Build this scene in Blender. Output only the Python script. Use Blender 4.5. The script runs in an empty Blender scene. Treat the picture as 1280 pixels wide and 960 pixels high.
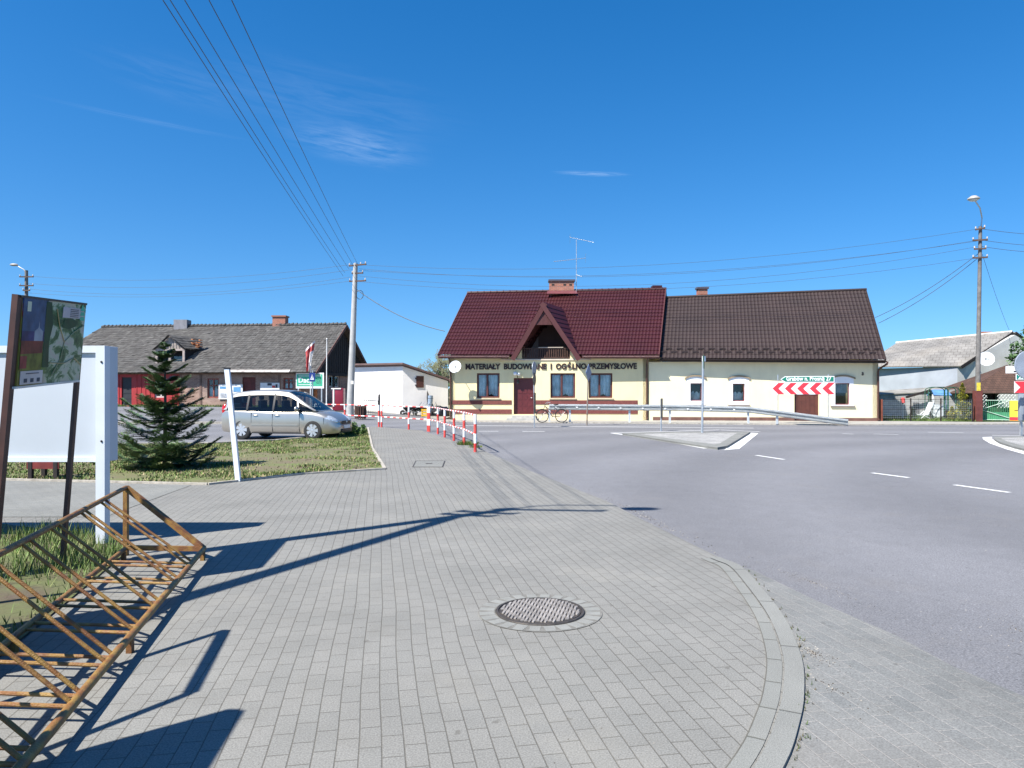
import bpy, bmesh, math, random
from mathutils import Vector, Matrix
random.seed(7)
V = Vector
S = bpy.context.scene
COL = S.collection
H0 = 1.6
F = 900.0
def ray(px, py): return V(((px-640)/F, 1.0, -(py-490)/F))
def P(px, py, y): return V((0, 0, H0)) + ray(px, py)*y          # point of a sight line at distance y
def G(px, py, z=0.0):
    y = (H0-z)*F/(py-490.0); return V(((px-640)*y/F, y, z))
# ------------------------------------------------------------ materials
MATS = {}
def M(name, col, rough=.7, metal=0, var=.12, scale=3, bump=0, bscale=40, detail=6, col2=None, coat=0, spec=.5, streak=0, sharp=0):
    if name in MATS: return MATS[name]
    m = bpy.data.materials.new(name); m.use_nodes = True
    nt = m.node_tree; b = nt.nodes['Principled BSDF']; L = nt.links.new
    b.inputs['Roughness'].default_value = rough; b.inputs['Metallic'].default_value = metal
    b.inputs['Coat Weight'].default_value = coat
    b.inputs['Specular IOR Level'].default_value = spec
    c = (*col, 1)
    b.inputs['Base Color'].default_value = c
    tc = nt.nodes.new('ShaderNodeTexCoord')
    if var > 0 or col2:
        n = nt.nodes.new('ShaderNodeTexNoise'); n.inputs['Scale'].default_value = scale; n.inputs['Detail'].default_value = detail
        L(tc.outputs['Object'], n.inputs['Vector'])
        r = nt.nodes.new('ShaderNodeValToRGB')
        r.color_ramp.elements[0].position = .32+sharp; r.color_ramp.elements[1].position = .68-sharp
        r.color_ramp.elements[0].color = (*[x*(1-var) for x in col], 1)
        r.color_ramp.elements[1].color = (*(col2 or [min(1, x*(1+var)) for x in col]), 1)
        L(n.outputs['Fac'], r.inputs['Fac']); L(r.outputs['Color'], b.inputs['Base Color'])
        if streak:       # rain streaks and grime, irregular
            for sc_, st_, lo, hi in (((2.2, 2.2, .28), streak, .50, .78), ((.7, .7, .5), streak*.8, .48, .75), ((9, 9, 6), streak*.7, .62, .72)):
                mp = nt.nodes.new('ShaderNodeMapping'); mp.inputs['Scale'].default_value = sc_; L(tc.outputs['Object'], mp.inputs['Vector'])
                q = nt.nodes.new('ShaderNodeTexNoise'); q.inputs['Scale'].default_value = 1.3; q.inputs['Detail'].default_value = 8; q.inputs['Roughness'].default_value = .65; L(mp.outputs[0], q.inputs['Vector'])
                k = nt.nodes.new('ShaderNodeMapRange'); L(q.outputs['Fac'], k.inputs[0]); k.inputs[1].default_value = lo; k.inputs[2].default_value = hi; k.inputs[3].default_value = 0; k.inputs[4].default_value = st_
                mx_ = nt.nodes.new('ShaderNodeMix'); mx_.data_type = 'RGBA'; L(k.outputs[0], mx_.inputs[0]); L(b.inputs['Base Color'].links[0].from_socket, mx_.inputs[6]); mx_.inputs[7].default_value = (col[0]*.45, col[1]*.42, col[2]*.42, 1)
                L(mx_.outputs[2], b.inputs['Base Color'])
    if bump > 0:
        n2 = nt.nodes.new('ShaderNodeTexNoise'); n2.inputs['Scale'].default_value = bscale; n2.inputs['Detail'].default_value = 4
        L(tc.outputs['Object'], n2.inputs['Vector'])
        bp = nt.nodes.new('ShaderNodeBump'); bp.inputs['Strength'].default_value = min(1, bump); bp.inputs['Distance'].default_value = .01
        L(n2.outputs['Fac'], bp.inputs['Height']); L(bp.outputs['Normal'], b.inputs['Normal'])
    MATS[name] = m; return m
def brickmat(name, c1, c2, mortar, w, h, ang=0, ms=.006, coord='Object', rough=.85, plane='xy', bump=.6, big=.12, squash=1.0, stain=None):
    m = bpy.data.materials.new(name); m.use_nodes = True; nt = m.node_tree; b = nt.nodes['Principled BSDF']; L = nt.links.new
    b.inputs['Roughness'].default_value = rough; b.inputs['Specular IOR Level'].default_value = .3
    tc = nt.nodes.new('ShaderNodeTexCoord'); mp = nt.nodes.new('ShaderNodeMapping')
    L(tc.outputs['UV' if coord == 'UV' else coord], mp.inputs['Vector'])
    mp.inputs['Rotation'].default_value = (0, 0, ang)
    # slight waviness so the joints are not ruler-straight
    nz = nt.nodes.new('ShaderNodeTexNoise'); nz.inputs['Scale'].default_value = .55; nz.inputs['Detail'].default_value = 2
    L(tc.outputs[coord], nz.inputs['Vector'])
    sb = nt.nodes.new('ShaderNodeVectorMath'); sb.operation = 'SUBTRACT'; sb.inputs[1].default_value = (.5, .5, .5)
    L(nz.outputs['Color'], sb.inputs[0])
    sc = nt.nodes.new('ShaderNodeVectorMath'); sc.operation = 'SCALE'; sc.inputs['Scale'].default_value = .05 if coord != 'UV' else .01
    L(sb.outputs[0], sc.inputs[0])
    ad = nt.nodes.new('ShaderNodeVectorMath'); ad.operation = 'ADD'; L(mp.outputs[0], ad.inputs[0]); L(sc.outputs[0], ad.inputs[1])
    br = nt.nodes.new('ShaderNodeTexBrick'); L(ad.outputs[0], br.inputs['Vector'])
    br.inputs['Scale'].default_value = 1; br.inputs['Brick Width'].default_value = w; br.inputs['Row Height'].default_value = h
    br.inputs['Mortar Size'].default_value = ms; br.inputs['Mortar Smooth'].default_value = .3; br.inputs['Bias'].default_value = 0
    br.inputs['Color1'].default_value = (*c1, 1); br.inputs['Color2'].default_value = (*c2, 1); br.inputs['Mortar'].default_value = (*mortar, 1)
    n = nt.nodes.new('ShaderNodeTexNoise'); n.inputs['Scale'].default_value = .9; n.inputs['Detail'].default_value = 8; n.inputs['Roughness'].default_value = .65
    L(tc.outputs[coord], n.inputs['Vector'])
    r = nt.nodes.new('ShaderNodeMapRange'); r.inputs[1].default_value = .3; r.inputs[2].default_value = .7
    r.inputs[3].default_value = 1-big; r.inputs[4].default_value = 1+big
    L(n.outputs['Fac'], r.inputs[0])
    n3 = nt.nodes.new('ShaderNodeTexNoise'); n3.inputs['Scale'].default_value = 120; n3.inputs['Detail'].default_value = 3
    L(tc.outputs[coord], n3.inputs['Vector'])
    r3 = nt.nodes.new('ShaderNodeMapRange'); r3.inputs[1].default_value = .3; r3.inputs[2].default_value = .7; r3.inputs[3].default_value = .72; r3.inputs[4].default_value = 1.28
    L(n3.outputs['Fac'], r3.inputs[0])
    mu = nt.nodes.new('ShaderNodeMath'); mu.operation = 'MULTIPLY'; L(r.outputs[0], mu.inputs[0]); L(r3.outputs[0], mu.inputs[1])
    mx = nt.nodes.new('ShaderNodeVectorMath'); mx.operation = 'SCALE'; L(br.outputs['Color'], mx.inputs[0]); L(mu.outputs[0], mx.inputs['Scale'])
    last = mx.outputs[0]
    if coord == 'Object':
        # sand and dark droppings: small irregular marks, and broad dirty patches
        def nz_(sc, de, ro, lo, hi, amt, colr, last):
            q = nt.nodes.new('ShaderNodeTexNoise'); q.inputs['Scale'].default_value = sc; q.inputs['Detail'].default_value = de; q.inputs['Roughness'].default_value = ro
            L(tc.outputs[coord], q.inputs['Vector'])
            k = nt.nodes.new('ShaderNodeMapRange'); k.inputs[1].default_value = lo; k.inputs[2].default_value = hi; k.inputs[3].default_value = 0; k.inputs[4].default_value = amt
            L(q.outputs['Fac'], k.inputs[0])
            m2 = nt.nodes.new('ShaderNodeMix'); m2.data_type = 'RGBA'; L(k.outputs[0], m2.inputs[0]); L(last, m2.inputs[6]); m2.inputs[7].default_value = (*colr, 1); return m2.outputs[2]
        last = nz_(9, 2, .5, .70, .76, .55, (c1[0]*.45, c1[1]*.43, c1[2]*.40), last)
        last = nz_(23, 3, .6, .70, .74, .5, (c1[0]*1.25, c1[1]*1.22, c1[2]*1.15), last)
        last = nz_(1.7, 9, .72, .52, .70, .30, (c1[0]*.72, c1[1]*.70, c1[2]*.66), last)
        last = nz_(.45, 8, .7, .54, .68, .28, (c1[0]*1.16, c1[1]*1.10, c1[2]*.98), last)
    if stain:
        n4 = nt.nodes.new('ShaderNodeTexNoise'); n4.inputs['Scale'].default_value = .35; n4.inputs['Detail'].default_value = 6
        L(tc.outputs[coord], n4.inputs['Vector'])
        r4 = nt.nodes.new('ShaderNodeMapRange'); r4.inputs[1].default_value = .5; r4.inputs[2].default_value = .75; r4.inputs[3].default_value = 0; r4.inputs[4].default_value = .55
        L(n4.outputs['Fac'], r4.inputs[0])
        mm = nt.nodes.new('ShaderNodeMix'); mm.data_type = 'RGBA'; L(r4.outputs[0], mm.inputs[0]); L(last, mm.inputs[6]); mm.inputs[7].default_value = (*stain, 1)
        last = mm.outputs[2]
    L(last, b.inputs['Base Color'])
    bp = nt.nodes.new('ShaderNodeBump'); bp.inputs['Strength'].default_value = bump; bp.inputs['Distance'].default_value = .006; bp.invert = True
    L(br.outputs['Fac'], bp.inputs['Height']); L(bp.outputs['Normal'], b.inputs['Normal'])
    MATS[name] = m; return m
def glassmat():
    m = bpy.data.materials.new('window_glass'); m.use_nodes = True; nt = m.node_tree; L = nt.links.new
    nt.nodes.remove(nt.nodes['Principled BSDF']); out = nt.nodes['Material Output']
    t = nt.nodes.new('ShaderNodeBsdfTransparent'); t.inputs[0].default_value = (.90, .94, .94, 1)
    g = nt.nodes.new('ShaderNodeBsdfGlossy'); g.inputs['Roughness'].default_value = .02; g.inputs[0].default_value = (.9, .95, 1, 1)
    f = nt.nodes.new('ShaderNodeFresnel'); f.inputs[0].default_value = 1.45
    x = nt.nodes.new('ShaderNodeMixShader'); L(f.outputs[0], x.inputs[0]); L(t.outputs[0], x.inputs[1]); L(g.outputs[0], x.inputs[2]); L(x.outputs[0], out.inputs[0])
    MATS['glass'] = m; return m
# ------------------------------------------------------------ objects
def tag(o, label=None, cat=None, group=None, kind=None):
    if label: o['label'] = label
    if cat: o['category'] = cat
    if group: o['group'] = group
    if kind: o['kind'] = kind
    return o
def thing(name, label, cat, loc=(0, 0, 0), group=None):
    o = bpy.data.objects.new(name, None); COL.objects.link(o); o.location = loc
    o.empty_display_size = .2
    return tag(o, label, cat, group)
def wloc(o):
    l = V((0, 0, 0))
    while o: l += V(o.location); o = o.parent
    return l
def obj(name, bm, mats, parent=None, label=None, smooth=True, ang=.7, local=False, at=None):
    """bm is in world coordinates unless local; the mesh is stored relative to its thing"""
    me = bpy.data.meshes.new(name)
    if not local:
        off = wloc(parent) if parent else (V(at) if at is not None else None)
        if off is not None: bmesh.ops.translate(bm, verts=bm.verts, vec=-off)
    bm.normal_update()
    bm.to_mesh(me); bm.free()
    for m in (mats if isinstance(mats, (list, tuple)) else [mats]): me.materials.append(m)
    if smooth and len(me.polygons):
        me.polygons.foreach_set('use_smooth', [True]*len(me.polygons)); me.set_sharp_from_angle(angle=ang)
    o = bpy.data.objects.new(name, me); COL.objects.link(o)
    if parent: o.parent = parent
    if at is not None: o.location = at
    if label: o['label'] = label
    return o
def nb(): return bmesh.new()
def copy_tree(o, parent=None):
    c = o.copy(); COL.objects.link(c); c.parent = parent
    for ch in [x for x in o.children]: copy_tree(ch, c)
    return c
def poly(bm, pts, mi=0):
    vs = [bm.verts.new(p) for p in pts]
    f = bm.faces.new(vs); f.material_index = mi; return f
def obox(bm, O, U, W, Z, mi=0):
    """parallelepiped from corner O along U, W, Z"""
    O, U, W, Z = V(O), V(U), V(W), V(Z)
    vs = [bm.verts.new(O + a*U + b*W + c*Z) for c in (0, 1) for b in (0, 1) for a in (0, 1)]
    fl = []
    for q in ((0, 2, 3, 1), (4, 5, 7, 6), (0, 1, 5, 4), (2, 6, 7, 3), (0, 4, 6, 2), (1, 3, 7, 5)):
        f = bm.faces.new([vs[i] for i in q]); f.material_index = mi; fl.append(f)
    if U.cross(W).dot(Z) < 0: bmesh.ops.reverse_faces(bm, faces=fl)
    return vs
def box(bm, c, s, mi=0, rz=0, bev=0):
    R = Matrix.Rotation(rz, 3, 'Z'); U = R @ V((s[0], 0, 0)); W = R @ V((0, s[1], 0)); Z = V((0, 0, s[2]))
    vs = obox(bm, V(c)-(U+W+Z)/2, U, W, Z, mi)
    if bev: bevel(bm, vs, bev)
    return vs
def bevel(bm, vs, w, seg=2):
    es = {e for v in vs for e in v.link_edges}
    bmesh.ops.bevel(bm, geom=list(es), offset=w, segments=seg, profile=.5, affect='EDGES')
def tube(bm, pts, r, seg=8, mi=0, cap=True, stripe=None):
    """stripe=(mi_a, mi_b, length): banded paint"""
    pts = [V(p) for p in pts]; n = len(pts)
    rs = r if isinstance(r, (list, tuple)) else [r]*n
    if stripe:
        a, b, ln = stripe; np_, nr, nm = [pts[0]], [rs[0]], []; k = 0
        for i in range(n-1):
            d = (pts[i+1]-pts[i]).length; m = max(1, round(d/ln))
            for j in range(m):
                t = (j+1)/m; np_.append(pts[i].lerp(pts[i+1], t)); nr.append(rs[i]*(1-t)+rs[i+1]*t); nm.append(a if k % 2 == 0 else b); k += 1
        pts, rs, n = np_, nr, len(np_)
    rings = []; up = None
    for i, p in enumerate(pts):
        d = (pts[min(i+1, n-1)] - pts[max(i-1, 0)])
        if d.length < 1e-9: d = V((0, 0, 1))
        d.normalize()
        if up is None: up = V((0, 0, 1)) if abs(d.z) < .9 else V((1, 0, 0))
        x = d.cross(up)
        if x.length < 1e-4: up = V((1, 0, 0)) if abs(d.x) < .9 else V((0, 1, 0)); x = d.cross(up)
        x.normalize(); y = x.cross(d).normalized(); up = y
        rings.append([bm.verts.new(p + (x*math.cos(2*math.pi*k/seg) + y*math.sin(2*math.pi*k/seg))*rs[i]) for k in range(seg)])
    for i in range(n-1):
        for k in range(seg):
            f = bm.faces.new((rings[i][k], rings[i][(k+1) % seg], rings[i+1][(k+1) % seg], rings[i+1][k]))
            f.material_index = nm[i] if stripe else mi
    if cap:
        f = bm.faces.new(rings[0][::-1]); f.material_index = nm[0] if stripe else mi
        f = bm.faces.new(rings[-1]); f.material_index = nm[-1] if stripe else mi
def bar(bm, a, b, w, h=None, mi=0, twist=0):
    """square bar from a to b"""
    h = h or w; a, b = V(a), V(b); d = (b-a); dn = d.normalized()
    up = V((0, 0, 1)) if abs(dn.z) < .95 else V((0, 1, 0))
    x = dn.cross(up).normalized(); y = x.cross(dn)
    if twist: R = Matrix.Rotation(twist, 3, dn); x = R @ x; y = R @ y
    return obox(bm, a - x*w/2 - y*h/2, x*w, y*h, d, mi)
def slab(bm, pts, t, mi=0):
    """polygon with thickness t downward along its normal"""
    pts = [V(p) for p in pts]; n = (pts[1]-pts[0]).cross(pts[2]-pts[0]).normalized()
    top = [bm.verts.new(p) for p in pts]; bot = [bm.verts.new(p-n*t) for p in pts]; k = len(pts); fs = [bm.faces.new(top), bm.faces.new(bot[::-1])]
    for i in range(k): fs.append(bm.faces.new((top[i], bot[i], bot[(i+1) % k], top[(i+1) % k])))
    for f in fs: f.material_index = mi
def lathe(bm, c, prof, seg=24, axis='Z', mi=0, ang0=0):
    """prof: list of (r, h) about axis through c"""
    rings = []
    for r, h in prof:
        ring = []
        for k in range(seg):
            a = 2*math.pi*k/seg + ang0; x, y = r*math.cos(a), r*math.sin(a)
            p = {'Z': V((x, y, h)), 'Y': V((x, h, y)), 'X': V((h, x, y))}[axis]
            ring.append(bm.verts.new(V(c)+p))
        rings.append(ring)
    for i in range(len(rings)-1):
        for k in range(seg):
            f = bm.faces.new((rings[i][k], rings[i][(k+1) % seg], rings[i+1][(k+1) % seg], rings[i+1][k])); f.material_index = mi
    for rg, pr in ((rings[0], prof[0]), (rings[-1], prof[-1])):
        if pr[0] > .021: continue
        try: f = bm.faces.new(rg); f.material_index = mi
        except Exception: pass
    return [v for r in rings for v in r]
def ellipsoid(bm, c, s, u=12, v=8, mi=0):
    g = bmesh.ops.create_uvsphere(bm, u_segments=u, v_segments=v, radius=1)
    for w in g['verts']: w.co = V(c) + V((w.co.x*s[0], w.co.y*s[1], w.co.z*s[2]))
    for f in {f for w in g['verts'] for f in w.link_faces}: f.material_index = mi
    return g['verts']
def fixn(bm): bmesh.ops.recalc_face_normals(bm, faces=bm.faces)
def text_bm(s, size, depth=.01, bold=0, width=None):
    cu = bpy.data.curves.new('txt', 'FONT'); cu.body = s; cu.size = size; cu.extrude = depth; cu.offset = bold; cu.resolution_u = 3
    o = bpy.data.objects.new('txt', cu); COL.objects.link(o)
    dg = bpy.context.evaluated_depsgraph_get(); me = bpy.data.meshes.new_from_object(o.evaluated_get(dg))
    bm = nb(); bm.from_mesh(me); bpy.data.objects.remove(o); bpy.data.curves.remove(cu); bpy.data.meshes.remove(me)
    xs = [v.co.x for v in bm.verts]; x0, x1 = min(xs), max(xs)
    k = (width/(x1-x0)) if width else 1
    for v in bm.verts: v.co.x = (v.co.x-x0)*k
    return bm
def place_text(bm, O, U, N):
    """O: lower left on the surface, U: reading direction, N: outward"""
    U, N, O = V(U).normalized(), V(N).normalized(), V(O); Z = V((0, 0, 1))
    for v in bm.verts: v.co = O + U*v.co.x + Z*v.co.y + N*v.co.z
    return bm
class Wall:
    def __init__(s, a, b, e=None):
        s.a = V((a[0], a[1], 0)); d = V((b[0]-a[0], b[1]-a[1], 0)); s.L = d.length; s.U = d.normalized(); s.N = V((s.U.y, -s.U.x, 0))
        s.z0 = a[2] if len(a) > 2 else 0
    def uv(s, px, py, d=0):
        r = ray(px, py); p0 = s.a + s.N*d; t = p0.dot(s.N)/r.dot(s.N); p = V((0, 0, H0)) + r*t
        return (p-s.a).dot(s.U), p.z
    def pt(s, u, z, d=0): return s.a + s.U*u + s.N*d + V((0, 0, z))
    def box(s, bm, u0, u1, z0, z1, d0, d1, mi=0):
        return obox(bm, s.pt(u0, z0, d0), s.U*(u1-u0), s.N*(d1-d0), V((0, 0, z1-z0)), mi)
    def pbox(s, bm, x0, y0, x1, y1, d0, d1, mi=0):
        u0, z1 = s.uv(x0, y0); u1, z0 = s.uv(x1, y1); return s.box(bm, u0, u1, z0, z1, d0, d1, mi)
    def panel(s, bm, u0, u1, z0, z1, holes, th=.3, mi=0):
        us = sorted({u0, u1, *[h[0] for h in holes], *[h[1] for h in holes]}); zs = sorted({z0, z1, *[h[2] for h in holes], *[h[3] for h in holes]})
        us = [u for u in us if u0 <= u <= u1]; zs = [z for z in zs if z0 <= z <= z1]
        def solid(i, j):
            if i < 0 or j < 0 or i >= len(us)-1 or j >= len(zs)-1: return False
            cu, cz = (us[i]+us[i+1])/2, (zs[j]+zs[j+1])/2
            return not any(h[0] < cu < h[1] and h[2] < cz < h[3] for h in holes)
        for i in range(len(us)-1):
            for j in range(len(zs)-1):
                if not solid(i, j): continue
                a, b, c, d = us[i], us[i+1], zs[j], zs[j+1]
                q = lambda u, z, w: s.pt(u, z, w)
                poly(bm, [q(a, c, 0), q(b, c, 0), q(b, d, 0), q(a, d, 0)], mi)
                poly(bm, [q(b, c, -th), q(a, c, -th), q(a, d, -th), q(b, d, -th)], mi)
                if not solid(i-1, j): poly(bm, [q(a, c, -th), q(a, c, 0), q(a, d, 0), q(a, d, -th)], mi)
                if not solid(i+1, j): poly(bm, [q(b, c, 0), q(b, c, -th), q(b, d, -th), q(b, d, 0)], mi)
                if not solid(i, j-1): poly(bm, [q(a, c, 0), q(a, c, -th), q(b, c, -th), q(b, c, 0)], mi)
                if not solid(i, j+1): poly(bm, [q(a, d, -th), q(a, d, 0), q(b, d, 0), q(b, d, -th)], mi)
        bmesh.ops.remove_doubles(bm, verts=bm.verts, dist=.0005)
    def hole(s, x0, y0, x1, y1):
        u0, z1 = s.uv(x0, y0); u1, z0 = s.uv(x1, y1); return (u0, u1, z0, z1)
def tile_roof(bm, E0, E1, R0, R1, wave=.19, row=.36, amp=.018, step=.028, keep=None, sub=4, jit=0):
    E0, E1, R0, R1 = V(E0), V(E1), V(R0), V(R1)
    n = (E1-E0).cross(R0-E0).normalized()
    if n.z < 0: n = -n
    L = (E1-E0).length; SL = ((R0-E0).length+(R1-E1).length)/2
    nc = int(L/wave*sub); nr = max(1, round(SL/row))
    def pt(a, b, h): return (E0.lerp(E1, a)).lerp(R0.lerp(R1, a), b) + n*h
    def wv(i): 
        p = (i % sub)/sub
        return amp*(1-abs(math.cos(math.pi*p)))*1.6
    for r in range(nr):
        b0, b1 = r/nr, (r+1)/nr
        lo = [bm.verts.new(pt(i/nc, b0, wv(i)+step+random.uniform(-jit, jit))) for i in range(nc+1)]
        hi = [bm.verts.new(pt(i/nc, b1, wv(i))) for i in range(nc+1)]
        un = [bm.verts.new(pt(i/nc, b0, wv(i)-.004)) for i in range(nc+1)]
        for i in range(nc):
            if keep:
                c = (lo[i].co+hi[i+1].co)/2
                if not keep(c): continue
            bm.faces.new((lo[i], lo[i+1], hi[i+1], hi[i])); bm.faces.new((un[i], un[i+1], lo[i+1], lo[i]))
    for v in [v for v in bm.verts if not v.link_faces]: bm.verts.remove(v)
def smooth01(t): t = max(0, min(1, t)); return t*t*(3-2*t)
def gz(x, y): return .62*smooth01((y-35)/16)*smooth01((-x-4)/11)
def sheet(name, pts, mat, z, cell=None, kind='structure', label=None, cat=None):
    """flat or terrain-following sheet from a polygon (x, y)"""
    bm = nb(); f = poly(bm, [(p[0], p[1], 0) for p in pts])
    if f.normal.z < 0 or True: fixn(bm)
    f.normal_update()
    if f.normal.z < 0: bmesh.ops.reverse_faces(bm, faces=[f])
    if cell:
        xs = [p[0] for p in pts]; ys = [p[1] for p in pts]
        for lo, hi, ax in ((min(xs), max(xs), 0), (min(ys), max(ys), 1)):
            k = math.ceil(lo/cell)*cell
            while k < hi:
                if -40 < k < 62:
                    co = V((k, 0, 0)) if ax == 0 else V((0, k, 0)); no = V((1, 0, 0)) if ax == 0 else V((0, 1, 0))
                    bmesh.ops.bisect_plane(bm, geom=bm.verts[:]+bm.edges[:]+bm.faces[:], plane_co=co, plane_no=no)
                k += cell
    for v in bm.verts: v.co.z = z + (gz(v.co.x, v.co.y) if cell else 0)
    o = obj(name, bm, mat, None, smooth=False); o['kind'] = kind
    return o
# ------------------------------------------------------------ palette
ANG = math.radians(-(90+10.3))
paver = brickmat('concrete_pavers', (.200, .196, .180), (.185, .183, .169), (.112, .106, .092), .2, .1, ANG, ms=.0034, big=.12)
paver2 = brickmat('concrete_pavers_cross', (.202, .203, .187), (.184, .186, .173), (.12, .12, .11), .2, .1, math.radians(4), ms=.004, big=.12)
paver3 = brickmat('driveway_pavers', (.176, .177, .168), (.150, .154, .149), (.225, .217, .203), .2, .1, ANG, ms=.004, big=.18, stain=(.225, .20, .175))
kerbmat = brickmat('kerb_concrete', (.202, .203, .187), (.190, .192, .178), (.10, .10, .09), 1.0, 3.0, 0, ms=.008, coord='UV', big=.15)
def asphaltmat():
    m = bpy.data.materials.new('worn_asphalt'); m.use_nodes = True; nt = m.node_tree; b = nt.nodes['Principled BSDF']; L = nt.links.new
    b.inputs['Roughness'].default_value = .82; b.inputs['Specular IOR Level'].default_value = .35
    tc = nt.nodes.new('ShaderNodeTexCoord')
    def noise(sc, de, ro=.5, vec=None):
        n = nt.nodes.new('ShaderNodeTexNoise'); n.inputs['Scale'].default_value = sc; n.inputs['Detail'].default_value = de; n.inputs['Roughness'].default_value = ro
        L(vec or tc.outputs['Object'], n.inputs['Vector']); return n.outputs['Fac']
    def mr(v, a, b_, c, d):
        r = nt.nodes.new('ShaderNodeMapRange'); L(v, r.inputs[0])
        for i, x in enumerate((a, b_, c, d)): r.inputs[i+1].default_value = x
        return r.outputs[0]
    def mul(a, b_):
        r = nt.nodes.new('ShaderNodeMath'); r.operation = 'MULTIPLY'; L(a, r.inputs[0]); L(b_, r.inputs[1]); return r.outputs[0]
    # wheel tracks: rings round the junction
    mp = nt.nodes.new('ShaderNodeMapping'); mp.inputs['Location'].default_value = (-17, -9, 0); L(tc.outputs['Object'], mp.inputs['Vector'])
    w = nt.nodes.new('ShaderNodeTexWave'); w.wave_type = 'RINGS'; w.rings_direction = 'Z'; w.inputs['Scale'].default_value = .085; w.inputs['Distortion'].default_value = 2.2; w.inputs['Detail'].default_value = 3; w.inputs['Detail Scale'].default_value = .35
    L(mp.outputs[0], w.inputs['Vector'])
    v = mul(mr(noise(.16, 8, .6), .3, .7, .90, 1.10), mr(w.outputs['Fac'], 0, 1, .93, 1.09))
    v = mul(v, mr(noise(85, 3, .7), .3, .7, .5, 1.5)); v = mul(v, mr(noise(3.0, 9, .75), .3, .7, .92, 1.08)); v = mul(v, mr(noise(14, 3, .6), .66, .74, 1, .62)); v = mul(v, mr(noise(37, 2, .6), .68, .73, 1, 1.5))
    base = nt.nodes.new('ShaderNodeVectorMath'); base.operation = 'SCALE'; base.inputs[0].default_value = (.156, .156, .164); L(v, base.inputs['Scale'])
    mm = nt.nodes.new('ShaderNodeMix'); mm.data_type = 'RGBA'; L(mr(noise(.5, 11, .8), .54, .72, 0, .35), mm.inputs[0]); L(base.outputs[0], mm.inputs[6]); mm.inputs[7].default_value = (.205, .19, .175, 1)
    L(mm.outputs[2], b.inputs['Base Color'])
    bp = nt.nodes.new('ShaderNodeBump'); bp.inputs['Strength'].default_value = .5; bp.inputs['Distance'].default_value = .006; L(noise(180, 3), bp.inputs['Height']); L(bp.outputs['Normal'], b.inputs['Normal'])
    return m
asphalt = asphaltmat()
paint = M('road_paint', (.72, .72, .70), .7, var=.3, scale=25, col2=(.8, .8, .78))
soil = M('soil', (.13, .095, .062), .95, var=.35, scale=2.2, bump=.8, bscale=30, col2=(.10, .13, .035))
turf = M('turf_soil', (.20, .155, .10), .95, var=.3, scale=1.1, bump=1, bscale=45, col2=(.12, .14, .045))
dirtlot = M('gravel_yard', (.28, .26, .22), .95, var=.2, scale=1.5, bump=.7, bscale=60)
grassm = [M('grass_a', (.105, .165, .032), .7, var=.3, scale=2), M('grass_b', (.17, .19, .055), .7, var=.3, scale=2), M('grass_dry', (.30, .235, .13), .8, var=.3, scale=2)]
steel = M('galvanised_steel', (.50, .53, .55), .42, .7, var=.12, scale=6)
concrete = M('pole_concrete', (.40, .39, .36), .9, var=.16, scale=5, bump=.5)
rust = M('yellow_rusted_paint', (.29, .158, .033), .55, var=.2, scale=12, detail=11, sharp=.08, col2=(.15, .06, .018), bump=.5, bscale=120)
rust2 = M('old_yellow_paint', (.34, .20, .045), .5, var=.25, scale=15, detail=11, sharp=.08, col2=(.20, .085, .022), bump=.5, bscale=120)
redp = M('red_paint', (.62, .035, .03), .5, var=.15, scale=8, col2=(.7, .10, .08))
whitep = M('white_paint', (.78, .78, .76), .5, var=.1, scale=8)
black = M('black_plastic', (.015, .015, .016), .5, var=.1)
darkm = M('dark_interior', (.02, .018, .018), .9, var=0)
cream = M('cream_render', (.80, .69, .40), .9, var=.035, scale=1.2, bump=.35, bscale=55, streak=.16)
cream2 = M('pale_cream_render', (.81, .73, .49), .9, var=.045, scale=.9, bump=.35, bscale=55, streak=.14)
burg = M('burgundy_metal_tile', (.043, .0075, .0085), .45, var=.14, scale=.7)
brownroof = M('dark_brown_metal_tile', (.029, .0165, .0145), .6, var=.16, scale=.8)
burgwood = M('burgundy_wood', (.085, .022, .018), .55, var=.25, scale=6)
burgfascia = M('burgundy_fascia', (.09, .026, .024), .5, var=.1)
brownwood = M('brown_wood', (.075, .035, .022), .6, var=.3, scale=5)
stucco_w = M('white_render', (.80, .78, .77), .9, var=.06, scale=.8, bump=.4, bscale=30, streak=.15)
pvc = M('white_window_frame', (.80, .80, .80), .35, var=.03)
lace = M('lace_curtain', (.88, .89, .90), .9, var=.3, scale=3)
glass = glassmat()
redbrick = brickmat('red_brick', (.40, .13, .075), (.30, .10, .06), (.35, .30, .26), .25, .075, ms=.008, coord='UV', rough=.9, big=.2)
brickchim = redbrick
silver = M('silver_paint', (.49, .455, .395), .30, .75, var=.02, coat=.6)
carglass = M('car_glass', (.018, .026, .03), .06, 0, var=0, spec=.9)
def tinted():
    m = bpy.data.materials.new('tinted_car_glass'); m.use_nodes = True; nt = m.node_tree; L = nt.links.new; nt.nodes.remove(nt.nodes['Principled BSDF'])
    t = nt.nodes.new('ShaderNodeBsdfTransparent'); t.inputs[0].default_value = (.50, .56, .56, 1); g = nt.nodes.new('ShaderNodeBsdfGlossy'); g.inputs['Roughness'].default_value = .03
    f = nt.nodes.new('ShaderNodeFresnel'); f.inputs[0].default_value = 1.5; x = nt.nodes.new('ShaderNodeMixShader'); L(f.outputs[0], x.inputs[0]); L(t.outputs[0], x.inputs[1]); L(g.outputs[0], x.inputs[2]); L(x.outputs[0], nt.nodes['Material Output'].inputs[0]); return m
carglass = tinted()
tyre = M('tyre_rubber', (.025, .025, .025), .85, var=.2)
alloy = M('wheel_trim', (.62, .63, .65), .3, .6, var=.05)
signback = M('sign_back', (.33, .36, .42), .5, .4, var=.1)
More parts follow.
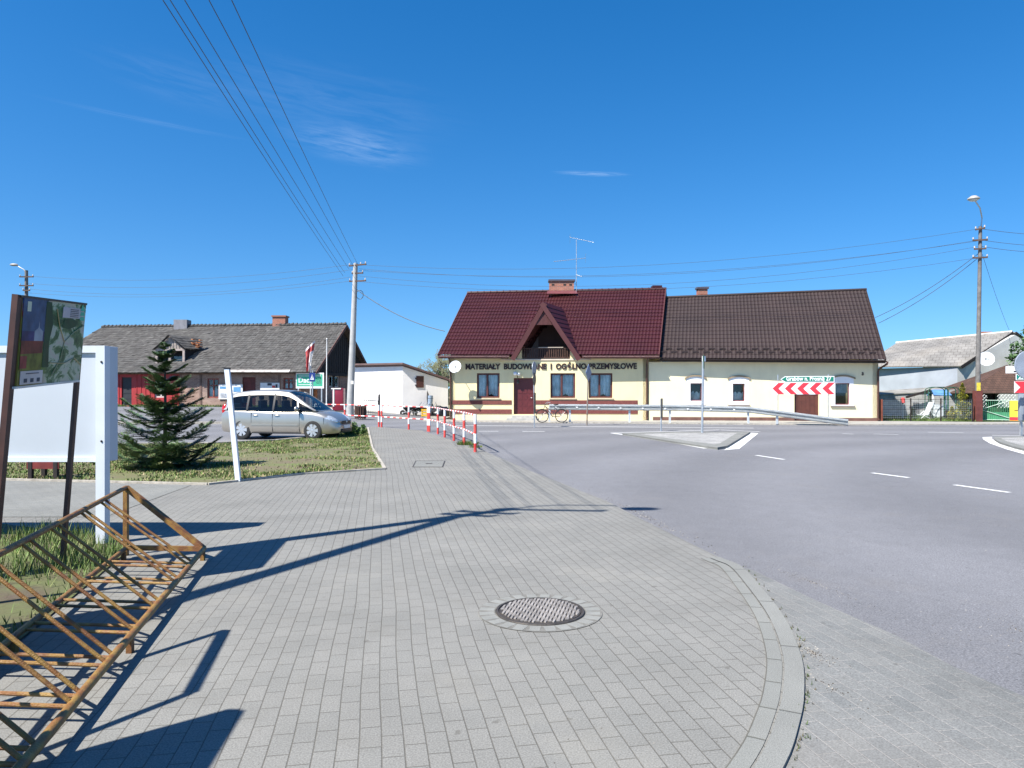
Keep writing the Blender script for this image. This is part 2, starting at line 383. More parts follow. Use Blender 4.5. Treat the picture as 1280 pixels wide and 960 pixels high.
def uvbox(bm):
    """metric box-projected UV"""
    uv = bm.loops.layers.uv.verify()
    for f in bm.faces:
        n = f.normal
        if abs(n.z) > .8: fu = lambda c: (c.x, c.y)
        else:
            t = V((-n.y, n.x, 0)).normalized(); fu = lambda c, t=t: (c.dot(t), c.z)
        for l in f.loops: l[uv].uv = fu(l.vert.co)
# ------------------------------------------------------------ ground, road, paving
base = nb()
xs = [-900, -300, -120] + list(range(-60, 64, 4)) + [120, 300, 900]; ys = [-300, -60, -12] + list(range(-4, 84, 4)) + [120, 250, 500, 1500]
gv = [[base.verts.new((x, y, gz(x, y)-.14)) for x in xs] for y in ys]
for j in range(len(ys)-1):
    for i in range(len(xs)-1): base.faces.new((gv[j][i], gv[j][i+1], gv[j+1][i+1], gv[j+1][i]))
obj('ground', base, M('field_ground', (.13, .14, .05), .95, var=.4, scale=.08, bump=.6, bscale=4, col2=(.20, .17, .09))) ['kind'] = 'structure'
RZ = -.045
sheet('road', [(-40, 16), (-40, 51.2), (-14, 49.6), (-5.6, 48.6), (-5.4, 46), (-4.5, 44), (70, 37), (70, -14), (1.0, -14), (-1.5, -12), (-2, 12)], asphalt, RZ, cell=2)
# outline of the raised paved area, kerb side
arc = [(2.10, 6.62), (2.05, 6.0), (1.93, 5.10), (1.745, 4.34), (1.55, 3.82), (1.384, 3.47), (1.165, 3.08), (.78, 2.55), (.3, 2.05), (-.3, 1.6), (-1.1, 1.15), (-2.2, .8), (-5, .4), (-9, .2)]
edge = [(-3.8, 30.2), (-3.3, 28.2), (-2.3, 24.9), (-1.03, 20.6), (-.45, 18.2), (.05, 16), (.45, 14.3), (.85, 12.74), (1.15, 11.5), (1.4, 10.5), (1.62, 9.1), (1.84, 7.87), (2.01, 6.96)]
KW = .105
def offset(pts, d):
    out = []
    for i, p in enumerate(pts):
        a = V(pts[max(i-1, 0)]); b = V(pts[min(i+1, len(pts)-1)]); t = (b-a).normalized(); out.append((p[0]+t.y*d*-1*-1, p[1]-t.x*d*-1*-1))
    return out
def smoothline(pts, n=4):
    out = []
    for i in range(len(pts)-1):
        p0, p1, p2, p3 = (V(pts[max(i-1, 0)]), V(pts[i]), V(pts[i+1]), V(pts[min(i+2, len(pts)-1)]))
        for k in range(n):
            t = k/n; q = .5*((2*p1)+(-p0+p2)*t+(2*p0-5*p1+4*p2-p3)*t*t+(-p0+3*p1-3*p2+p3)*t**3); out.append((q.x, q.y))
    out.append(tuple(pts[-1])); return out
line = smoothline(edge + arc, 4)
side = 1 if (V(offset(line, .1)[10])-V(line[10])).x < 0 else -1
inner = offset(line, KW*side)
inner2 = offset(line, (KW+.095)*side)
# paved sheet reaches the kerb's inner edge
west = [(-9, .2), (-30, 0), (-30, 16), (-12, 16), (-9.3, 13.1), (-7.2, 12.74), (-5.24, 12.4), (-4.04, 13.98), (-2.6, 14.85), (-3.92, 20.3), (-6.4, 32.0), (-6.6, 33.6), (-3.8, 30.2)]
sheet('pavement', inner + west[1:-1], paver, 0.0)
def strip(name, l0, l1, z0, z1, mat, skirt=None):
    bm = nb(); uv = bm.loops.layers.uv.verify(); d = 0
    for i in range(len(l0)-1):
        a, b, c, e = V((*l0[i], z0)), V((*l0[i+1], z0)), V((*l1[i+1], z1)), V((*l1[i], z1)); s = (b-a).length
        f = poly(bm, [a, b, c, e])
        for l, q in zip(f.loops, ((d, 0), (d+s, 0), (d+s, 1), (d, 1))): l[uv].uv = (q[0], q[1]*.15+.01)
        if skirt is not None:
            g = poly(bm, [a, b, V((b.x, b.y, skirt)), V((a.x, a.y, skirt))])
            for l, q in zip(g.loops, ((d, 0), (d+s, 0), (d+s, 1), (d, 1))): l[uv].uv = (q[0], q[1]*.1+.01)
        d += s
    fixn(bm)
    for f in bm.faces:
        if abs(f.normal.z) > .7 and f.normal.z < 0: f.normal_flip()
    o = obj(name, bm, mat, smooth=False); o['kind'] = 'structure'; return o
k0 = next(i for i, p in enumerate(line) if p[1] < 7.05 and p[0] > 1)
strip('kerb', line[k0:], inner[k0:], .006, .006, kerbmat, skirt=-.13)
strip('pavement_edge', line[:k0+1], inner[:k0+1], .0, .0, paver, skirt=-.13)
soldier = brickmat('kerb_side_pavers', (.202, .203, .186), (.186, .189, .174), (.10, .10, .085), .36, 3.0, 0, ms=.007, coord='UV', big=.12)
strip('pavement_border', offset(line, (KW+.012)*side)[k0:], inner2[k0:], .004, .004, soldier); strip('border_joint', offset(line, (KW+.093)*side)[k0:], offset(line, (KW+.099)*side)[k0:], .0045, .0045, M('joint_dirt', (.10, .095, .08), .95))
sheet('drive_paving', [line[i] for i in range(len(line)) if line[i][1] < 6.7 and line[i][0] > -2.0 and line[i][1] > .75] + [(-2, -12), (3.4, -12), (3.1, 1.5), (2.80, 3.0), (2.71, 3.82), (2.59, 4.235), (2.54, 4.77), (2.36, 5.52), (2.17, 6.55)], paver3, RZ+.034)
leafg = [M('weed_green', (.06, .10, .02), .8, var=.3), M('dead_weed', (.12, .10, .06), .9, var=.3)]
dirt = nb()
for i in range(110):       # weeds and sand in the gutter
    t = random.random(); k = int(52+t*34)
    if k >= len(line): continue
    p = V((*line[k], RZ+.036)); q = p+V((random.uniform(.0, .05), random.uniform(-.05, .05), 0))
    for s_ in range(3):
        a = random.uniform(0, 6.28); w = random.uniform(.003, .009)
        poly(dirt, [q, q+V((math.cos(a)*w, math.sin(a)*w, 0)), q+V((math.cos(a+.6)*w*1.5, math.sin(a+.6)*w*1.5, random.uniform(.005, .03)))], random.choice((0, 1, 1)))
obj('gutter_weeds', dirt, leafg, smooth=False); tag(bpy.data.objects['gutter_weeds'], 'weeds and sand along the curved kerb foot', 'weeds', kind='stuff')
# cross path of pavers to the left
sheet('side_path', [(-5.2, 9.2), (-30, 9.2), (-30, 15.9), (-12.2, 15.9), (-9.35, 13.0), (-7.2, 12.64), (-5.5, 12.35)], paver2, .005)
def edging(name, pts, w=.07, h=.03):
    bm = nb()
    for i in range(len(pts)-1): bar(bm, (*pts[i], h/2-.02), (*pts[i+1], h/2-.02), w, h+.05)
    o = obj(name, bm, M('edging_concrete', (.36, .33, .28), .9, var=.25, scale=8, bump=.5), smooth=False); o['kind'] = 'structure'
verge = [(-9.3, 13.1), (-7.2, 12.74), (-5.24, 12.42), (-4.04, 14.0), (-2.66, 14.9), (-3.96, 20.3), (-6.35, 31.5), (-7.2, 30.5), (-6.7, 27.6), (-6.6, 25.9), (-7.6, 23.2), (-9.2, 21.9), (-14, 21.3), (-30, 21), (-30, 16), (-12, 16)]
sheet('verge', verge, turf, .02)
edging('verge_edging', [(-6.4, 32.0), (-3.94, 20.3), (-2.63, 14.87), (-4.04, 13.98), (-5.24, 12.4), (-7.2, 12.72), (-9.3, 13.08), (-12, 16), (-30, 16)])
edging('lot_kerb', [(-6.5, 31.6), (-7.3, 30.5), (-6.78, 27.6), (-6.68, 25.85), (-7.65, 23.3), (-9.2, 21.98), (-14, 21.38), (-30, 21.08)], .12, .06)
bedpts = [(-3.80, 7.05), (-4.3, 7.85), (-6.2, 8.7), (-14, 9.0), (-14, 2.6), (-2.9, 2.6), (-2.95, 3.8), (-3.28, 5.1)]
sheet('planting_bed', bedpts, soil, .012)
bm = nb()
for a, b in (((-40, 36.3), (-14.5, 36.6)),): 
    n_ = 12
    for i in range(n_):
        p, q = V(a).lerp(V(b), i/n_), V(a).lerp(V(b), (i+1)/n_)
        bar(bm, (p.x, p.y, gz(p.x, p.y)-.02), (q.x, q.y, gz(q.x, q.y)-.02), .18, .2)
o = obj('lot_divider_kerb', bm, MATS['edging_concrete'], smooth=False); o['kind'] = 'structure'
sheet('yard', [(-14.6, 50.2), (-11.5, 45.2), (-6.4, 43.2), (-4.2, 42.6), (-3.9, 62), (-16, 62)], dirtlot, -.05, cell=2)
# footway before the shops
fw = [(-5.0, 40.6), (-2.0, 39.4), (3.5, 38.0), (9, 36.9), (16, 35.6), (20.5, 35.9), (32, 37.4), (60, 39.5), (60, 41.5), (33, 39.4), (25, 38.5), (20.4, 39.9), (-3.6, 42.1)]
sheet('footway', fw, M('footway_concrete', (.30, .285, .255), .92, var=.18, scale=1.6, bump=.5), .0)
bm = nb()
for i in range(7):
    bar(bm, (*fw[i], -.045), (*fw[i+1], -.045), .15, .11)
o = obj('footway_kerb', bm, MATS['edging_concrete'], smooth=False); o['kind'] = 'structure'
sheet('garden_lawn', [(20.6, 39.95), (25, 38.9), (33, 39.8), (60, 41.8), (60, 80), (20.6, 80)], M('lawn', (.07, .15, .025), .9, var=.35, scale=3, bump=1, bscale=40, col2=(.12, .18, .04)), .0)
# road markings
bm = nb()
def dash(x0, y0, x1, y1, w=.12):
    a, b = G(x0, y0, RZ+.006), G(x1, y1, RZ+.006); d = (b-a).normalized(); n = V((-d.y, d.x, 0))*w/2
    poly(bm, [a-n, b-n, b+n, a+n])
for d in ((945, 569, 980, 574.3), (1090, 591, 1136, 597), (1193, 606, 1262, 615.5), (1053, 542, 1067, 542.6), (1092, 542.4, 1123, 543.2), (1160, 540.2, 1205, 540.8)): dash(*d, .11)
for d in ((598, 539, 623, 539), (653, 539.3, 681, 539.3), (1240, 544, 1290, 545)): dash(*d, .16)
for i in range(10): dash(552+i*39, 531.6+i*.35, 552+(i+1)*39, 531.6+(i+1)*.35, .22)
dash(766, 541.5, 800, 545.6, .22); dash(800, 545.6, 884, 560.5, .22); 
dash(763, 541.2, 900, 537.4, .16); dash(900, 537.4, 950, 539.6, .16)
a = [G(*p, RZ+.006) for p in ((905, 562.5), (924, 561), (948, 541.5), (938, 541))]; poly(bm, a)
pts = [G(*p, RZ+.006) for p in ((1228, 546.5), (1229, 549), (1237, 554), (1258, 561.5), (1290, 570.5), (1340, 583))]
pt2 = [G(*p, RZ+.006) for p in ((1240, 546), (1240, 548.5), (1247, 553), (1266, 559.5), (1292, 566), (1340, 577))]
for i in range(5): poly(bm, [pts[i], pts[i+1], pt2[i+1], pt2[i]])
fixn(bm)
for f in bm.faces:
    if f.normal.z < 0: f.normal_flip()
o = obj('lane_markings', bm, paint, smooth=False); o['kind'] = 'structure'
# traffic islands
cobble = brickmat('cobbles', (.40, .395, .38), (.31, .31, .30), (.16, .15, .14), .14, .12, .4, ms=.012, big=.25)
def island(name, px, px2):
    out = [G(x, y, .03) for x, y in px]; inn = [G(x, y, .03) for x, y in px2]; bm = nb()
    n = len(out)
    for i in range(n):
        j = (i+1) % n; a, b, c, d = out[i], out[j], inn[j], inn[i]
        poly(bm, [a, b, c, d]); poly(bm, [a, b, V((b.x, b.y, RZ-.02)), V((a.x, a.y, RZ-.02))])
    fixn(bm); uvbox(bm)
    for f in bm.faces:
        if abs(f.normal.z) > .7 and f.normal.z < 0: f.normal_flip()
    o = obj(name+'_kerb', bm, kerbmat, smooth=False); o['kind'] = 'structure'
    bm = nb(); f = poly(bm, [V((p.x, p.y, .026)) for p in inn]); f.normal_update()
    if f.normal.z < 0: f.normal_flip()
    o = obj(name, bm, cobble, smooth=False); o['kind'] = 'structure'
island('traffic_island', [(778, 541.5), (808, 540.3), (870, 539.4), (938, 539.6), (909, 557), (897, 559), (884, 557.5), (840, 551)], [(800, 542.3), (820, 541.4), (870, 540.6), (922, 540.7), (900, 554), (892, 555.6), (883, 554), (845, 549)])
island('roundabout_apron', [(1243, 546), (1243, 548.5), (1250, 552.5), (1268, 558), (1296, 564.5), (1345, 574), (1500, 590), (1600, 560), (1500, 546), (1350, 544)], [(1252, 547), (1252, 548.5), (1258, 551.2), (1274, 556), (1300, 561), (1350, 569), (1500, 583), (1590, 560), (1500, 547), (1350, 545)])
# ------------------------------------------------------------ grass
def blades(name, region, n, hmin, hmax, label, w=.006, mis=(0, 0, 1, 2), dens=None, z=.02):
    xs = [p[0] for p in region]; ys = [p[1] for p in region]; bm = nb()
    def inside(x, y):
        c = False; j = len(region)-1
        for i in range(len(region)):
            a, b = region[i], region[j]
            if (a[1] > y) != (b[1] > y) and x < (b[0]-a[0])*(y-a[1])/(b[1]-a[1])+a[0]: c = not c
            j = i
        return c
    from mathutils import noise
    k = 0; tries = 0
    while k < n and tries < n*12:
        tries += 1
        x, y = random.uniform(min(xs), max(xs)), random.uniform(min(ys), max(ys))
        if not inside(x, y): continue
        q = noise.noise(V((x*.9, y*.9, 3)))+.5*noise.noise(V((x*2.6, y*2.6, 9)))
        d = dens(x, y) if dens else .5
        if random.random() > max(.03, min(1, d+q*1.3)): continue
        h = random.uniform(hmin, hmax)*(.6+.7*max(0, q+.5)); a = random.uniform(0, 6.28); l = random.uniform(.1, .8)*h; b = a+1.57
        p = V((x, y, z)); u = V((math.cos(b), math.sin(b), 0))*w*random.uniform(.7, 1.6)
        poly(bm, [p-u, p+u, p+V((math.cos(a)*l, math.sin(a)*l, h))], random.choice(mis)); k += 1
    o = obj(name, bm, grassm, smooth=False); tag(o, label, 'grass', kind='stuff'); return o
vis = [(-9.3, 13.1), (-7.2, 12.74), (-5.24, 12.42), (-4.04, 14.0), (-2.66, 14.9), (-3.96, 20.3), (-6.35, 31.5), (-7.2, 30.5), (-6.6, 25.9), (-7.6, 23.2), (-9.2, 21.9), (-17, 21.3), (-17, 16), (-12, 16)]
def vd(x, y):
    d = .42 + .35*smooth01((-x-6.5)/3) + .5*smooth01((y-19.5)/2.5)
    c = ((x+5.6)/2.6)**2 + ((y-17.3)/2.0)**2
    return d - .75*max(0, 1-c)
blades('verge_grass', vis, 60000, .02, .055, 'patchy grass on the verge round the small spruce', w=.011, dens=vd, mis=(0, 0, 0, 1, 2))
blades('bed_grass', bedpts, 46000, .05, .16, 'tall grass growing round the sign posts by the rack', w=.005, mis=(0, 0, 0, 1), dens=lambda x, y: .62+.4*smooth01((6.2-y)/1.5))
blades('lawn_grass', [(20.7, 40.0), (25, 39.0), (33, 39.9), (33, 46), (20.7, 46)], 9000, .05, .12, 'green lawn behind the garden fence', w=.02, mis=(0, 0, 0, 1))
blades('house_foot_weeds', [(-31, 50.6), (-15, 49.8), (-15, 51), (-31, 51.9)], 5000, .08, .25, 'weeds along the foot of the old timber house', w=.03, mis=(0, 0, 1), dens=lambda x, y: .6, z=.5)
def objs(name, bm, mats, parent=None, **k):
    """one object per loose piece"""
    bm.verts.index_update(); seen = set(); comps = []
    for v in bm.verts:
        if v in seen: continue
        st = [v]; seen.add(v); c = []
        while st:
            a = st.pop(); c.append(a)
            for e in a.link_edges:
                b = e.other_vert(a)
                if b not in seen: seen.add(b); st.append(b)
        comps.append(c)
    out = []
    for c in comps:
        n = nb(); mp = {v: n.verts.new(v.co) for v in c}; fs = {f for v in c for f in v.link_faces}
        for f in fs:
            g = n.faces.new([mp[v] for v in f.verts]); g.material_index = f.material_index
        out.append(obj(name, n, mats, parent, **k))
    bm.free(); return out
# ------------------------------------------------------------ the shop with the burgundy roof
SW = Wall((-3.62, 41.8), (20.15, 39.6))     # common street front of both houses
U_, N_ = SW.U, SW.N
DV = V((1.4, 4.75, 0))                      # depth direction up to the ridge (plan is skewed)
uJ = SW.uv(810.5, 500)[0]
def window(w, par, x0, y0, x1, y1, fm, mull=True, hole_only=False, frame_w=.07, curtain='full', sill=None, label=None, depth=.1, split=None):
    """window part (frame mesh) with pane, curtain, sill as sub-parts; set in a hole of wall w"""
    u0, u1, z0, z1 = w.hole(x0, y0, x1, y1)
    bm = nb(); d0, d1 = -depth-.05, -depth
    w.box(bm, u0, u1, z0, z0+frame_w, d0, d1); w.box(bm, u0, u1, z1-frame_w, z1, d0, d1)
    w.box(bm, u0, u0+frame_w, z0+frame_w, z1-frame_w, d0, d1); w.box(bm, u1-frame_w, u1, z0+frame_w, z1-frame_w, d0, d1)
    if mull: 
        um = u0+(u1-u0)*(split or .45); w.box(bm, um-.05, um+.05, z0+frame_w, z1-frame_w, d0, d1+.01)
    f = obj('window', bm, fm, par, label, smooth=False)
    bm = nb(); w.box(bm, u0+.03, u1-.03, z0+.03, z1-.03, d0+.02, d0+.026); obj('pane', bm, glass, f, smooth=False)
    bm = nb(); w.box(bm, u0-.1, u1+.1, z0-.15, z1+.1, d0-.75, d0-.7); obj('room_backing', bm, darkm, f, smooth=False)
    if curtain:
        bm = nb(); n = 40
        uu0, uu1 = u0+.06, u1-.06
        for i in range(n):
            a, b = uu0+(uu1-uu0)*i/n, uu0+(uu1-uu0)*(i+1)/n
            t = (i+.5)/n
            if curtain == 'full':
                top = z1-.05; bot = z0+.06+.18*max(0, 1-abs(t-.62)*5)
                if abs(t-(split or .45)) < .04: continue
            elif curtain == 'cafe': top = z0+(z1-z0)*(.42+.12*abs(math.sin(t*7.5))); bot = z0+.05
            else: top = z1-.04; bot = z0+(z1-z0)*.55
            wv = lambda k: .035*math.sin(k*1.1)
            poly(bm, [w.pt(a, bot, d0-.09+wv(i)), w.pt(b, bot, d0-.09+wv(i+1)), w.pt(b, top, d0-.09+wv(i+1)), w.pt(a, top, d0-.09+wv(i))])
        obj('curtain', bm, lace if curtain != 'blind' else M('grey_blind', (.42, .44, .47), .8), f, smooth=True)
    if sill is not None:
        bm = nb(); w.box(bm, u0-.07, u1+.07, z0-.07, z0-.01, -depth-.01, .08); obj('sill', bm, sill, f, smooth=False)
    return f
shop = thing('shop_building', 'cream shop with burgundy tiled roof, balcony gable and dark brown wall lettering', 'shop', (-3.62, 41.8, 0), )
holes = [SW.hole(596, 466.5, 624.5, 497.5), SW.hole(688, 466.5, 719, 497.5), SW.hole(736, 466.5, 765.5, 497.5), SW.hole(642, 472.5, 668.5, 518)]
ztop = SW.uv(680, 450)[1]
bm = nb()
SW.panel(bm, 0, uJ, -.1, ztop, holes, .32)
# strips above the balcony level, left and right of the loggia
uL, uR = SW.uv(652.5, 445)[0], SW.uv(712.5, 445)[0]
SW.box(bm, 0, uL, ztop, 3.62, -.32, 0); SW.box(bm, uR, uJ, ztop, 3.62, -.32, 0)
obj('front_wall', bm, cream, shop, smooth=False)
# remaining walls
EH = 3.62
A_ = SW.pt(0, 0); B_ = SW.pt(uJ, 0)
RHs = 8.0
bm = nb()
for a, sgn in ((A_, 1), (B_, -1)):
    t = .3*sgn
    prof = [a, a+DV*2, a+DV*2+V((0, 0, EH)), a+DV+V((0, 0, RHs-.22)), a+V((0, 0, EH))]
    n = U_*t; vs = [bm.verts.new(p+n*.02) for p in prof]; vt = [bm.verts.new(p+n) for p in prof]
    bm.faces.new(vs); bm.faces.new(vt[::-1])
    for i in range(5): bm.faces.new((vs[i], vt[i], vt[(i+1) % 5], vs[(i+1) % 5]))
obox(bm, A_+DV*2, U_*uJ, V((0, -.3, 0)), V((0, 0, EH)))
fixn(bm); obj('gable_wall', bm, cream, shop, smooth=False)
# roof corners from the photo
eL, eR = P(548, 443.5, 41.15), P(823.5, 443.5, 40.1)
rL, rR = P(585, 366.5, 46.0), P(832, 361.5, 44.9)
xc0 = P(679.5, 400, 40.55); xcb = P(701, 385, 43.9)
dA = P(679, 378, 40.55); dB = P(701.5, 385, 43.7)         # dormer ridge front / back
dL, dR = P(639, 446.5, 40.75), P(725, 446.5, 40.45)
def keep_main(c):
    k = (c.y-40.55)/(43.7-40.55)
    if k > 1: return True
    xm = dA.x+(dB.x-dA.x)*max(k, -.1); hw = 1.93*(1-max(k, 0))-.1
    return not (abs(c.x-xm) < hw)
bm = nb(); tile_roof(bm, eL, eR, rL, rR, keep=keep_main, step=.03, amp=.022)
bk0, bk1 = rL+(rL-eL)*V((1, 1, -1)) if False else V((rL.x+(rL.x-eL.x), rL.y+(rL.y-eL.y), eL.z)), V((rR.x+(rR.x-eR.x), rR.y+(rR.y-eR.y), eR.z))
tile_roof(bm, bk1, bk0, rR, rL, sub=2)
rf = obj('roof', bm, burg, shop, ang=.5)
bm = nb(); tube(bm, [rL+V((-.05, 0, .03)), rR+V((.05, 0, .03))], .085, 8)
for i in range(30): tube(bm, [rL.lerp(rR, (i+.5)/30)+V((-.03, 0, .035)), rL.lerp(rR, (i+.5)/30)+V((.03, 0, .035))], .098, 8)
obj('ridge_cap', bm, burg, rf)
bm = nb()
slab(bm, [eL+V((0, .02, -.03)), P(637, 443.5, 40.8)+V((0, .02, -.03)), P(637, 443.5, 40.8)+V((0, .75, -.03)), eL+V((.2, .75, -.03))], .03)
slab(bm, [P(727, 443.5, 40.45)+V((0, .02, -.03)), eR+V((0, .02, -.03)), eR+V((.2, .7, -.03)), P(727, 443.5, 40.45)+V((.2, .7, -.03))], .03)
bar(bm, eL+V((0, .02, -.12)), P(636, 443.5, 40.8)+V((0, .02, -.12)), .04, .17); bar(bm, P(728, 443.5, 40.45)+V((0, .02, -.12)), eR+V((0, .02, -.12)), .04, .17)
bar(bm, eL+V((-.02, 0, -.06)), rL+V((-.02, 0, -.06)), .04, .2); bar(bm, eR+V((.02, 0, -.09)), rR+V((.02, 0, -.09)), .04, .28)
bar(bm, rL+V((-.02, 0, -.06)), bk0+V((-.02, 0, -.06)), .04, .2); bar(bm, rR+V((.02, 0, -.06)), bk1+V((.02, 0, -.06)), .04, .2)
objs('fascia', bm, burgfascia, rf, smooth=False)
def gutter(name, a, b, mat, par, r=.065):
    bm = nb(); n = 8; prev = None
    d = (V(b)-V(a)).normalized(); o = V((d.y, -d.x, 0))
    for q in (V(a), V(b)):
        ring = [bm.verts.new(q + o*math.cos(math.pi*(1+k/n))*r*-1 + V((0, 0, 1))*math.sin(math.pi*(1+k/n))*r) for k in range(n+1)]
        if prev:
            for k in range(n): bm.faces.new((prev[k], prev[k+1], ring[k+1], ring[k]))
        prev = ring
    bmesh.ops.solidify(bm, geom=bm.faces[:], thickness=.006)
    return obj(name, bm, mat, par)
zinc = M('pale_gutter', (.55, .40, .38), .5, .2, var=.15, scale=9)
gutter('gutter', eL+V((0, -.09, -.07)), P(636, 443.5, 40.8)+V((0, -.09, -.07)), zinc, rf); gutter('gutter', P(728, 443.5, 40.45)+V((0, -.09, -.07)), eR+V((0, -.09, -.07)), zinc, rf)
# dormer over the balcony
bm = nb()
for foot, sg in ((dL, -1), (dR, 1)):
    f0 = foot; back = dB + (foot-dA)
    tile_roof(bm, f0, back, dA+V((0, 0, .02)), dB+V((0, 0, .02)), row=.34) if sg > 0 else tile_roof(bm, back, f0, dB+V((0, 0, .02)), dA+V((0, 0, .02)), row=.34)
dr = obj('dormer_roof', bm, burg, shop, ang=.5)
bm = nb()
for foot in (dL, dR):
    d = (foot-dA); n = V((0, -1, 0)); perp = d.cross(n).normalized(); perp = perp if perp.z < 0 else -perp
    obox(bm, dA+V((0, -.03, .02)), d*1.03, perp*.26, V((0, .05, 0))); obox(bm, dA+V((0, .02, -.02)), d*1.0, perp*.05, (dB-dA)*.42)
obj('dormer_fascia', bm, burgfascia, dr, smooth=False)
bm = nb(); a = P(679.2, 379, 40.6); b, c = P(660.5, 406, 40.6), P(695.5, 406, 40.6)
n_ = 22
for i in range(n_):    # vertical boards closing the gable top
    x0, x1 = b.x+(c.x-b.x)*i/n_, b.x+(c.x-b.x)*(i+1)/n_-.012
    hh = lambda x: a.z-(abs(x-a.x))*(a.z-b.z)/((c.x-b.x)/2)
    h0, h1 = max(hh(x0), b.z+.01), max(hh(x1), b.z+.01)
    vs = [V((x0, 40.63, b.z)), V((x1, 40.63, b.z)), V((x1, 40.63, h1)), V((x0, 40.63, h0))]
    slab(bm, vs, .03)
obj('gable_boards', bm, M('burgundy_boards', (.10, .032, .03), .6, var=.12, scale=5), dr, smooth=False)
# loggia
bm = nb()
fl = SW.uv(653, 449.5)
SW.box(bm, uL-1.2, uR+1.2, ztop-.02, ztop+.06, -1.9, .05)
obj('balcony_floor', bm, M('balcony_slab', (.62, .52, .42), .8), shop, smooth=False)
bm = nb()
zap = dA.z-.35
uc_ = (uL+uR)/2+.35; slab(bm, [SW.pt(uc_-1.75, ztop+.06, -1.6), SW.pt(uc_+1.75, ztop+.06, -1.6), SW.pt(uc_+1.62, ztop+.5, -1.6), SW.pt(uc_+.0, zap-.05, -1.6), SW.pt(uc_-1.62, ztop+.5, -1.6)], .05)
obj('loggia_back_wall', bm, M('loggia_boards', (.055, .026, .022), .7, var=.15, scale=3), shop, smooth=False)
bm = nb(); 
SW.box(bm, uL-.02, uL+.04, ztop+.06, ztop+1.0, -1.64, -.32); SW.box(bm, uR-.04, uR+.02, ztop+.06, ztop+1.0, -1.64, -.32)
# cream cheeks between roof slope and opening
for x0, x1, foot in ((640, 653, dL), (712, 723, dR)):
    u0, u1 = SW.uv(x0, 440)[0], SW.uv(x1, 440)[0]
    if foot is dL: slab(bm, [SW.pt(u0, 3.6, -.01), SW.pt(u1, 3.6, -.01), SW.pt(u1, 3.6+.78, -.01)], .25)
    else: slab(bm, [SW.pt(u0, 3.6, -.01), SW.pt(u1, 3.6, -.01), SW.pt(u0, 3.6+.66, -.01)], .25)
objs('loggia_side_wall', bm, cream, shop, smooth=False)
bm = nb(); u0 = SW.uv(671, 420)[0]; SW.box(bm, u0-.95, u0, ztop+.08, ztop+2.0, -1.64, -1.58)
obj('balcony_door', bm, M('grey_door', (.15, .12, .11), .6), shop, smooth=False)
bm = nb(); zr = SW.uv(680, 435)[1]
SW.box(bm, uL, uR, zr-.05, zr, -.04, .02); SW.box(bm, uL, uR, ztop+.12, ztop+.17, -.03, .01)
n_ = 21
for i in range(n_+1):
    u = uL+(uR-uL-.06)*i/n_; SW.box(bm, u, u+.06, ztop+.17, zr-.05, -.03, .01)
rl = obj('balcony_railing', bm, brownwood, shop, smooth=False)
bm = nb(); u0, u1 = SW.uv(673, 436)[0], SW.uv(704, 436)[0]; SW.box(bm, u0, u1, zr+.005, zr+.05, -.05, .06); obj('rail_board', bm, M('pale_board', (.42, .36, .30), .8), rl, smooth=False)
# windows and door
for x0, x1 in ((596, 624.5), (688, 719), (736, 765.5)):
    window(SW, shop, x0, 466.5, x1, 497.5, burgwood, curtain='full', sill=M('beige_sill', (.5, .42, .3), .8), frame_w=.1)
u0, u1, z0, z1 = holes[3]
bm = nb(); SW.box(bm, u0, u0+.16, z0, z1, -.26, -.2); SW.box(bm, u1-.12, u1, z0, z1, -.26, -.2); SW.box(bm, u0+.16, u1-.12, z1-.55, z1, -.26, -.2)
SW.box(bm, u0+.16, u1-.12, z0, z1-.55, -.27, -.22)
for i in range(3):
    for j in range(4): SW.box(bm, u0+.26+i*.29, u0+.48+i*.29, z0+.12+j*.36, z0+.38+j*.36, -.22, -.205)
for x in (): pass
dd = obj('door', bm, M('burgundy_door', (.10, .018, .02), .4, var=.12, scale=6), shop, smooth=False)
bm = nb(); ellipsoid(bm, SW.pt(u1-.2, z0+.95, -.19), (.05, .03, .03)); obj('handle', bm, steel, dd)
bm = nb(); SW.box(bm, u0-.35, u1+.2, -.02, .12, .001, .75); SW.box(bm, u0-.1, u1+.1, .12, .24, .001, .38)
obj('doorstep', bm, concrete, shop, smooth=False)
stm = M('burgundy_brick_band', (.16, .045, .038), .8, var=.2, scale=10)
for x0, x1 in ((565.5, 639.5), (669.5, 797)):
    for y0, y1 in ((500.3, 505.6), (511.5, 517.3)):
        bm = nb(); SW.pbox(bm, x0, y0, x1, y1, .002, .03); obj('wall_band', bm, stm, shop, smooth=False)
bm = text_bm('MATERIAŁY  BUDOWLANE  I  OGÓLNO-PRZEMYSŁOWE', .44, .02, .016, width=SW.uv(796, 458)[0]-SW.uv(582, 458)[0])
place_text(bm, SW.pt(SW.uv(582, 461.5)[0], SW.uv(690, 461.3)[1], .03), SW.U, SW.N)
us = sorted((v.co-SW.a).dot(SW.U) for v in bm.verts); cuts = [us[0]-1]+[(a+b)/2 for a, b in zip(us, us[1:]) if b-a > .17]+[us[-1]+1]
for a, b in zip(cuts, cuts[1:]):      # one part per word
    w2 = bm.copy(); bmesh.ops.delete(w2, geom=[v for v in w2.verts if not a < (v.co-SW.a).dot(SW.U) < b], context='VERTS')
    obj('lettering', w2, M('dark_brown_letters', (.035, .012, .010), .5, var=.1), shop, smooth=False)
bm.free()
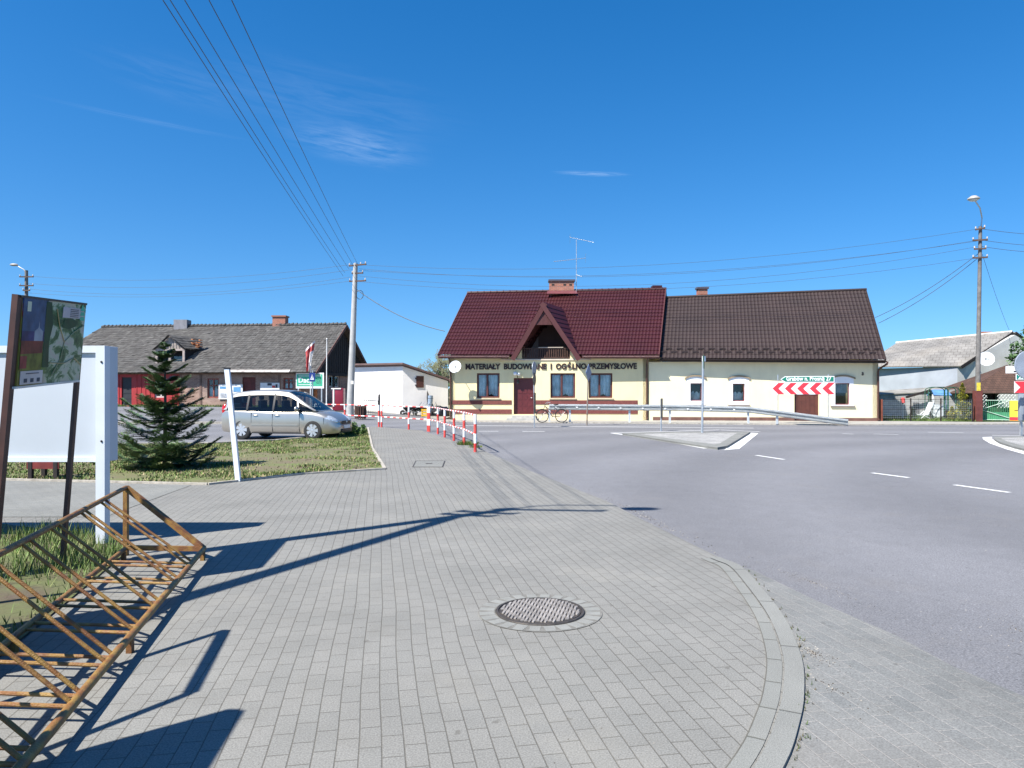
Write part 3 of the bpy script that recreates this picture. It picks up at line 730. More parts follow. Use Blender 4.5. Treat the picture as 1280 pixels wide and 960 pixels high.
def downpipe(par, w, px, ztop_, zeave, mat, out=.55, name='downpipe'):
    u = w.uv(px, 490)[0]; bm = nb()
    tube(bm, [w.pt(u, zeave, out), w.pt(u, zeave-.1, out), w.pt(u, zeave-.42, .1), w.pt(u, zeave-.55, .07), w.pt(u, .15, .07), w.pt(u, .05, .2)], .05, 8)
    for z in (.9, 2.2): SW.box(bm, u-.07, u+.07, z, z+.04, .0, .09)
    obj(name, bm, mat, par)
brownpipe = M('brown_pipe', (.07, .028, .02), .4, var=.1)
downpipe(shop, SW, 808.5, 0, 3.6, brownpipe); downpipe(shop, SW, 563.5, 0, 3.6, brownpipe)
# chimneys
def chimney(par, px0, px1, pyt, pyb, y, dp, cap=True, vents=(), mat=None, skirt=True, capmat=None):
    a, b = P(px0, pyt, y), P(px1, pyb, y); bm = nb()
    obox(bm, V((a.x, y, b.z-.8)), V((b.x-a.x, 0, 0)), V((0, dp, 0)), V((0, 0, a.z-b.z+.8))); fixn(bm); uvbox(bm)
    c = obj('chimney', bm, mat or brickchim, par, smooth=False)
    if cap:
        bm = nb(); obox(bm, V((a.x-.07, y-.07, a.z)), V((b.x-a.x+.14, 0, 0)), V((0, dp+.14, 0)), V((0, 0, .11))); obj('chimney_cap', bm, capmat or M('cap_metal', (.10, .09, .11), .5, .3), c, smooth=False)
    if vents:
        bm = nb()
        for v in vents: x = a.x+(b.x-a.x)*v; box(bm, (x, y-.004, a.z-.22), (.17, .012, .1))
        objs('vent', bm, darkm, c, smooth=False)
    if skirt:
        bm = nb(); slab(bm, [V((a.x-.2, y-.34, b.z-.22)), V((b.x+.2, y-.34, b.z-.22)), V((b.x+.12, y-.02, b.z+.02)), V((a.x-.12, y-.02, b.z+.02))], .02); obj('flashing', bm, M('burgundy_flashing', (.14, .045, .05), .4), c, smooth=False)
    return c
chimney(shop, 687, 717.5, 351.5, 363.5, 45.2, .65, vents=(.14, .62, .86))
chimney(shop, 817, 826, 359, 364, 45.2, .5, skirt=False, mat=burg, capmat=burg)
# ------------------------------------------------------------ attached brown-roofed house
HB = thing('cream_house', 'long cream house with a dark brown roof and arched white windows', 'house', tuple(B_))
hh = [SW.hole(858, 474.5, 881, 506), SW.hole(911.5, 475, 936, 506), SW.hole(1039.5, 474.5, 1067, 507), SW.hole(993, 488, 1024, 523)]
hh[3] = (hh[3][0], hh[3][1], .0, hh[3][3])
bm = nb(); SW.panel(bm, uJ+.02, SW.L, -.1, 3.3, hh, .32)
obj('front_wall', bm, cream2, HB, smooth=False)
C_ = SW.pt(SW.L, 0)
bm = nb(); prof = [C_, C_+DV*2, C_+DV*2+V((0, 0, 3.3)), C_+DV*.97+V((0, 0, 7.35)), C_+V((0, 0, 3.3))]
vs = [bm.verts.new(p) for p in prof]; vt = [bm.verts.new(p-U_*.3) for p in prof]; bm.faces.new(vs); bm.faces.new(vt[::-1])
for i in range(5): bm.faces.new((vs[i], vt[i], vt[(i+1) % 5], vs[(i+1) % 5]))
obox(bm, B_+DV*2+U_*.02, U_*(SW.L-uJ), V((0, -.3, 0)), V((0, 0, 3.3)))
fixn(bm); obj('gable_wall', bm, cream2, HB, smooth=False)
e0, e1 = P(824.5, 447.5, 40.35), P(1107, 449.5, 39.0); r0, r1 = P(831.5, 372.5, 44.7), P(1082, 362.5, 43.3)
bm = nb(); tile_roof(bm, e0, e1, r0, r1, wave=.21, row=.35, step=.02, amp=.016)
b0_, b1_ = V((2*r0.x-e0.x, 2*r0.y-e0.y, e0.z)), V((2*r1.x-e1.x, 2*r1.y-e1.y, e1.z)); tile_roof(bm, b1_, b0_, r1, r0, sub=2)
rb = obj('roof', bm, brownroof, HB, ang=.5)
bm = nb(); tube(bm, [r0+V((0, 0, .03)), r1+V((.05, 0, .03))], .085, 8); obj('ridge_cap', bm, brownroof, rb)
bm = nb()    # snow guards
for row, off in ((.075, 0), (.125, .5)):
    for i in range(20):
        t = (i+.3+off)/20.3; p = e0.lerp(e1, t).lerp(r0.lerp(r1, t), row) + V((0, -.03, .07)); box(bm, p, (.34, .03, .09))
objs('snow_guard', bm, brownroof, rb, smooth=False)
bm = nb(); bar(bm, e0+V((0, .02, -.11)), e1+V((0, .02, -.11)), .04, .17)
bar(bm, e1+V((.01, 0, -.04)), r1+V((.01, 0, -.04)), .04, .2); bar(bm, r1+V((.01, 0, -.04)), b1_+V((.01, 0, -.04)), .04, .2)
slab(bm, [e0+V((0, .05, -.1)), e1+V((0, .05, -.1)), e1+V((0, .8, -.1)), e0+V((0, .8, -.1))], .03)
objs('fascia', bm, M('dark_brown_fascia', (.03, .018, .016), .5), rb, smooth=False)
gutter('gutter', e0+V((0, -.09, -.07)), e1+V((0, -.09, -.07)), M('dark_brown_gutter', (.035, .02, .018), .45), rb)
def arched(x0, x1, yt, yb, gx0, gx1, gy0, gy1, curt):
    u0, u1, z0, z1 = SW.hole(x0, yt, x1, yb)
    f = window(SW, HB, gx0, gy0, gx1, gy1, M('dark_red_frame', (.16, .04, .04), .5), mull=False, frame_w=.05, curtain=curt)
    g0, g1, gz0, gz1 = SW.hole(gx0, gy0, gx1, gy1)
    bm = nb(); SW.box(bm, u0, g0, z0, z1, -.28, .012); SW.box(bm, g1, u1, z0, z1, -.28, .012); SW.box(bm, g0, g1, gz1, z1, -.28, .012); SW.box(bm, g0, g1, z0, gz0, -.28, .012)
    obj('surround', bm, pvc, f, smooth=False)
    bm = nb(); n = 10; w_ = (u1-u0)+.16; c_ = (u0+u1)/2; prev = None
    for i in range(n+1):
        a = -w_/2+w_*i/n; z = z1+.02+.16*(1-(2*a/w_)**2)
        q = (SW.pt(c_+a, z, 0), SW.pt(c_+a, z+.09, 0), SW.pt(c_+a, z+.09, .07), SW.pt(c_+a, z, .07)); r = [bm.verts.new(p) for p in q]
        if prev:
            for k in range(4): bm.faces.new((prev[k], prev[(k+1) % 4], r[(k+1) % 4], r[k]))
        prev = r
    # white tympanum under the arch
    bmt = nb(); pts_ = [SW.pt(u0, z1, .005), SW.pt(u1, z1, .005)]+[SW.pt(c_+w_*.46*(1-2*i/8), z1+.02+.155*(1-(1-2*i/8)**2*.85), .005) for i in range(9)]
    obj('arch_moulding', bm, M('arch_brown', (.26, .20, .13), .8), f, smooth=False); fc = poly(bmt, pts_); fixn(bmt); obj('arch_panel', bmt, pvc, f, smooth=False)
    bm = nb(); SW.box(bm, u0-.06, u1+.06, z0-.07, z0-.01, -.01, .09); obj('sill', bm, M('sill_grey', (.22, .19, .18), .7), f, smooth=False)
    return f
arched(858, 881, 474.5, 506, 863, 877.5, 479, 501, 'cafe'); arched(911.5, 936, 475, 506, 916, 931, 479.5, 501.5, 'cafe'); arched(1039.5, 1067, 474.5, 507, 1044, 1062, 479, 506, 'blind')
u0, u1, z0, z1 = hh[3]
bm = nb(); 
for i in range(6): SW.box(bm, u0+(u1-u0)*i/6+.005, u0+(u1-u0)*(i+1)/6-.005, 0, z1, -.2, -.15)
SW.box(bm, u0, u1, z1-.08, z1, -.15, -.13)
dd = obj('garage_door', bm, M('brown_door', (.10, .032, .022), .55, var=.18, scale=4), HB, smooth=False)
bm = nb(); SW.box(bm, uJ+.25, u0, -.02, .19, .002, .03); SW.box(bm, u1, SW.L+.01, -.02, .17, .002, .03); obj('plinth', bm, M('plinth_brown', (.14, .07, .055), .85, var=.2), HB, smooth=False)
bm = nb(); u = SW.L-.02; ue = u+.45
tube(bm, [SW.pt(u+.28, 3.25, .55), SW.pt(u+.25, 3.12, .55), SW.pt(u+.0, 2.85, .12), SW.pt(u-.02, 2.7, .08), SW.pt(u-.02, .15, .08), SW.pt(u-.02, .05, .25)], .055, 8); obj('downpipe', bm, brownpipe, HB)
chimney(HB, 873, 884.5, 361, 369.5, 44.8, .5, skirt=False)
bm = text_bm('3', .22, .01, .012); place_text(bm, SW.pt(SW.uv(1077, 468)[0], SW.uv(1077, 469)[1], .02), SW.U, SW.N); obj('house_number', bm, MATS['dark_brown_letters'], HB, smooth=False)
# fixtures on the shop wall: dish, lamp
def dish(px, py, y, r, label, mount, face=V((-.35, -.85, .38)), name='satellite_dish'):
    c = P(px, py, y); t = thing(name, label, 'satellite dish', tuple(c)); f = face.normalized(); q = f.to_track_quat('Z', 'Y').to_matrix()
    bm = nb(); lathe(bm, (0, 0, 0), [(r*k/6, .22*r*(k/6)**2-.11*r) for k in range(1, 7)]+[(r*.985, .22*r-.11*r-.012)]+[(r*k/6, .22*r*(k/6)**2-.11*r-.02) for k in range(5, 0, -1)], 28)
    for v in bm.verts: v.co = c + q @ v.co
    fixn(bm); obj('reflector', bm, M('dish_white', (.70, .71, .72), .5, var=.08), t)
    bm = nb(); fd = c + q @ V((0, -r*.9, 0)); ft = c+q @ V((0, -r*.35, r*.95)); tube(bm, [fd, ft], .012, 6); box(bm, ft, (.07, .1, .07)); obj('feed_arm', bm, steel, t)
    bm = nb(); tube(bm, [c-f*.1*r, V(c)+V((0, (mount.y-c.y)*.8, -.05)), mount], .022, 6); obj('bracket', bm, steel, t)
    return t
dish(569, 458.5, 40.75, .36, 'white satellite dish on the left corner of the shop front', SW.pt(.12, 2.75, 0)+V((0, 0, 0)), face=V((-.25, -.9, .3)))
u, z = SW.uv(645, 467.5); lp = thing('wall_lamp', 'small white globe wall lamp beside the shop door', 'wall lamp', tuple(SW.pt(u, z)))
bm = nb(); tube(bm, [SW.pt(u+.12, z-.45, .0), SW.pt(u+.12, z-.4, .12), SW.pt(u+.1, z-.1, .16), SW.pt(u, z, .16)], .018, 6); SW.box(bm, u+.05, u+.19, z-.55, z-.33, .0, .03); obj('arm', bm, black, lp)
bm = nb(); ellipsoid(bm, SW.pt(u-.03, z+.02, .17), (.12, .12, .12), 14, 10); ellipsoid(bm, SW.pt(u+.17, z-.02, .17), (.1, .1, .09), 12, 8); obj('globe', bm, pvc, lp)
# antenna on the roof
an = thing('roof_antenna', 'tall thin television antenna mast beside the shop chimney', 'antenna', tuple(P(720.5, 362, 45.3)))
m0, m1 = P(720.5, 366, 45.3), P(720.5, 300, 45.3)
bm = nb(); tube(bm, [m0, m1], .022, 6); tube(bm, [P(718, 355, 45.4), P(720.5, 355, 45.3)], .015, 6); obj('mast', bm, steel, an)
def yagi(a, b, n, l, name='aerial'):
    bm = nb(); tube(bm, [a, b], .014, 6); d = (b-a).normalized(); s = V((d.y, -d.x, 0)).normalized()*-1 + V((.25, 0, 0)); s.normalize()
    for i in range(n):
        p = a.lerp(b, (i+.5)/n); tube(bm, [p-s*l/2, p+s*l/2], .007, 5)
    obj(name, bm, steel, an)
    return
yagi(P(712.5, 296.5, 45.3), P(742, 303, 44.6), 11, .45); yagi(P(692, 327, 45.0), P(732, 322.5, 45.3), 12, .5); yagi(P(720.5, 343.5, 45.3), P(727, 345.5, 45), 3, .3)
bm = nb(); c = P(713, 298, 45.2); 
for k in range(5): tube(bm, [c+V((-.02, .25, -.25+k*.12)), c+V((-.02, -.25, -.25+k*.12))], .006, 5)
c = P(731.5, 322.5, 45.2)
for k in range(5): tube(bm, [c+V((.02, .25, -.25+k*.12)), c+V((.02, -.25, -.25+k*.12))], .006, 5)
obj('reflector', bm, steel, an)
# ------------------------------------------------------------ old timber house on the left
oF0, oF1 = V((-35.2, 53.7, 0)), V((-14.4, 52.0, 0)); GZ = .60
OW = Wall(oF0, oF1)
oB1 = V((-12.35, 60.6, 0)); oB0 = oF0 + (oB1-oF1)
OG = Wall(oF1, oB1)
OH = thing('old_timber_house', 'long old low house with a mossy grey tiled roof and weathered brick and timber walls', 'house', (oF1.x, oF1.y, GZ))
oldbrick = brickmat('weathered_whitewashed_brick', (.33, .21, .16), (.24, .13, .10), (.34, .27, .23), .27, .085, ms=.012, coord='UV', rough=.95, big=.35, stain=(.45, .36, .32))
redwall = M('red_boards', (.36, .028, .03), .6, var=.18, scale=2)
dkt = M('dark_tarred_timber', (.018, .012, .011), .8, var=.3, scale=5)
ez = 3.18
ow = [OW.hole(259, 473, 273.5, 497.5), OW.hole(303, 471.5, 319.5, 508), OW.hole(354, 472.5, 366.5, 487), OW.hole(193, 473, 208, 497), OW.hole(152, 471.5, 164.5, 507), OW.hole(386, 487, 396, 505)]
uS = OW.uv(226, 490)[0]
bm = nb(); OW.panel(bm, uS, OW.L, GZ-.3, ez, ow[:3]+ow[5:], .3); 
OG.panel(bm, .0, OG.L, GZ-.3, ez-.12, [OG.hole(411.5, 469, 424.5, 484)], .3)
obox(bm, oB1, oB0-oB1, V((0, -.3, 0)), V((0, 0, ez))); obox(bm, oF0, oB0-oF0, U_*.3, V((0, 0, ez)))
uvbox(bm); obj('brick_wall', bm, oldbrick, OH, smooth=False)
bm = nb(); OW.panel(bm, 0, uS, GZ-.3, ez, [ow[3], ow[4]], .3)
for i in range(32):
    u = uS*i/32
    if not (ow[3][0]-.2 < u < ow[3][1]+.1 or ow[4][0]-.2 < u < ow[4][1]+.1): OW.box(bm, u, u+.05, GZ-.1, ez, .001, .03)
obj('red_boarded_wall', bm, redwall, OH, smooth=False)
bm = nb(); OW.box(bm, 0, OW.L, ez-.28, ez-.02, .03, .12)
u0, _ = OW.uv(226, 480); 
for px in (226, 251, 283, 349, 375): 
    u = OW.uv(px, 480)[0]; OW.box(bm, u-.08, u+.08, GZ-.1, ez-.28, .002, .04)
obj('timber_frame', bm, M('grey_brown_timber', (.16, .10, .08), .85, var=.35, scale=4), OH, smooth=False)
bm = nb(); OW.box(bm, ow[1][0], ow[1][1], ow[1][2]-.1, ow[1][3], -.14, -.08); 
dd = obj('door', bm, M('dark_red_door', (.12, .025, .02), .7, var=.25, scale=5), OH, smooth=False)
bm = nb(); OW.box(bm, ow[4][0], ow[4][1], ow[4][2]-.1, ow[4][3], -.14, -.08)
for i in range(5): OW.box(bm, ow[4][0]+.05, ow[4][1]-.05, ow[4][2]+.1+i*.4, ow[4][2]+.13+i*.4, -.08, -.06)
obj('black_door', bm, M('black_boards', (.022, .024, .03), .6, var=.2, scale=5), OH, 'black door in the red boarded end', smooth=False)
bm = nb(); OW.box(bm, ow[5][0], ow[5][1], ow[5][2]-.1, ow[5][3], -.14, -.08); obj('shop_door', bm, M('orange_brown_door', (.34, .11, .03), .7, var=.3, scale=6), OH, smooth=False)
for x0, y0, x1, y1, mt in ((259, 473, 273.5, 497.5, M('old_red_frame', (.25, .07, .05), .7)), (354, 472.5, 366.5, 487, MATS['old_red_frame']), (193, 473, 208, 497, M('old_white_frame', (.55, .5, .46), .7))):
    f = window(OW, OH, x0, y0, x1, y1, mt, curtain='cafe' if x0 != 193 else None, frame_w=.1, split=.5)
    u0, u1, z0, z1 = OW.hole(x0, y0, x1, y1); bm = nb(); OW.box(bm, u0+.1, u1-.1, z0+(z1-z0)*.62, z0+(z1-z0)*.62+.06, -.14, -.09); obj('glazing_bar', bm, mt, f, smooth=False)
f = window(OG, OH, 411.5, 469, 424.5, 484, M('old_white_frame', (.55, .5, .46), .7), curtain=None, frame_w=.1, split=.5)
# gable boards
rz = 6.86; rI = .45
og_a, og_b = OG.pt(-.55, ez-.15, .35), OG.pt(OG.L+.55, ez-.2, .35)
apex = OG.pt(OG.L/2, rz-.12, .35)
bm = nb(); slab(bm, [OG.pt(-.2, ez-.12, .05), OG.pt(OG.L+.2, ez-.12, .05), OG.pt(OG.L/2, rz-.3, .05)], .12)
n_ = 26
for i in range(n_):
    u = -.1+(OG.L+.2)*(i+.5)/n_; h_ = (rz-.35-ez)*(1-abs(u-OG.L/2)/(OG.L/2+.2)); OG.box(bm, u-.03, u+.03, ez-.1, ez+h_, .05, .075)
obj('gable_boards', bm, dkt, OH, smooth=False)
bm = nb(); OG.box(bm, -.2, OG.L+.2, ez-.35, ez-.13, .02, .14)
for u in (.05, 3.2, 6.4, OG.L-.1): OG.box(bm, u-.09, u+.09, GZ-.1, ez-.35, .002, .06)
obj('gable_beam', bm, dkt, OH, smooth=False)
# roof: rows of separate clay tiles
oe0, oe1 = OW.pt(-.5, ez-.12, .55), OW.pt(OW.L, ez-.12, .55)+OG.N*.4
oe1 = V((oF1.x, oF1.y, 0)) + OW.N*.55 + OW.U*.45 + V((0, 0, ez-.14)); oe0 = oF0 + OW.N*.55 - OW.U*.5 + V((0, 0, ez-.14))
mid1 = (oF1+oB1)/2; mid0 = (oF0+oB0)/2
or1 = V((mid1.x, mid1.y, rz)) + OW.U*.45; or0 = V((mid0.x, mid0.y, rz-.05)) + OW.U*1.2
ob1 = oB1 - OW.N*.55 + OW.U*.45 + V((0, 0, ez-.14)); ob0 = oB0 - OW.N*.55 - OW.U*.5 + V((0, 0, ez-.14))
def clay(bm, E0, E1, R0, R1, w=.24, row=.3, jit=1, keep=None):
    n = (E1-E0).cross(R0-E0).normalized(); n = n if n.z > 0 else -n
    L = (E1-E0).length; SL = (R0-E0).length; nr = int(SL/row); nc = int(L/w)
    for r in range(nr):
        b0, b1 = r/nr-.012, (r+1)/nr+.02
        sag = .05*math.sin(r*1.1)
        for c in range(nc):
            a0, a1 = (c+.03)/nc, (c+.97)/nc
            j = random.uniform(-.008, .008)*jit; hgt = random.uniform(.02, .045)+ (.03 if random.random() < .02 else 0)
            pt = lambda a, b, h: (E0.lerp(E1, a)).lerp(R0.lerp(R1, a), max(-.01, min(1, b+j))) + n*(h+.03*math.sin(a*9+2)*math.sin(b*3.1))
            p = [pt(a0, b0, hgt), pt(a1, b0, hgt), pt(a1, b1, .006), pt(a0, b1, .006)]
            if keep and not keep((p[0]+p[2])/2): continue
            m_ = (p[0]+p[1])/2 + n*.014; m2 = (p[3]+p[2])/2+n*.014; mi = random.choice((0, 0, 0, 1, 1, 2))
            v = [bm.verts.new(x) for x in p]; k0, k1 = bm.verts.new(m_), bm.verts.new(m2)
            f = bm.faces.new((v[0], k0, k1, v[3])); f.material_index = mi; f = bm.faces.new((k0, v[1], v[2], k1)); f.material_index = mi
            q = [bm.verts.new(pt(a0, b0, 0)), bm.verts.new(pt(a1, b0, 0))]
            f = bm.faces.new((q[0], q[1], v[1], k0, v[0])); f.material_index = mi
tiles = [M('mossy_grey_tile', (.076, .073, .069), .95, var=.30, scale=1.6, bump=.6, bscale=30), M('brown_grey_tile', (.064, .060, .056), .95, var=.3, scale=2.5, bump=.6), M('pale_lichen_tile', (.092, .088, .082), .95, var=.3, scale=3, bump=.6)]
dq = (OW.uv(196, 420)[0]+OW.uv(236, 420)[0])/2
bm = nb(); clay(bm, oe0, oe1, or0, or1); 
rfo = obj('roof', bm, tiles, OH, ang=.35)
bm = nb(); slab(bm, [oe0-V((0, 0, .03)), oe1-V((0, 0, .03)), or1-V((0, 0, .03)), or0-V((0, 0, .03))], .05); slab(bm, [ob1, ob0, or0, or1], .06); 
obj('roof_boarding', bm, M('old_roof_boards', (.09, .07, .055), .9), rfo, smooth=False)
bm = nb(); 
for a, b in ((oe1, or1), (ob1, or1)): bar(bm, a+V((.03, 0, -.1)), b+V((.03, 0, -.08)), .05, .2)
objs('bargeboard', bm, M('weathered_bargeboard', (.12, .06, .05), .85, var=.3, scale=6), rfo, smooth=False)
bm = nb()
nrt = 62
for i in range(nrt):
    a = or0.lerp(or1, i/nrt); b = or0.lerp(or1, (i+.93)/nrt); dz = random.uniform(-.01, .02)
    tube(bm, [a+V((0, 0, .0+dz)), b+V((0, 0, .06+dz))], [.12, .14], 8)
obj('ridge_tiles', bm, tiles[0], rfo)
bm = nb(); 
for x0, x1 in ((292, 366),): 
    a, b = OW.uv(x0, 466)[0], OW.uv(x1, 466)[0]; slab(bm, [OW.pt(a, ez-.14, .72), OW.pt(b, ez-.16, .72), OW.pt(b, ez+.02, .45), OW.pt(a, ez+.03, .45)], .02)
obj('eaves_sheet', bm, M('pale_rusty_sheet', (.42, .38, .35), .6, .3, var=.4, scale=3), rfo, smooth=False)
# dormer with a broken side
dmr = nb()
dy = 53.0
def DP(px, py, y=dy): return P(px, py, y)
ap = DP(210, 418.5); fl_, fr_ = DP(190.5, 437), DP(230.5, 435.5)
bk = V((ap.x+1.1, ap.y+2.7, ap.z-.02))
clay(dmr, fr_, fr_+V((1.5, 3.0, 0))*.95, ap, bk); clay(dmr, fl_+V((1.0, 2.4, 0)), fl_, bk, ap)
dm = obj('dormer', dmr, tiles, OH, ang=.35)
bm = nb(); b0_, b1_ = DP(193, 437), DP(228, 437); c0, c1 = DP(193, 463), DP(228, 463)
yb = dy+.3
for pts_ in ([b0_, ap+V((0, 0, -.12)), b1_],):
    slab(bm, [p+V((0, .3, 0)) for p in (b0_, b1_, ap)], .06)
for i in range(9):
    x = b0_.x+(b1_.x-b0_.x)*i/9; bar(bm, (x+.06, dy+.28, b0_.z), (x+.06, dy+.28, b0_.z+.2+1.1*min(i, 8-i)/5.0), .08, .02)
obj('dormer_gable', bm, M('bare_grey_boards', (.30, .26, .23), .9, var=.35, scale=5), dm, smooth=False)
bm = nb()
for px in (193.5, 210, 227.5):
    a = DP(px, 438); b = DP(px, 463); bar(bm, (a.x, dy+.3, b.z-.3), (a.x, dy+.3, a.z+.1), .16, .12)
bar(bm, (b0_.x, dy+.3, b0_.z), (b1_.x, dy+.3, b1_.z), .14, .14)
obj('dormer_posts', bm, M('pale_posts', (.36, .30, .27), .9, var=.3, scale=5), dm, smooth=False)
bm = nb(); slab(bm, [V((b1_.x, dy+.35, b1_.z)), V((c1.x, dy+.35, c1.z-.4)), V((c1.x+1.2, dy+2.6, b1_.z))], .05); slab(bm, [V((b0_.x, dy+.35, b0_.z)), V((b0_.x+1, dy+2.6, b1_.z)), V((c0.x, dy+.35, c0.z-.4))], .05)
obox(bm, V((b0_.x, dy+.9, c0.z-.5)), V((b1_.x-b0_.x, 0, 0)), V((0, .05, 0)), V((0, 0, b0_.z-c0.z+.5))); obj('dormer_side', bm, dkt, dm, smooth=False)
bm = nb(); p = DP(215, 442); obox(bm, V((p.x, dy+.33, DP(0, 461).z)), V((.8, 0, 0)), V((0, .03, 0)), V((0, 0, .95))); obj('dormer_pane', bm, glass, dm, smooth=False)
bm = nb(); 
for i in range(16):
    c = DP(246+random.uniform(-5, 6), 430+random.uniform(-6, 6), 54.2); box(bm, c, (.22, .2, .06), rz=random.uniform(0, 3))
obj('fallen_tiles', bm, M('orange_brick_rubble', (.42, .17, .07), .9, var=.35, scale=8), rfo, 'heap of broken orange tiles beside the dormer', smooth=False)
greyr = M('grey_render_chimney', (.22, .22, .24), .9, var=.2)
chimney(OH, 217, 233.5, 399.5, 416, 57, .8, mat=greyr, cap=False, skirt=False); chimney(OH, 340.5, 356.5, 396, 409, 56.6, .8, mat=redbrick, cap=True, capmat=M('rust_cap', (.30, .13, .08), .8), skirt=False)
# posters and sign on the old house
def board(w, x0, y0, x1, y1, d, name, label, cat, mat, parts=()):
    u0, z1 = w.uv(x0, y0, d); u1, z0 = w.uv(x1, y1, d); t = thing(name, label, cat, tuple(w.pt(u0, z0, d)))
    bm = nb(); w.box(bm, u0, u1, z0, z1, d, d+.03); obj('panel', bm, mat, t, smooth=False)
    for nm, a0, b0, a1, b1, m_ in parts:
        bm = nb(); w.box(bm, u0+(u1-u0)*a0, u0+(u1-u0)*a1, z0+(z1-z0)*b0, z0+(z1-z0)*b1, d+.032, d+.038); obj(nm, bm, m_, t, smooth=False)
    return t, u0, u1, z0, z1
wpap = M('white_poster', (.72, .72, .72), .7, var=.06, scale=5)
blu = M('print_blue', (.10, .28, .50), .7); redpr = M('print_red', (.55, .06, .05), .7); gry = M('print_grey', (.40, .42, .46), .7, var=.3, scale=9); grn = M('print_green', (.05, .40, .24), .5, var=.06); dkgr = M('print_dark', (.05, .06, .08), .7)
board(OW, 273.5, 480.5, 303.5, 499, .06, 'poster', 'large white poster with a blue printed heading behind the silver car', 'poster', wpap, (('blue_print', .05, .70, .55, .86, blu), ('grey_print', .08, .1, .9, .4, gry), ('blue_print', .62, .5, .92, .82, blu)))
t, u0, u1, z0, z1 = board(OW, 325.5, 478.5, 349.5, 487.5, .06, 'poster', 'white poster with dark marks left of the green shop sign', 'poster', wpap, (('red_print', .62, .3, .78, .62, redpr), ('dark_print', .38, .62, .6, .95, dkgr), ('dark_print', .8, .3, .9, .8, dkgr)))
t, u0, u1, z0, z1 = board(OW, 370, 466, 405, 485.5, .3, 'shop_sign', 'green and white shop sign on posts by the old house gable', 'sign', wpap, (('green_panel', .03, .14, .95, .9, grn), ('white_disc_panel', .72, .28, .9, .66, wpap)))
bm = text_bm('Dach', .5, .004, .012, width=(u1-u0)*.5); place_text(bm, OW.pt(u0+(u1-u0)*.1, z0+(z1-z0)*.38, .345), OW.U, OW.N); obj('script_letters', bm, wpap, t, smooth=False)
bm = nb(); 
for k in range(2): OW.box(bm, u0+(u1-u0)*.1, u0+(u1-u0)*(.6+.3*k), z0+(z1-z0)*(.22+.56*k), z0+(z1-z0)*(.26+.56*k), .342, .346)
obj('small_print', bm, wpap, t, smooth=False)
bm = nb()
for u in (u0+.15, u1-.2): OW.box(bm, u, u+.08, GZ-.1, z0, .3, .36)
obj('post', bm, steel, t, smooth=False)
t, u0, u1, z0, z1 = board(OG, 444.5, 470.5, 457, 484, .08, 'poster', 'cream notice board of dark pictures on the gable wall by the concrete pole', 'poster', M('cream_poster', (.60, .56, .46), .8, var=.1))
bm = nb()
for i in range(4):
    for j in range(2): OG.box(bm, u0+(u1-u0)*(.08+.23*i), u0+(u1-u0)*(.24+.23*i), z0+(z1-z0)*(.1+.45*j), z0+(z1-z0)*(.4+.45*j), .112, .118)
obj('picture', bm, M('dark_picture', (.16, .13, .10), .7, var=.6, scale=9), t, smooth=False)
# ------------------------------------------------------------ white garage
GA, GB, GC = V((-11.3, 51.4, 0)), V((-7.53, 49.6, 0)), V((-4.5, 50.7, 0))
g1, g2 = Wall(GA, GB), Wall(GB, GC)
gt = thing('white_garage', 'white rendered garage with a sloping roof and one brown shuttered window', 'garage', tuple(GB))
h1 = P(0, 455.3, 49.6).z; h0 = P(0, 455.8, 51.4).z; h2 = P(0, 476.5, 50.7).z
bm = nb()
GD = GA+(GC-GB)
vs = lambda p, h: [bm.verts.new((p.x, p.y, -.1)), bm.verts.new((p.x, p.y, h))]
a, b, c, d = vs(GA, h1), vs(GB, h1), vs(GC, h2), vs(GD, h2)
for p, q in ((a, b), (b, c), (c, d), (d, a)): bm.faces.new((p[0], q[0], q[1], p[1]))
bm.faces.new((a[1], b[1], c[1], d[1])); fixn(bm); obj('wall', bm, stucco_w, gt, smooth=False)
bm = nb(); o_ = .22
pA, pB, pC, pD = (GA+(GA-GC).normalized()*.2+V((0, -.25, h1+.1)), GB+V((.05, -.3, h1+.1)), GC+V((.35, .0, h2+.08)), GD+V((0, .3, h2+.08)))
slab(bm, [pA, pB, pC, pD], .13); obj('roof', bm, M('brown_bitumen', (.08, .045, .042), .8, var=.2), gt, smooth=False)
bm = nb(); g2.pbox(bm, 520.3, 470, 529.5, 484.5, -.01, .05); sh = obj('shutter', bm, M('dark_brown_shutter', (.06, .016, .014), .6, var=.15, scale=6), gt, smooth=False)
bm = nb(); 
for y_ in (473, 481.5): 
    u, z = g2.uv(520, y_); g2.box(bm, u-.06, u, z-.05, z+.05, 0, .06)
obj('hinge', bm, black, sh, smooth=False)
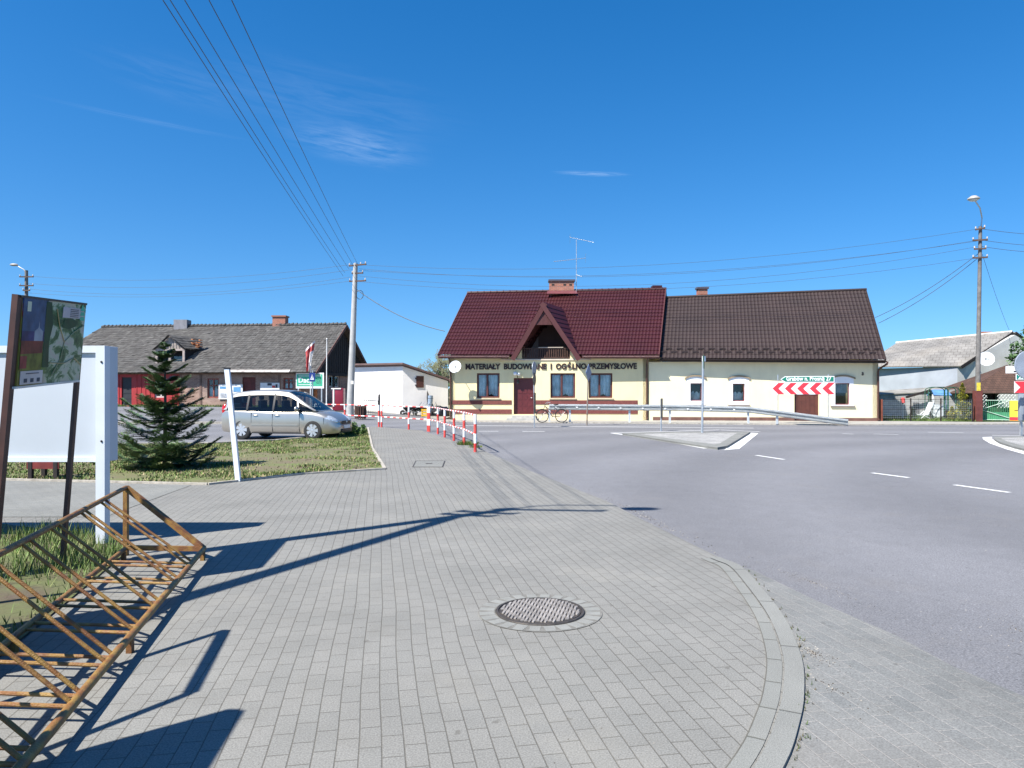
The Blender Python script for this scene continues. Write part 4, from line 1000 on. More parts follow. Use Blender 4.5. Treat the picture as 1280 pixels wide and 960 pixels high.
# ------------------------------------------------------------ bicycle rack
RK = thing('bicycle_rack', 'rusty yellow tube bicycle rack standing on the pavers', 'bicycle rack', (-3.7, 6.9, 0))
T0, T1 = V((-3.78, 7.05, .665)), V((-2.98, 4.23, .665)); tdir = (T1-T0)/(T1.y-T0.y)
def topp(y): return T0 + tdir*(y-T0.y)
def rgt(y): return V((-2.95+(6.89-y)*.245, y, .10))
def lft(y): return V((-3.71+(6.92-y)*.262, y, .10))
Y0, Y1 = 6.89, 1.75
bm = nb(); tube(bm, [T0, topp(Y1)], .021, 10); obj('top_rail', bm, rust, RK)
bm = nb(); tube(bm, [rgt(Y0+.02), rgt(Y1)], .024, 10); obj('base_rail', bm, rust2, RK)
bm = nb(); tube(bm, [lft(Y0+.05), lft(Y1)], .022, 10); obj('base_rail', bm, rust, RK)
for (a, b, c) in ((T0, rgt(Y0), lft(Y0+.05)), (topp(Y1), rgt(Y1), lft(Y1))):
    bm = nb(); bar(bm, a, b, .045, .045); obj('end_strut', bm, rust, RK, smooth=False)
    bm = nb(); bar(bm, (a.x, a.y, 0), (a.x, a.y, a.z), .04, .04); obj('end_post', bm, rust, RK, smooth=False)
    bm = nb(); bar(bm, c, b, .035, .045); obj('end_bar', bm, rust, RK, smooth=False)
for y in (Y0-.05, 4.42, 2.2):
    bm = nb(); p = rgt(y); bar(bm, (p.x, p.y, 0), (p.x, p.y, .08), .035); obj('foot', bm, rust, RK, smooth=False)
    bm = nb(); p = lft(y); bar(bm, (p.x, p.y, 0), (p.x, p.y, .08), .035); obj('foot', bm, rust, RK, smooth=False)
pairs = [(6.22, 6.35), (5.68, 5.79), (5.03, 5.17), (4.52, 4.65), (3.98, 4.10), (3.46, 3.58), (2.92, 3.05), (2.40, 2.52)]
for i, pr in enumerate(pairs):
    for y in pr:
        bm = nb(); a = topp(y-.06 if i else y-.06); b = rgt(y); tube(bm, [a, b], .0115, 8); obj('slot_bar', bm, rust2 if (i+int(y*10)) % 3 else rust, RK)
        bm = nb(); a = lft(y+.03); tube(bm, [a, b+V((0, 0, -.012))], .0115, 8); obj('slot_bar', bm, rust2 if i % 2 else rust, RK)
# ------------------------------------------------------------ town map sign (leaning), white board, off-camera boards that throw the shadows
brp = M('dark_brown_post', (.055, .022, .016), .5, var=.25, scale=8)
def sky_art():
    m = bpy.data.materials.new('printed_town_map'); m.use_nodes = True; nt = m.node_tree; b = nt.nodes['Principled BSDF']; L = nt.links.new
    b.inputs['Roughness'].default_value = .45; b.inputs['Specular IOR Level'].default_value = .2
    tc = nt.nodes.new('ShaderNodeTexCoord')
    n = nt.nodes.new('ShaderNodeTexNoise'); n.inputs['Scale'].default_value = 4.6; n.inputs['Detail'].default_value = 12; n.inputs['Roughness'].default_value = .68; n.inputs['Distortion'].default_value = .6; L(tc.outputs['UV'], n.inputs['Vector'])
    r = nt.nodes.new('ShaderNodeValToRGB'); e = r.color_ramp.elements
    e[0].position = .36; e[0].color = (.01, .06, .025, 1); e[1].position = .47; e[1].color = (.06, .15, .06, 1)
    x = e.new(.52); x.color = (.38, .44, .33, 1); x = e.new(.62); x.color = (.42, .37, .33, 1); x = e.new(.72); x.color = (.12, .20, .15, 1)
    L(n.outputs['Fac'], r.inputs['Fac'])
    n2 = nt.nodes.new('ShaderNodeTexNoise'); n2.inputs['Scale'].default_value = 2.1; n2.inputs['Detail'].default_value = 3; L(tc.outputs['UV'], n2.inputs['Vector'])
    r2 = nt.nodes.new('ShaderNodeValToRGB'); e = r2.color_ramp.elements
    e[0].position = .3; e[0].color = (.01, .02, .12, 1); e[1].position = .7; e[1].color = (.16, .14, .03, 1)
    x = e.new(.45); x.color = (.05, .10, .24, 1); x = e.new(.52); x.color = (.18, .035, .02, 1); x = e.new(.6); x.color = (.10, .22, .04, 1)
    sx = nt.nodes.new('ShaderNodeSeparateXYZ'); L(tc.outputs['UV'], sx.inputs[0])
    # left photo strip: blue above, red and yellow below
    ad = nt.nodes.new('ShaderNodeMath'); ad.operation = 'MULTIPLY_ADD'; L(sx.outputs['Y'], ad.inputs[0]); ad.inputs[1].default_value = -.42; ad.inputs[2].default_value = .30
    a2 = nt.nodes.new('ShaderNodeMath'); a2.operation = 'ADD'; L(n2.outputs['Fac'], a2.inputs[0]); L(ad.outputs[0], a2.inputs[1]); L(a2.outputs[0], r2.inputs['Fac'])
    nn = nt.nodes.new('ShaderNodeMath'); nn.operation = 'MULTIPLY_ADD'; L(n.outputs['Fac'], nn.inputs[0]); nn.inputs[1].default_value = .12; L(sx.outputs['X'], nn.inputs[2])
    k = nt.nodes.new('ShaderNodeMapRange'); L(nn.outputs[0], k.inputs[0]); k.inputs[1].default_value = .36; k.inputs[2].default_value = .48
    mx = nt.nodes.new('ShaderNodeMix'); mx.data_type = 'RGBA'; L(k.outputs[0], mx.inputs[0]); L(r2.outputs[0], mx.inputs[6]); L(r.outputs[0], mx.inputs[7]); L(mx.outputs[2], b.inputs['Base Color'])
    return m
mapmat = sky_art()
# panel corners from the photo
tl, tr = P(27, 370, 5.4), P(108, 380, 6.55); bl, br_ = P(18.5, 484, 5.4), P(99, 475.5, 6.55)
MS = thing('town_map_sign', 'printed town map panel on two leaning dark brown posts beside the rack', 'map sign', (tl.x, tl.y, 0))
U2 = (tr-tl).normalized(); N2 = V((U2.y, -U2.x, 0)).normalized()
N2 = N2 if N2.x > 0 else -N2
def quadpart(name, c, t, mat, par, off=0, uv=True):
    bm = nb(); vs = [bm.verts.new(V(p)+N2*off) for p in c]; vb = [bm.verts.new(V(p)+N2*(off-t)) for p in c]
    f = bm.faces.new(vs); bm.faces.new(vb[::-1])
    for i in range(4): bm.faces.new((vs[i], vb[i], vb[(i+1) % 4], vs[(i+1) % 4]))
    l = bm.loops.layers.uv.verify()
    for lp, q in zip(f.loops, ((0, 0), (1, 0), (1, 1), (0, 1))): lp[l].uv = q
    return obj(name, bm, mat, par, smooth=False)
def q(a, b):   # panel coordinates (0..1)
    return bl.lerp(br_, a).lerp(tl.lerp(tr, a), b)
quadpart('map_panel', [q(0.02, 0), q(1, 0), q(1, 1), q(0.02, 1)], .02, mapmat, MS)
quadpart('legend_panel', [q(.05, .02), q(.36, .02), q(.36, .17), q(.05, .17)], .004, M('legend_grey', (.42, .42, .44), .4), MS, .006)
for k in range(3): quadpart('pictogram', [q(.10+.09*k, .04), q(.14+.09*k, .04), q(.14+.09*k, .085), q(.10+.09*k, .085)], .002, dkgr, MS, .009)
quadpart('legend_heading', [q(.12, .135), q(.30, .135), q(.30, .145), q(.12, .145)], .002, dkgr, MS, .009)
def prt(name, x0, y0, x1, y1, m_, off=.004, pts=None):
    bm = nb(); c_ = pts or ((x0, y0), (x1, y0), (x1, y1), (x0, y1)); poly(bm, [q(*p)+N2*off for p in c_]); fixn(bm)
    for f in bm.faces:
        if f.normal.dot(N2) < 0: f.normal_flip()
    return obj(name, bm, m_, MS, smooth=False)
pp = lambda n, c, v=.5: M('map_'+n, c, .5, var=v, scale=9, spec=.2)
prt('sky_print', .03, .60, .34, .985, pp('blue', (.04, .08, .16), .35)); prt('hill_print', .03, .50, .34, .62, pp('violet', (.03, .03, .10)), .0045)
prt('church_print', 0, 0, 0, 0, pp('pale_wall', (.22, .25, .30), .3), .005, ((.20, .50), (.32, .50), (.32, .62), (.27, .66), (.26, .74), (.25, .66), (.20, .62)))
prt('roof_print', .03, .36, .33, .51, pp('brick_red', (.14, .03, .02)), .005); prt('meadow_print', .03, .18, .33, .37, pp('meadow', (.12, .13, .02)), .005); prt('flower_print', .03, .2, .12, .34, pp('red_flower', (.20, .03, .03)), .0055)
prt('forest_print', 0, 0, 0, 0, pp('forest', (.008, .05, .02), .3), .005, ((.60, .68), (.72, .66), (.84, .70), (.86, .76), (.76, .80), (.64, .78)))
prt('forest_print', 0, 0, 0, 0, pp('forest', (.008, .05, .02), .3), .005, ((.34, .20), (.44, .2), (.42, .5), (.46, .7), (.42, .97), (.34, .97)))
for pts_ in (((.5, .1), (.62, .3), (.66, .5), (.8, .62), (.98, .72)), ((.45, .25), (.7, .24), (.85, .3), (.99, .2)), ((.5, .9), (.56, .7), (.66, .5))):
    bm = nb(); tube(bm, [q(*p)+N2*.006 for p in pts_], .0045, 4); obj('road_print', bm, pp('road_yellow', (.40, .34, .18), .1), MS)
# white badge, index block, tree symbol, title
quadpart('index_block', [q(.60, .80), q(.96, .80), q(.96, .93), q(.60, .93)], .004, M('index_grey', (.36, .36, .40), .4), MS, .006)
for k in range(5): quadpart('index_line', [q(.72, .815+.022*k), q(.86, .815+.022*k), q(.86, .823+.022*k), q(.72, .823+.022*k)], .002, dkgr, MS, .009)
quadpart('emblem', [q(.08, .84), q(.13, .84), q(.13, .95), q(.08, .95)], .003, M('emblem_pale', (.45, .52, .40), .4), MS, .006)
bm = nb(); 
for p_, h_ in ((q(.93, .78), .16), (q(.93, .84), .12), (q(.93, .9), .08)): poly(bm, [p_-U2*.05+N2*.009, p_+U2*.05+N2*.009, p_+V((0, 0, h_*.8))+N2*.009])
obj('tree_symbol', bm, grn, MS, smooth=False)
quadpart('frame_bar', [q(0, .985), q(1.0, .985), q(1.0, 1.01), q(0, 1.01)], .03, black, MS, .008); quadpart('frame_bar', [q(0, -.02), q(1, -.02), q(1, .005), q(0, .005)], .03, M('pale_edge', (.6, .6, .58), .5), MS, .006)
bm = nb(); b0_ = V((P(2.5, 650, 5.4).x-.02, 5.4, 0)); b0_.x = tl.x - (tl.x-P(2.5, 650, 5.4).x)*(tl.z/(tl.z-P(2.5, 650, 5.4).z)); bar(bm, b0_-N2*.035, tl-N2*.03+V((0, 0, .01)), .046, .05); obj('post', bm, brp, MS, smooth=False)
bm = nb(); e_ = P(82, 700, 6.55); bar(bm, V((e_.x, 6.55, 0))-N2*.03, tr-N2*.03+V((0, 0, .0)), .034, .04); obj('post', bm, brp, MS, smooth=False)
# white board
WB = thing('white_notice_board', 'large blank white notice board on square white legs', 'notice board', (-6, 7.6, 0))
BY = 7.6
zt, zb = P(0, 432.5, BY).z, P(0, 577, BY).z; xr, xl = P(134.5, 0, BY).x, -9.2
bm = nb(); box(bm, ((xl+xr)/2, BY+.115, (zt+zb)/2), (xr-xl, .17, zt-zb), bev=.006); obj('case', bm, M('board_white', (.47, .51, .555), .45, var=.04, scale=1.5), WB, smooth=False)
fr = M('board_frame_white', (.60, .64, .68), .4, var=.05)
for z0, z1 in ((zt-.07, zt+.004), (zb-.004, zb+.045)):
    bm = nb(); box(bm, ((xl+xr)/2-.04, BY+.018, (z0+z1)/2), (xr-xl-.07, .03, z1-z0)); obj('frame_bar', bm, fr, WB, smooth=False)
for x0 in (xr-.045, xl+.05, -6.75-.0):
    if x0 == -6.75: continue
    bm = nb(); box(bm, (x0, BY-.01, zt/2), (.095, .10, zt)); obj('leg', bm, fr, WB, smooth=False)
bm = nb()
for z in (zt-.17, zb+.22): ellipsoid(bm, (xr-.03, BY-.064, z), (.012, .008, .012), 8, 6)
objs('bolt', bm, black, WB)
# boards standing outside the picture, beside the photographer
def side_board(x0, y0, x1, y1, zb, zt, label, panel=True, lean=(0, 0), cols=None):
    t = thing('info_board', label, 'info board', (x0, y0, 0)); a, b = V((x0, y0, 0)), V((x1, y1, 0)); l = V((*lean, 0))
    for p in (a, b): bm = nb(); bar(bm, p, p+l+V((0, 0, zt)), .07 if panel else .038, .07 if panel else .038); obj('post', bm, brp, t, smooth=False)
    bm = nb(); bar(bm, a+l+V((0, 0, zt)), b+l+V((0, 0, zt)), .075 if panel else .065, .075 if panel else .03); obj('top_bar', bm, brp, t, smooth=False)
    if panel: bm = nb(); u = (b-a); n = V((u.y, -u.x, 0)).normalized()*.02; obox(bm, a+l*(zb/zt)+V((0, 0, zb)), u, n, l*(1-zb/zt)+V((0, 0, zt-zb))); obj('panel', bm, M('board_green', (.12, .22, .14), .5, var=.3, scale=2), t, smooth=False)
side_board(-3.95, 4.45, -4.0, 3.2, 1.0, 2.3, 'tall green info board on two brown posts left of the rack')
side_board(-2.72, 2.50, -2.60, 1.3, .9, 2.2, 'green info board nearest to the photographer beside the rack end')
side_board(-2.72, 3.55, -2.50, 2.55, 1, 1.9, 'empty leaning brown board frame beside the rack', panel=False, lean=(-.35, .33))
# leaning flat post on the verge
LP = thing('leaning_post', 'bare leaning white metal post at the edge of the verge', 'post', tuple(G(298, 600)))
bm = nb(); a, b = G(298, 602), P(284, 461.5, 13.1); bar(bm, a, b, .085, .07); obj('shaft', bm, M('blue_white_post', (.62, .67, .72), .45, .2, var=.06), LP, smooth=False)
bm = nb(); bar(bm, b, b+V((0, 0, .03)), .1, .08); obj('cap', bm, black, LP, smooth=False)
# small dark red bench seen under the white board
BN = thing('red_bench', 'small dark red wooden bench half hidden behind the white board', 'bench', tuple(G(52, 601)))
y_ = 13.0; a, b = P(33, 575, y_), P(73, 575, y_)
for k in range(3):
    bm = nb(); box(bm, ((a.x+b.x)/2, y_+.09+k*.12, .41), (b.x-a.x, .1, .04)); obj('seat_slat', bm, M('dark_red_wood', (.16, .02, .015), .6, var=.3, scale=6), BN, smooth=False)
    bm = nb(); box(bm, ((a.x+b.x)/2, y_+.42, .55+k*.13), (b.x-a.x, .03, .1)); obj('back_slat', bm, MATS['dark_red_wood'], BN, smooth=False)
bm = nb(); box(bm, ((a.x+b.x)/2, y_+.02, .31), (b.x-a.x, .03, .2)); obj('apron', bm, MATS['dark_red_wood'], BN, smooth=False)
for x in (a.x+.06, b.x-.06):
    for dy in (.03, .4): bm = nb(); box(bm, (x, y_+dy, .2 if dy < .1 else .42), (.07, .07, .4 if dy < .1 else .84)); obj('leg', bm, dkt, BN, smooth=False)
# ------------------------------------------------------------ manhole, hatch
MH = thing('manhole_cover', 'round cast iron manhole cover with raised studs in a ring of pavers', 'manhole cover', (.205, 5.24, 0))
iron = M('cast_iron', (.06, .056, .053), .6, .3, var=.35, scale=14, col2=(.09, .075, .062), bump=.4)
iron2 = M('worn_iron_studs', (.36, .33, .30), .5, .2, var=.3, scale=20)
c = V((.205, 5.24, 0)); R_ = .325
bm = nb(); lathe(bm, c, [(.001, .012), (R_-.030, .012), (R_-.028, .006), (R_-.022, .006)], 48); fixn(bm); obj('lid', bm, iron, MH)
bm = nb(); lathe(bm, c, [(R_-.022, .007), (R_-.020, .014), (R_-.004, .014), (R_, .005)], 48); fixn(bm); obj('rim', bm, iron, MH)
bm = nb()
for i in range(-14, 15):
    for j in range(-14, 15):
        x, y = i*.036+(j % 2)*.018, j*.021
        if math.hypot(x, y) < R_-.045:
            a = .5; X, Y = x*math.cos(a)-y*math.sin(a), x*math.sin(a)+y*math.cos(a)
            box(bm, c+V((X, Y, .0155)), (.021, .0135, .009), rz=a+(.6 if (i+j) % 2 else -.3))
obj('studs', bm, iron2, MH, smooth=False)
bm = nb(); lathe(bm, c, [(R_+.003, .0045), (R_+.125, .0045)], 48); obj('ring_bed', bm, M('joint_sand', (.15, .145, .13), .95, var=.2, scale=20), MH, smooth=False)
pav1 = M('ring_paver', (.205, .206, .19), .85, var=.12, scale=7, bump=.4, bscale=90)
bm = nb(); n_ = 24
for k in range(n_):
    a0 = 2*math.pi*k/n_+.012+random.uniform(-.01, .01); a1 = 2*math.pi*(k+1)/n_-.014; r0_, r1_ = R_+.012, R_+.115+random.uniform(-.006, .01)
    pts_ = [c+V((math.cos(a)*r, math.sin(a)*r, .006)) for a, r in ((a0, r0_), (a1, r0_), (a1*.85+a0*.15, r1_), (a0*.85+a1*.15, r1_))]
    slab(bm, pts_[::-1] if (pts_[1]-pts_[0]).cross(pts_[2]-pts_[0]).z < 0 else pts_, .01)
obj('paver_ring', bm, pav1, MH, smooth=False)
HT = thing('access_hatch', 'rectangular paved access hatch with a steel frame, flush in the footpath', 'hatch', (-1.85, 15.9, 0))
a, b, c_, d_ = (V((*p.xy, .006)) for p in (G(516, 584), G(553, 584), G(556, 576.3), G(520, 576.3)))
bm = nb(); poly(bm, [a, b, c_, d_]); fixn(bm); [f.normal_flip() for f in bm.faces if f.normal.z < 0]; obj('lid', bm, paver2, HT, smooth=False)
bm = nb()
for p, q_ in ((a, b), (b, c_), (c_, d_), (d_, a)): bar(bm, p, q_, .022, .006)
obj('frame', bm, iron, HT, smooth=False)
bm = nb(); box(bm, (a+b+c_+d_)/4+V((0, 0, .003)), (.14, .09, .008)); obj('grip', bm, iron, HT, smooth=False)
# ------------------------------------------------------------ red and white barrier rails
def railing(name, pts, label, group=None, hgt=1.0, flip=0):
    p0 = V(pts[0]); t = thing(name, label, 'barrier', (p0.x, p0.y, 0))
    for p in pts:
        bm = nb(); tube(bm, [V((p[0], p[1], gz(*p)-.02)), V((p[0], p[1], hgt+gz(*p)))], .042, 10, stripe=(0, 1, .25)); obj('post', bm, [redp, whitep], t)
    for z in (hgt-.02, .47):
        bm = nb(); tube(bm, [V((p[0], p[1], z+gz(*p))) for p in pts], .024, 8, stripe=(1, 0, .28)); obj('rail', bm, [redp, whitep], t)
    return t
gxy = lambda px, py: tuple(G(px, py).xy)
kp = [(-.98, 19.2), (-1.45, 21.8), (-1.9, 23.6), (-2.4, 25.7), (-2.85, 27.7), (-3.37, 29.4)]
railing('barrier_rail', kp, 'red and white barrier rail along the road edge of the pavement')
railing('barrier_rail', [(-3.45, 29.55), (-4.4, 30.7), (-5.92, 32.7)], 'red and white barrier rail across the end of the pavement')
railing('barrier_rail', [(-6.1, 33.0), (-8.15, 35.1), (-9.9, 36.2)], 'red and white barrier rail running behind the nose of the silver car')
bm = nb()
def tuft(bm, x, y, n, r, h, w=.012):
    for i in range(n):
        a = random.uniform(0, 6.28); rr = r*math.sqrt(random.random()); p = V((x+math.cos(a)*rr, y+math.sin(a)*rr, gz(x, y))); b = random.uniform(0, 6.28); hh = h*random.uniform(.5, 1)*(1-.5*rr/r); u = V((math.cos(b), math.sin(b), 0))*w
        poly(bm, [p-u, p+u, p+V((math.cos(a)*hh*.5, math.sin(a)*hh*.5, hh))], random.choice((0, 0, 1)))
tuft(bm, -1.35, 21.9, 260, .33, .25); tuft(bm, -1.05, 20.8, 80, .2, .12)
o = obj('weed_clump', bm, grassm, smooth=False, at=(-1.35, 21.9, 0)); tag(o, 'clump of weeds at the foot of a red and white barrier post', 'weeds')
# bush in front of the car
def leafball(bm, c, rx, ry, rz_, n, s, seed=0, mis=(0, 1, 2), flat=.0):
    rnd = random.Random(seed)
    cl = [(V((rnd.gauss(0, 1), rnd.gauss(0, 1), rnd.gauss(0, 1))).normalized()*rnd.uniform(.35, .95), rnd.uniform(.18, .34)) for _ in range(max(6, n//90))]
    for i in range(n):
        cc, cr = rnd.choice(cl); d = V((rnd.gauss(0, 1), rnd.gauss(0, 1), rnd.gauss(0, 1))).normalized()*cr*rnd.uniform(.5, 1)+cc
        p = V(c)+V((d.x*rx, d.y*ry, d.z*rz_))
        u = V((rnd.gauss(0, 1), rnd.gauss(0, 1), rnd.gauss(0, 1))).normalized(); w = u.cross(V((rnd.gauss(0, 1), rnd.gauss(0, 1), rnd.gauss(0, 1)))).normalized()
        k = s*rnd.uniform(.6, 1.3); poly(bm, [p-u*k, p+w*k*.45, p+u*k, p-w*k*.45], rnd.choice(mis))
leafm = [M('leaf_dark', (.035, .085, .02), .55, var=.3, scale=3), M('leaf_mid', (.06, .13, .03), .55, var=.3, scale=3), M('leaf_light', (.11, .18, .045), .55, var=.3, scale=3)]
bp_ = G(441, 545)
bs = thing('low_bush', 'low rounded green bush at the front bumper of the silver car', 'bush', tuple(bp_))
bm = nb(); leafball(bm, bp_+V((0, .4, .22)), .46, .42, .34, 2600, .045, 3); obj('foliage', bm, leafm, bs, smooth=False)
bm = nb(); tube(bm, [bp_+V((0, .4, -.02)), bp_+V((0, .4, .25))], .03); obj('stem', bm, M('bark', (.12, .09, .07), .9, var=.3, scale=9, bump=.6), bs)
# ------------------------------------------------------------ spruce
def spruce(x, y, h, r, label, seed=1, name='spruce_tree', cone=1.0, lm=None, nb_=9, dens=1.0, z0=0):
    rnd = random.Random(seed); t = thing(name, label, 'tree', (x, y, z0)); bark = MATS['bark']
    bm = nb(); tube(bm, [(x, y, z0-.05), (x+.01, y, z0+h*.5), (x, y, z0+h*.97)], [.05*h/2.6, .032*h/2.6, .006], 8); obj('trunk', bm, bark, t)
    bm = nb()
    def twig(p, d, l, thick):
        n = int(l/.013*dens)+3
        for i in range(n):
            q_ = p+d*l*(i/n); s_ = d.cross(V((0, 0, 1))).normalized()
            for sg in (-1, 1):
                a = (s_*sg*rnd.uniform(.5, 1)+d*rnd.uniform(.35, .8)+V((0, 0, rnd.uniform(-.15, .45)))).normalized(); w_ = d*.009*thick
                poly(bm, [q_-w_, q_+w_, q_+a*rnd.uniform(.035, .065)*thick], rnd.choice((1, 1, 2, 0)))
    k = 0; z = .10
    while z < h*.97:
        f = 1-z/h; n = max(3, int(nb_*(.5+.6*f))+rnd.choice((-1, 0, 1))); a0 = rnd.uniform(0, 6.28)
        for i in range(n):
            a = a0+6.283*i/n+rnd.uniform(-.3, .3); l = (r*f**.85+.07)*rnd.uniform(.5, 1.15)*cone
            if rnd.random() < .06: continue
            zz = z0+z+rnd.uniform(-.05, .05); rise = rnd.uniform(-.10, .16)+.35*(1-f)
            pts_ = [V((x, y, zz))]; d = V((math.cos(a), math.sin(a), 0))
            m = 7
            for j in range(1, m+1):
                s = j/m; pts_.append(V((x, y, zz))+d*l*s+V((0, 0, l*(rise*s-.18*math.sin(s*3.1)*f+.10*s*s))))
            tube(bm, pts_, [.011*(1-.8*j/m) for j in range(m+1)], 4, mi=3)
            for j in range(1, m+1):
                p = pts_[j]; dd_ = (pts_[j]-pts_[j-1]).normalized(); twig(pts_[j-1], dd_, l/m, 1)
                tl_ = (l*.42+.05)*(1-.8*abs(j/m-.4))*rnd.uniform(.7, 1.2)
                for sg in (-1, 1):
                    for rep in range(3):
                        s_ = V((-d.y, d.x, 0))*sg; td = (s_*.8+dd_*rnd.uniform(.6, .9)+V((0, 0, rnd.uniform(-.12, .06)))).normalized(); pp = p.lerp(pts_[j-1], rep*.33+rnd.uniform(0, .3))
                        twig(pp, td, tl_*(1 if rep else .8), 1)
        z += (.15+.05*f)*rnd.uniform(.75, 1.25)*h/2.6
    obj('crown', bm, (lm or [M('needle_dark', (.03, .07, .03), .5, var=.3, scale=4), M('needle_mid', (.06, .12, .04), .5, var=.3, scale=4), M('needle_light', (.11, .16, .05), .5, var=.3, scale=4)])+[bark], t, smooth=False)
    return t
sp = G(206, 586)
spruce(sp.x, sp.y, 2.62, 1.06, 'young dark green spruce with layered branches on the verge', 5)
# ------------------------------------------------------------ poles and wires
def insulator(bm, p): lathe(bm, p, [(.012, 0), (.045, .03), (.03, .06), (.045, .09), (.02, .12)], 8)
def arm(t, c, d, l, mat, ins=(-1, 1), z=0):
    c, d = V(c), V(d).normalized(); bm = nb(); bar(bm, c-d*l/2, c+d*l/2, .08, .08); a = obj('crossarm', bm, mat, t, smooth=False)
    for s in ins: 
        bm = nb(); insulator(bm, c+d*l/2*s*.93+V((0, 0, .04))); obj('insulator', bm, M('porcelain', (.55, .5, .45), .3), a)
armm = M('rusty_arm', (.10, .065, .05), .7, .3, var=.3)
def px(p): return (640+F*p.x/p.y, 490-F*(p.z-H0)/p.y)
# concrete pole in the middle
PY = 44.5
cp = P(437.5, 517, PY); cp.z = gz(cp.x, PY)-.05; ctop = P(444.5, 329.5, PY)
UP = thing('concrete_utility_pole', 'tapered grey concrete utility pole with crossarms in front of the old gable', 'utility pole', tuple(cp))
bm = nb(); tube(bm, [cp, ctop], [.235, .135], 16); obj('shaft', bm, M('pale_concrete', (.37, .37, .36), .85, var=.12, scale=3, bump=.4), UP)
for dy, l, ii in ((-.12, 1.25, (-1, -.3, .4, 1)), (-1.1, 1.2, (-1, 1)), (-.62, .8, (-1, 1))):
    arm(UP, ctop+V((.15, -.16, dy)), (1, -.4, 0.02 if dy > -.5 else -.02), l, armm, ii)
bm = nb(); tube(bm, [ctop+V((.3+.22*math.cos(a/10*6.28), -.2, -1.95+.28*math.sin(a/10*6.28))) for a in range(11)], .02, 6); obj('cable_loop', bm, black, UP)
bm = nb(); p = P(440.2, 478, PY-.28); box(bm, p, (.17, .02, .2)); obj('number_plate', bm, whitep, UP, smooth=False)
# A-frame pole outside the picture whose shadow crosses the pavement
base_ = V((-5.28, 5.46, 0)); t2 = base_+V((0, 0, 8.8))
AP = thing('strutted_utility_pole', 'concrete utility pole with a strut and a street lamp left of the photographer', 'utility pole', tuple(base_))
bm = nb(); tube(bm, [base_, t2], [.115, .095], 12); obj('shaft', bm, concrete, AP)
bm = nb(); tube(bm, [(-4.25, 2.2, 0), (-5.36, 5.36, 7.7), (-5.30, 5.44, 8.3)], [.11, .095, .09], 12); obj('strut', bm, concrete, AP)
bm = nb(); tube(bm, [t2+V((0, 0, -.5)), t2+V((.02, -.01, .45)), t2+V((.25, -.03, .72)), V((-4.25, 5.33, 9.62))], .028, 8); obj('lamp_arm', bm, steel, AP)
bm = nb(); ellipsoid(bm, (-4.02, 5.3, 9.62), (.3, .14, .09), 16, 8); obj('lamp_head', bm, signback, AP)
wires = [(207, 429, 345), (216, 431, 341), (234, 436, 336), (264, 441, 331), (292, 447, 330)]
arm(AP, t2+V((.55, -.06, -.1)), (1, -.1, 0), 1.5, armm, (-1, 1)); arm(AP, t2+V((0, 0, -.6)), (1, -.3, 0), .8, armm, (-1, 1)); arm(AP, t2+V((0, 0, -1.0)), (1, -.3, 0), .7, armm, (-1, 1))
def wire(a, b, sag, r, name, label, group, n=14):
    a, b = V(a), V(b); pts_ = [a.lerp(b, i/n)+V((0, 0, -sag*4*(i/n)*(1-i/n))) for i in range(n+1)]
    bm = nb(); tube(bm, pts_, r, 5); o = obj(name, bm, M('wire', (.06, .065, .07), .6, var=0), at=a); tag(o, label, 'wire', group)
for x0, x1, y1 in wires:
    py0 = 490-(8.75-1.6)/5.36*900; xe = x1+(x0-x1)*((y1-py0)/y1)
    wire(P(xe, py0, 5.36), P(x1, y1, PY), .12, .009, 'power_line', 'thin power line running overhead from the top left to the concrete pole', 'power lines over the pavement')
# right pole with lamp
RYp = 39.2
rb_ = P(1222, 526, RYp); rb_.z = 0; rt = P(1225.5, 283, RYp)
RP = thing('wooden_lamp_pole', 'tall slim weathered pole with stacked crossarms and a round lamp head, right of the houses', 'utility pole', tuple(rb_))
bm = nb(); tube(bm, [rb_+V((0, 0, 1.4)), rt], [.125, .085], 12); obj('shaft', bm, M('grey_wood_pole', (.15, .142, .135), .9, var=.25, scale=5, bump=.5), RP)
bm = nb(); box(bm, rb_+V((0, 0, .82)), (.36, .3, 1.7)); obj('painted_foot', bm, M('red_brown_foot', (.13, .035, .028), .7, var=.25, scale=4), RP, smooth=False)
bm = nb(); p = P(1223.3, 484, RYp-.14); box(bm, p, (.2, .02, .5)); obj('yellow_plate', bm, M('yellow_plate', (.62, .50, .05), .6, var=.2, scale=12), RP, smooth=False)
for py_, l in ((286, .40), (300, .62), (311, .5), (322, .62)): arm(RP, P(1225.2, py_, RYp-.12), (1, -.3, .15 if py_ == 286 else 0), l*1.15, armm)
bm = nb(); tube(bm, [rt+V((0, 0, -.4)), P(1227.5, 272, RYp), P(1225, 260, RYp-.3), P(1219, 251, RYp-.5)], .035, 8); la = obj('lamp_arm', bm, steel, RP)
bm = nb(); c = P(1217, 248.5, RYp-.5); lathe(bm, c, [(.02, .17), (.14, .15), (.29, .03), (.30, -.02), (.25, -.05)], 20); fixn(bm); lh = obj('lamp_head', bm, M('lamp_grey', (.34, .33, .31), .5), RP)
bm = nb(); ellipsoid(bm, c+V((0, 0, -.05)), (.24, .24, .09), 16, 8); obj('lamp_glass', bm, M('lamp_globe', (.6, .6, .58), .2), lh)
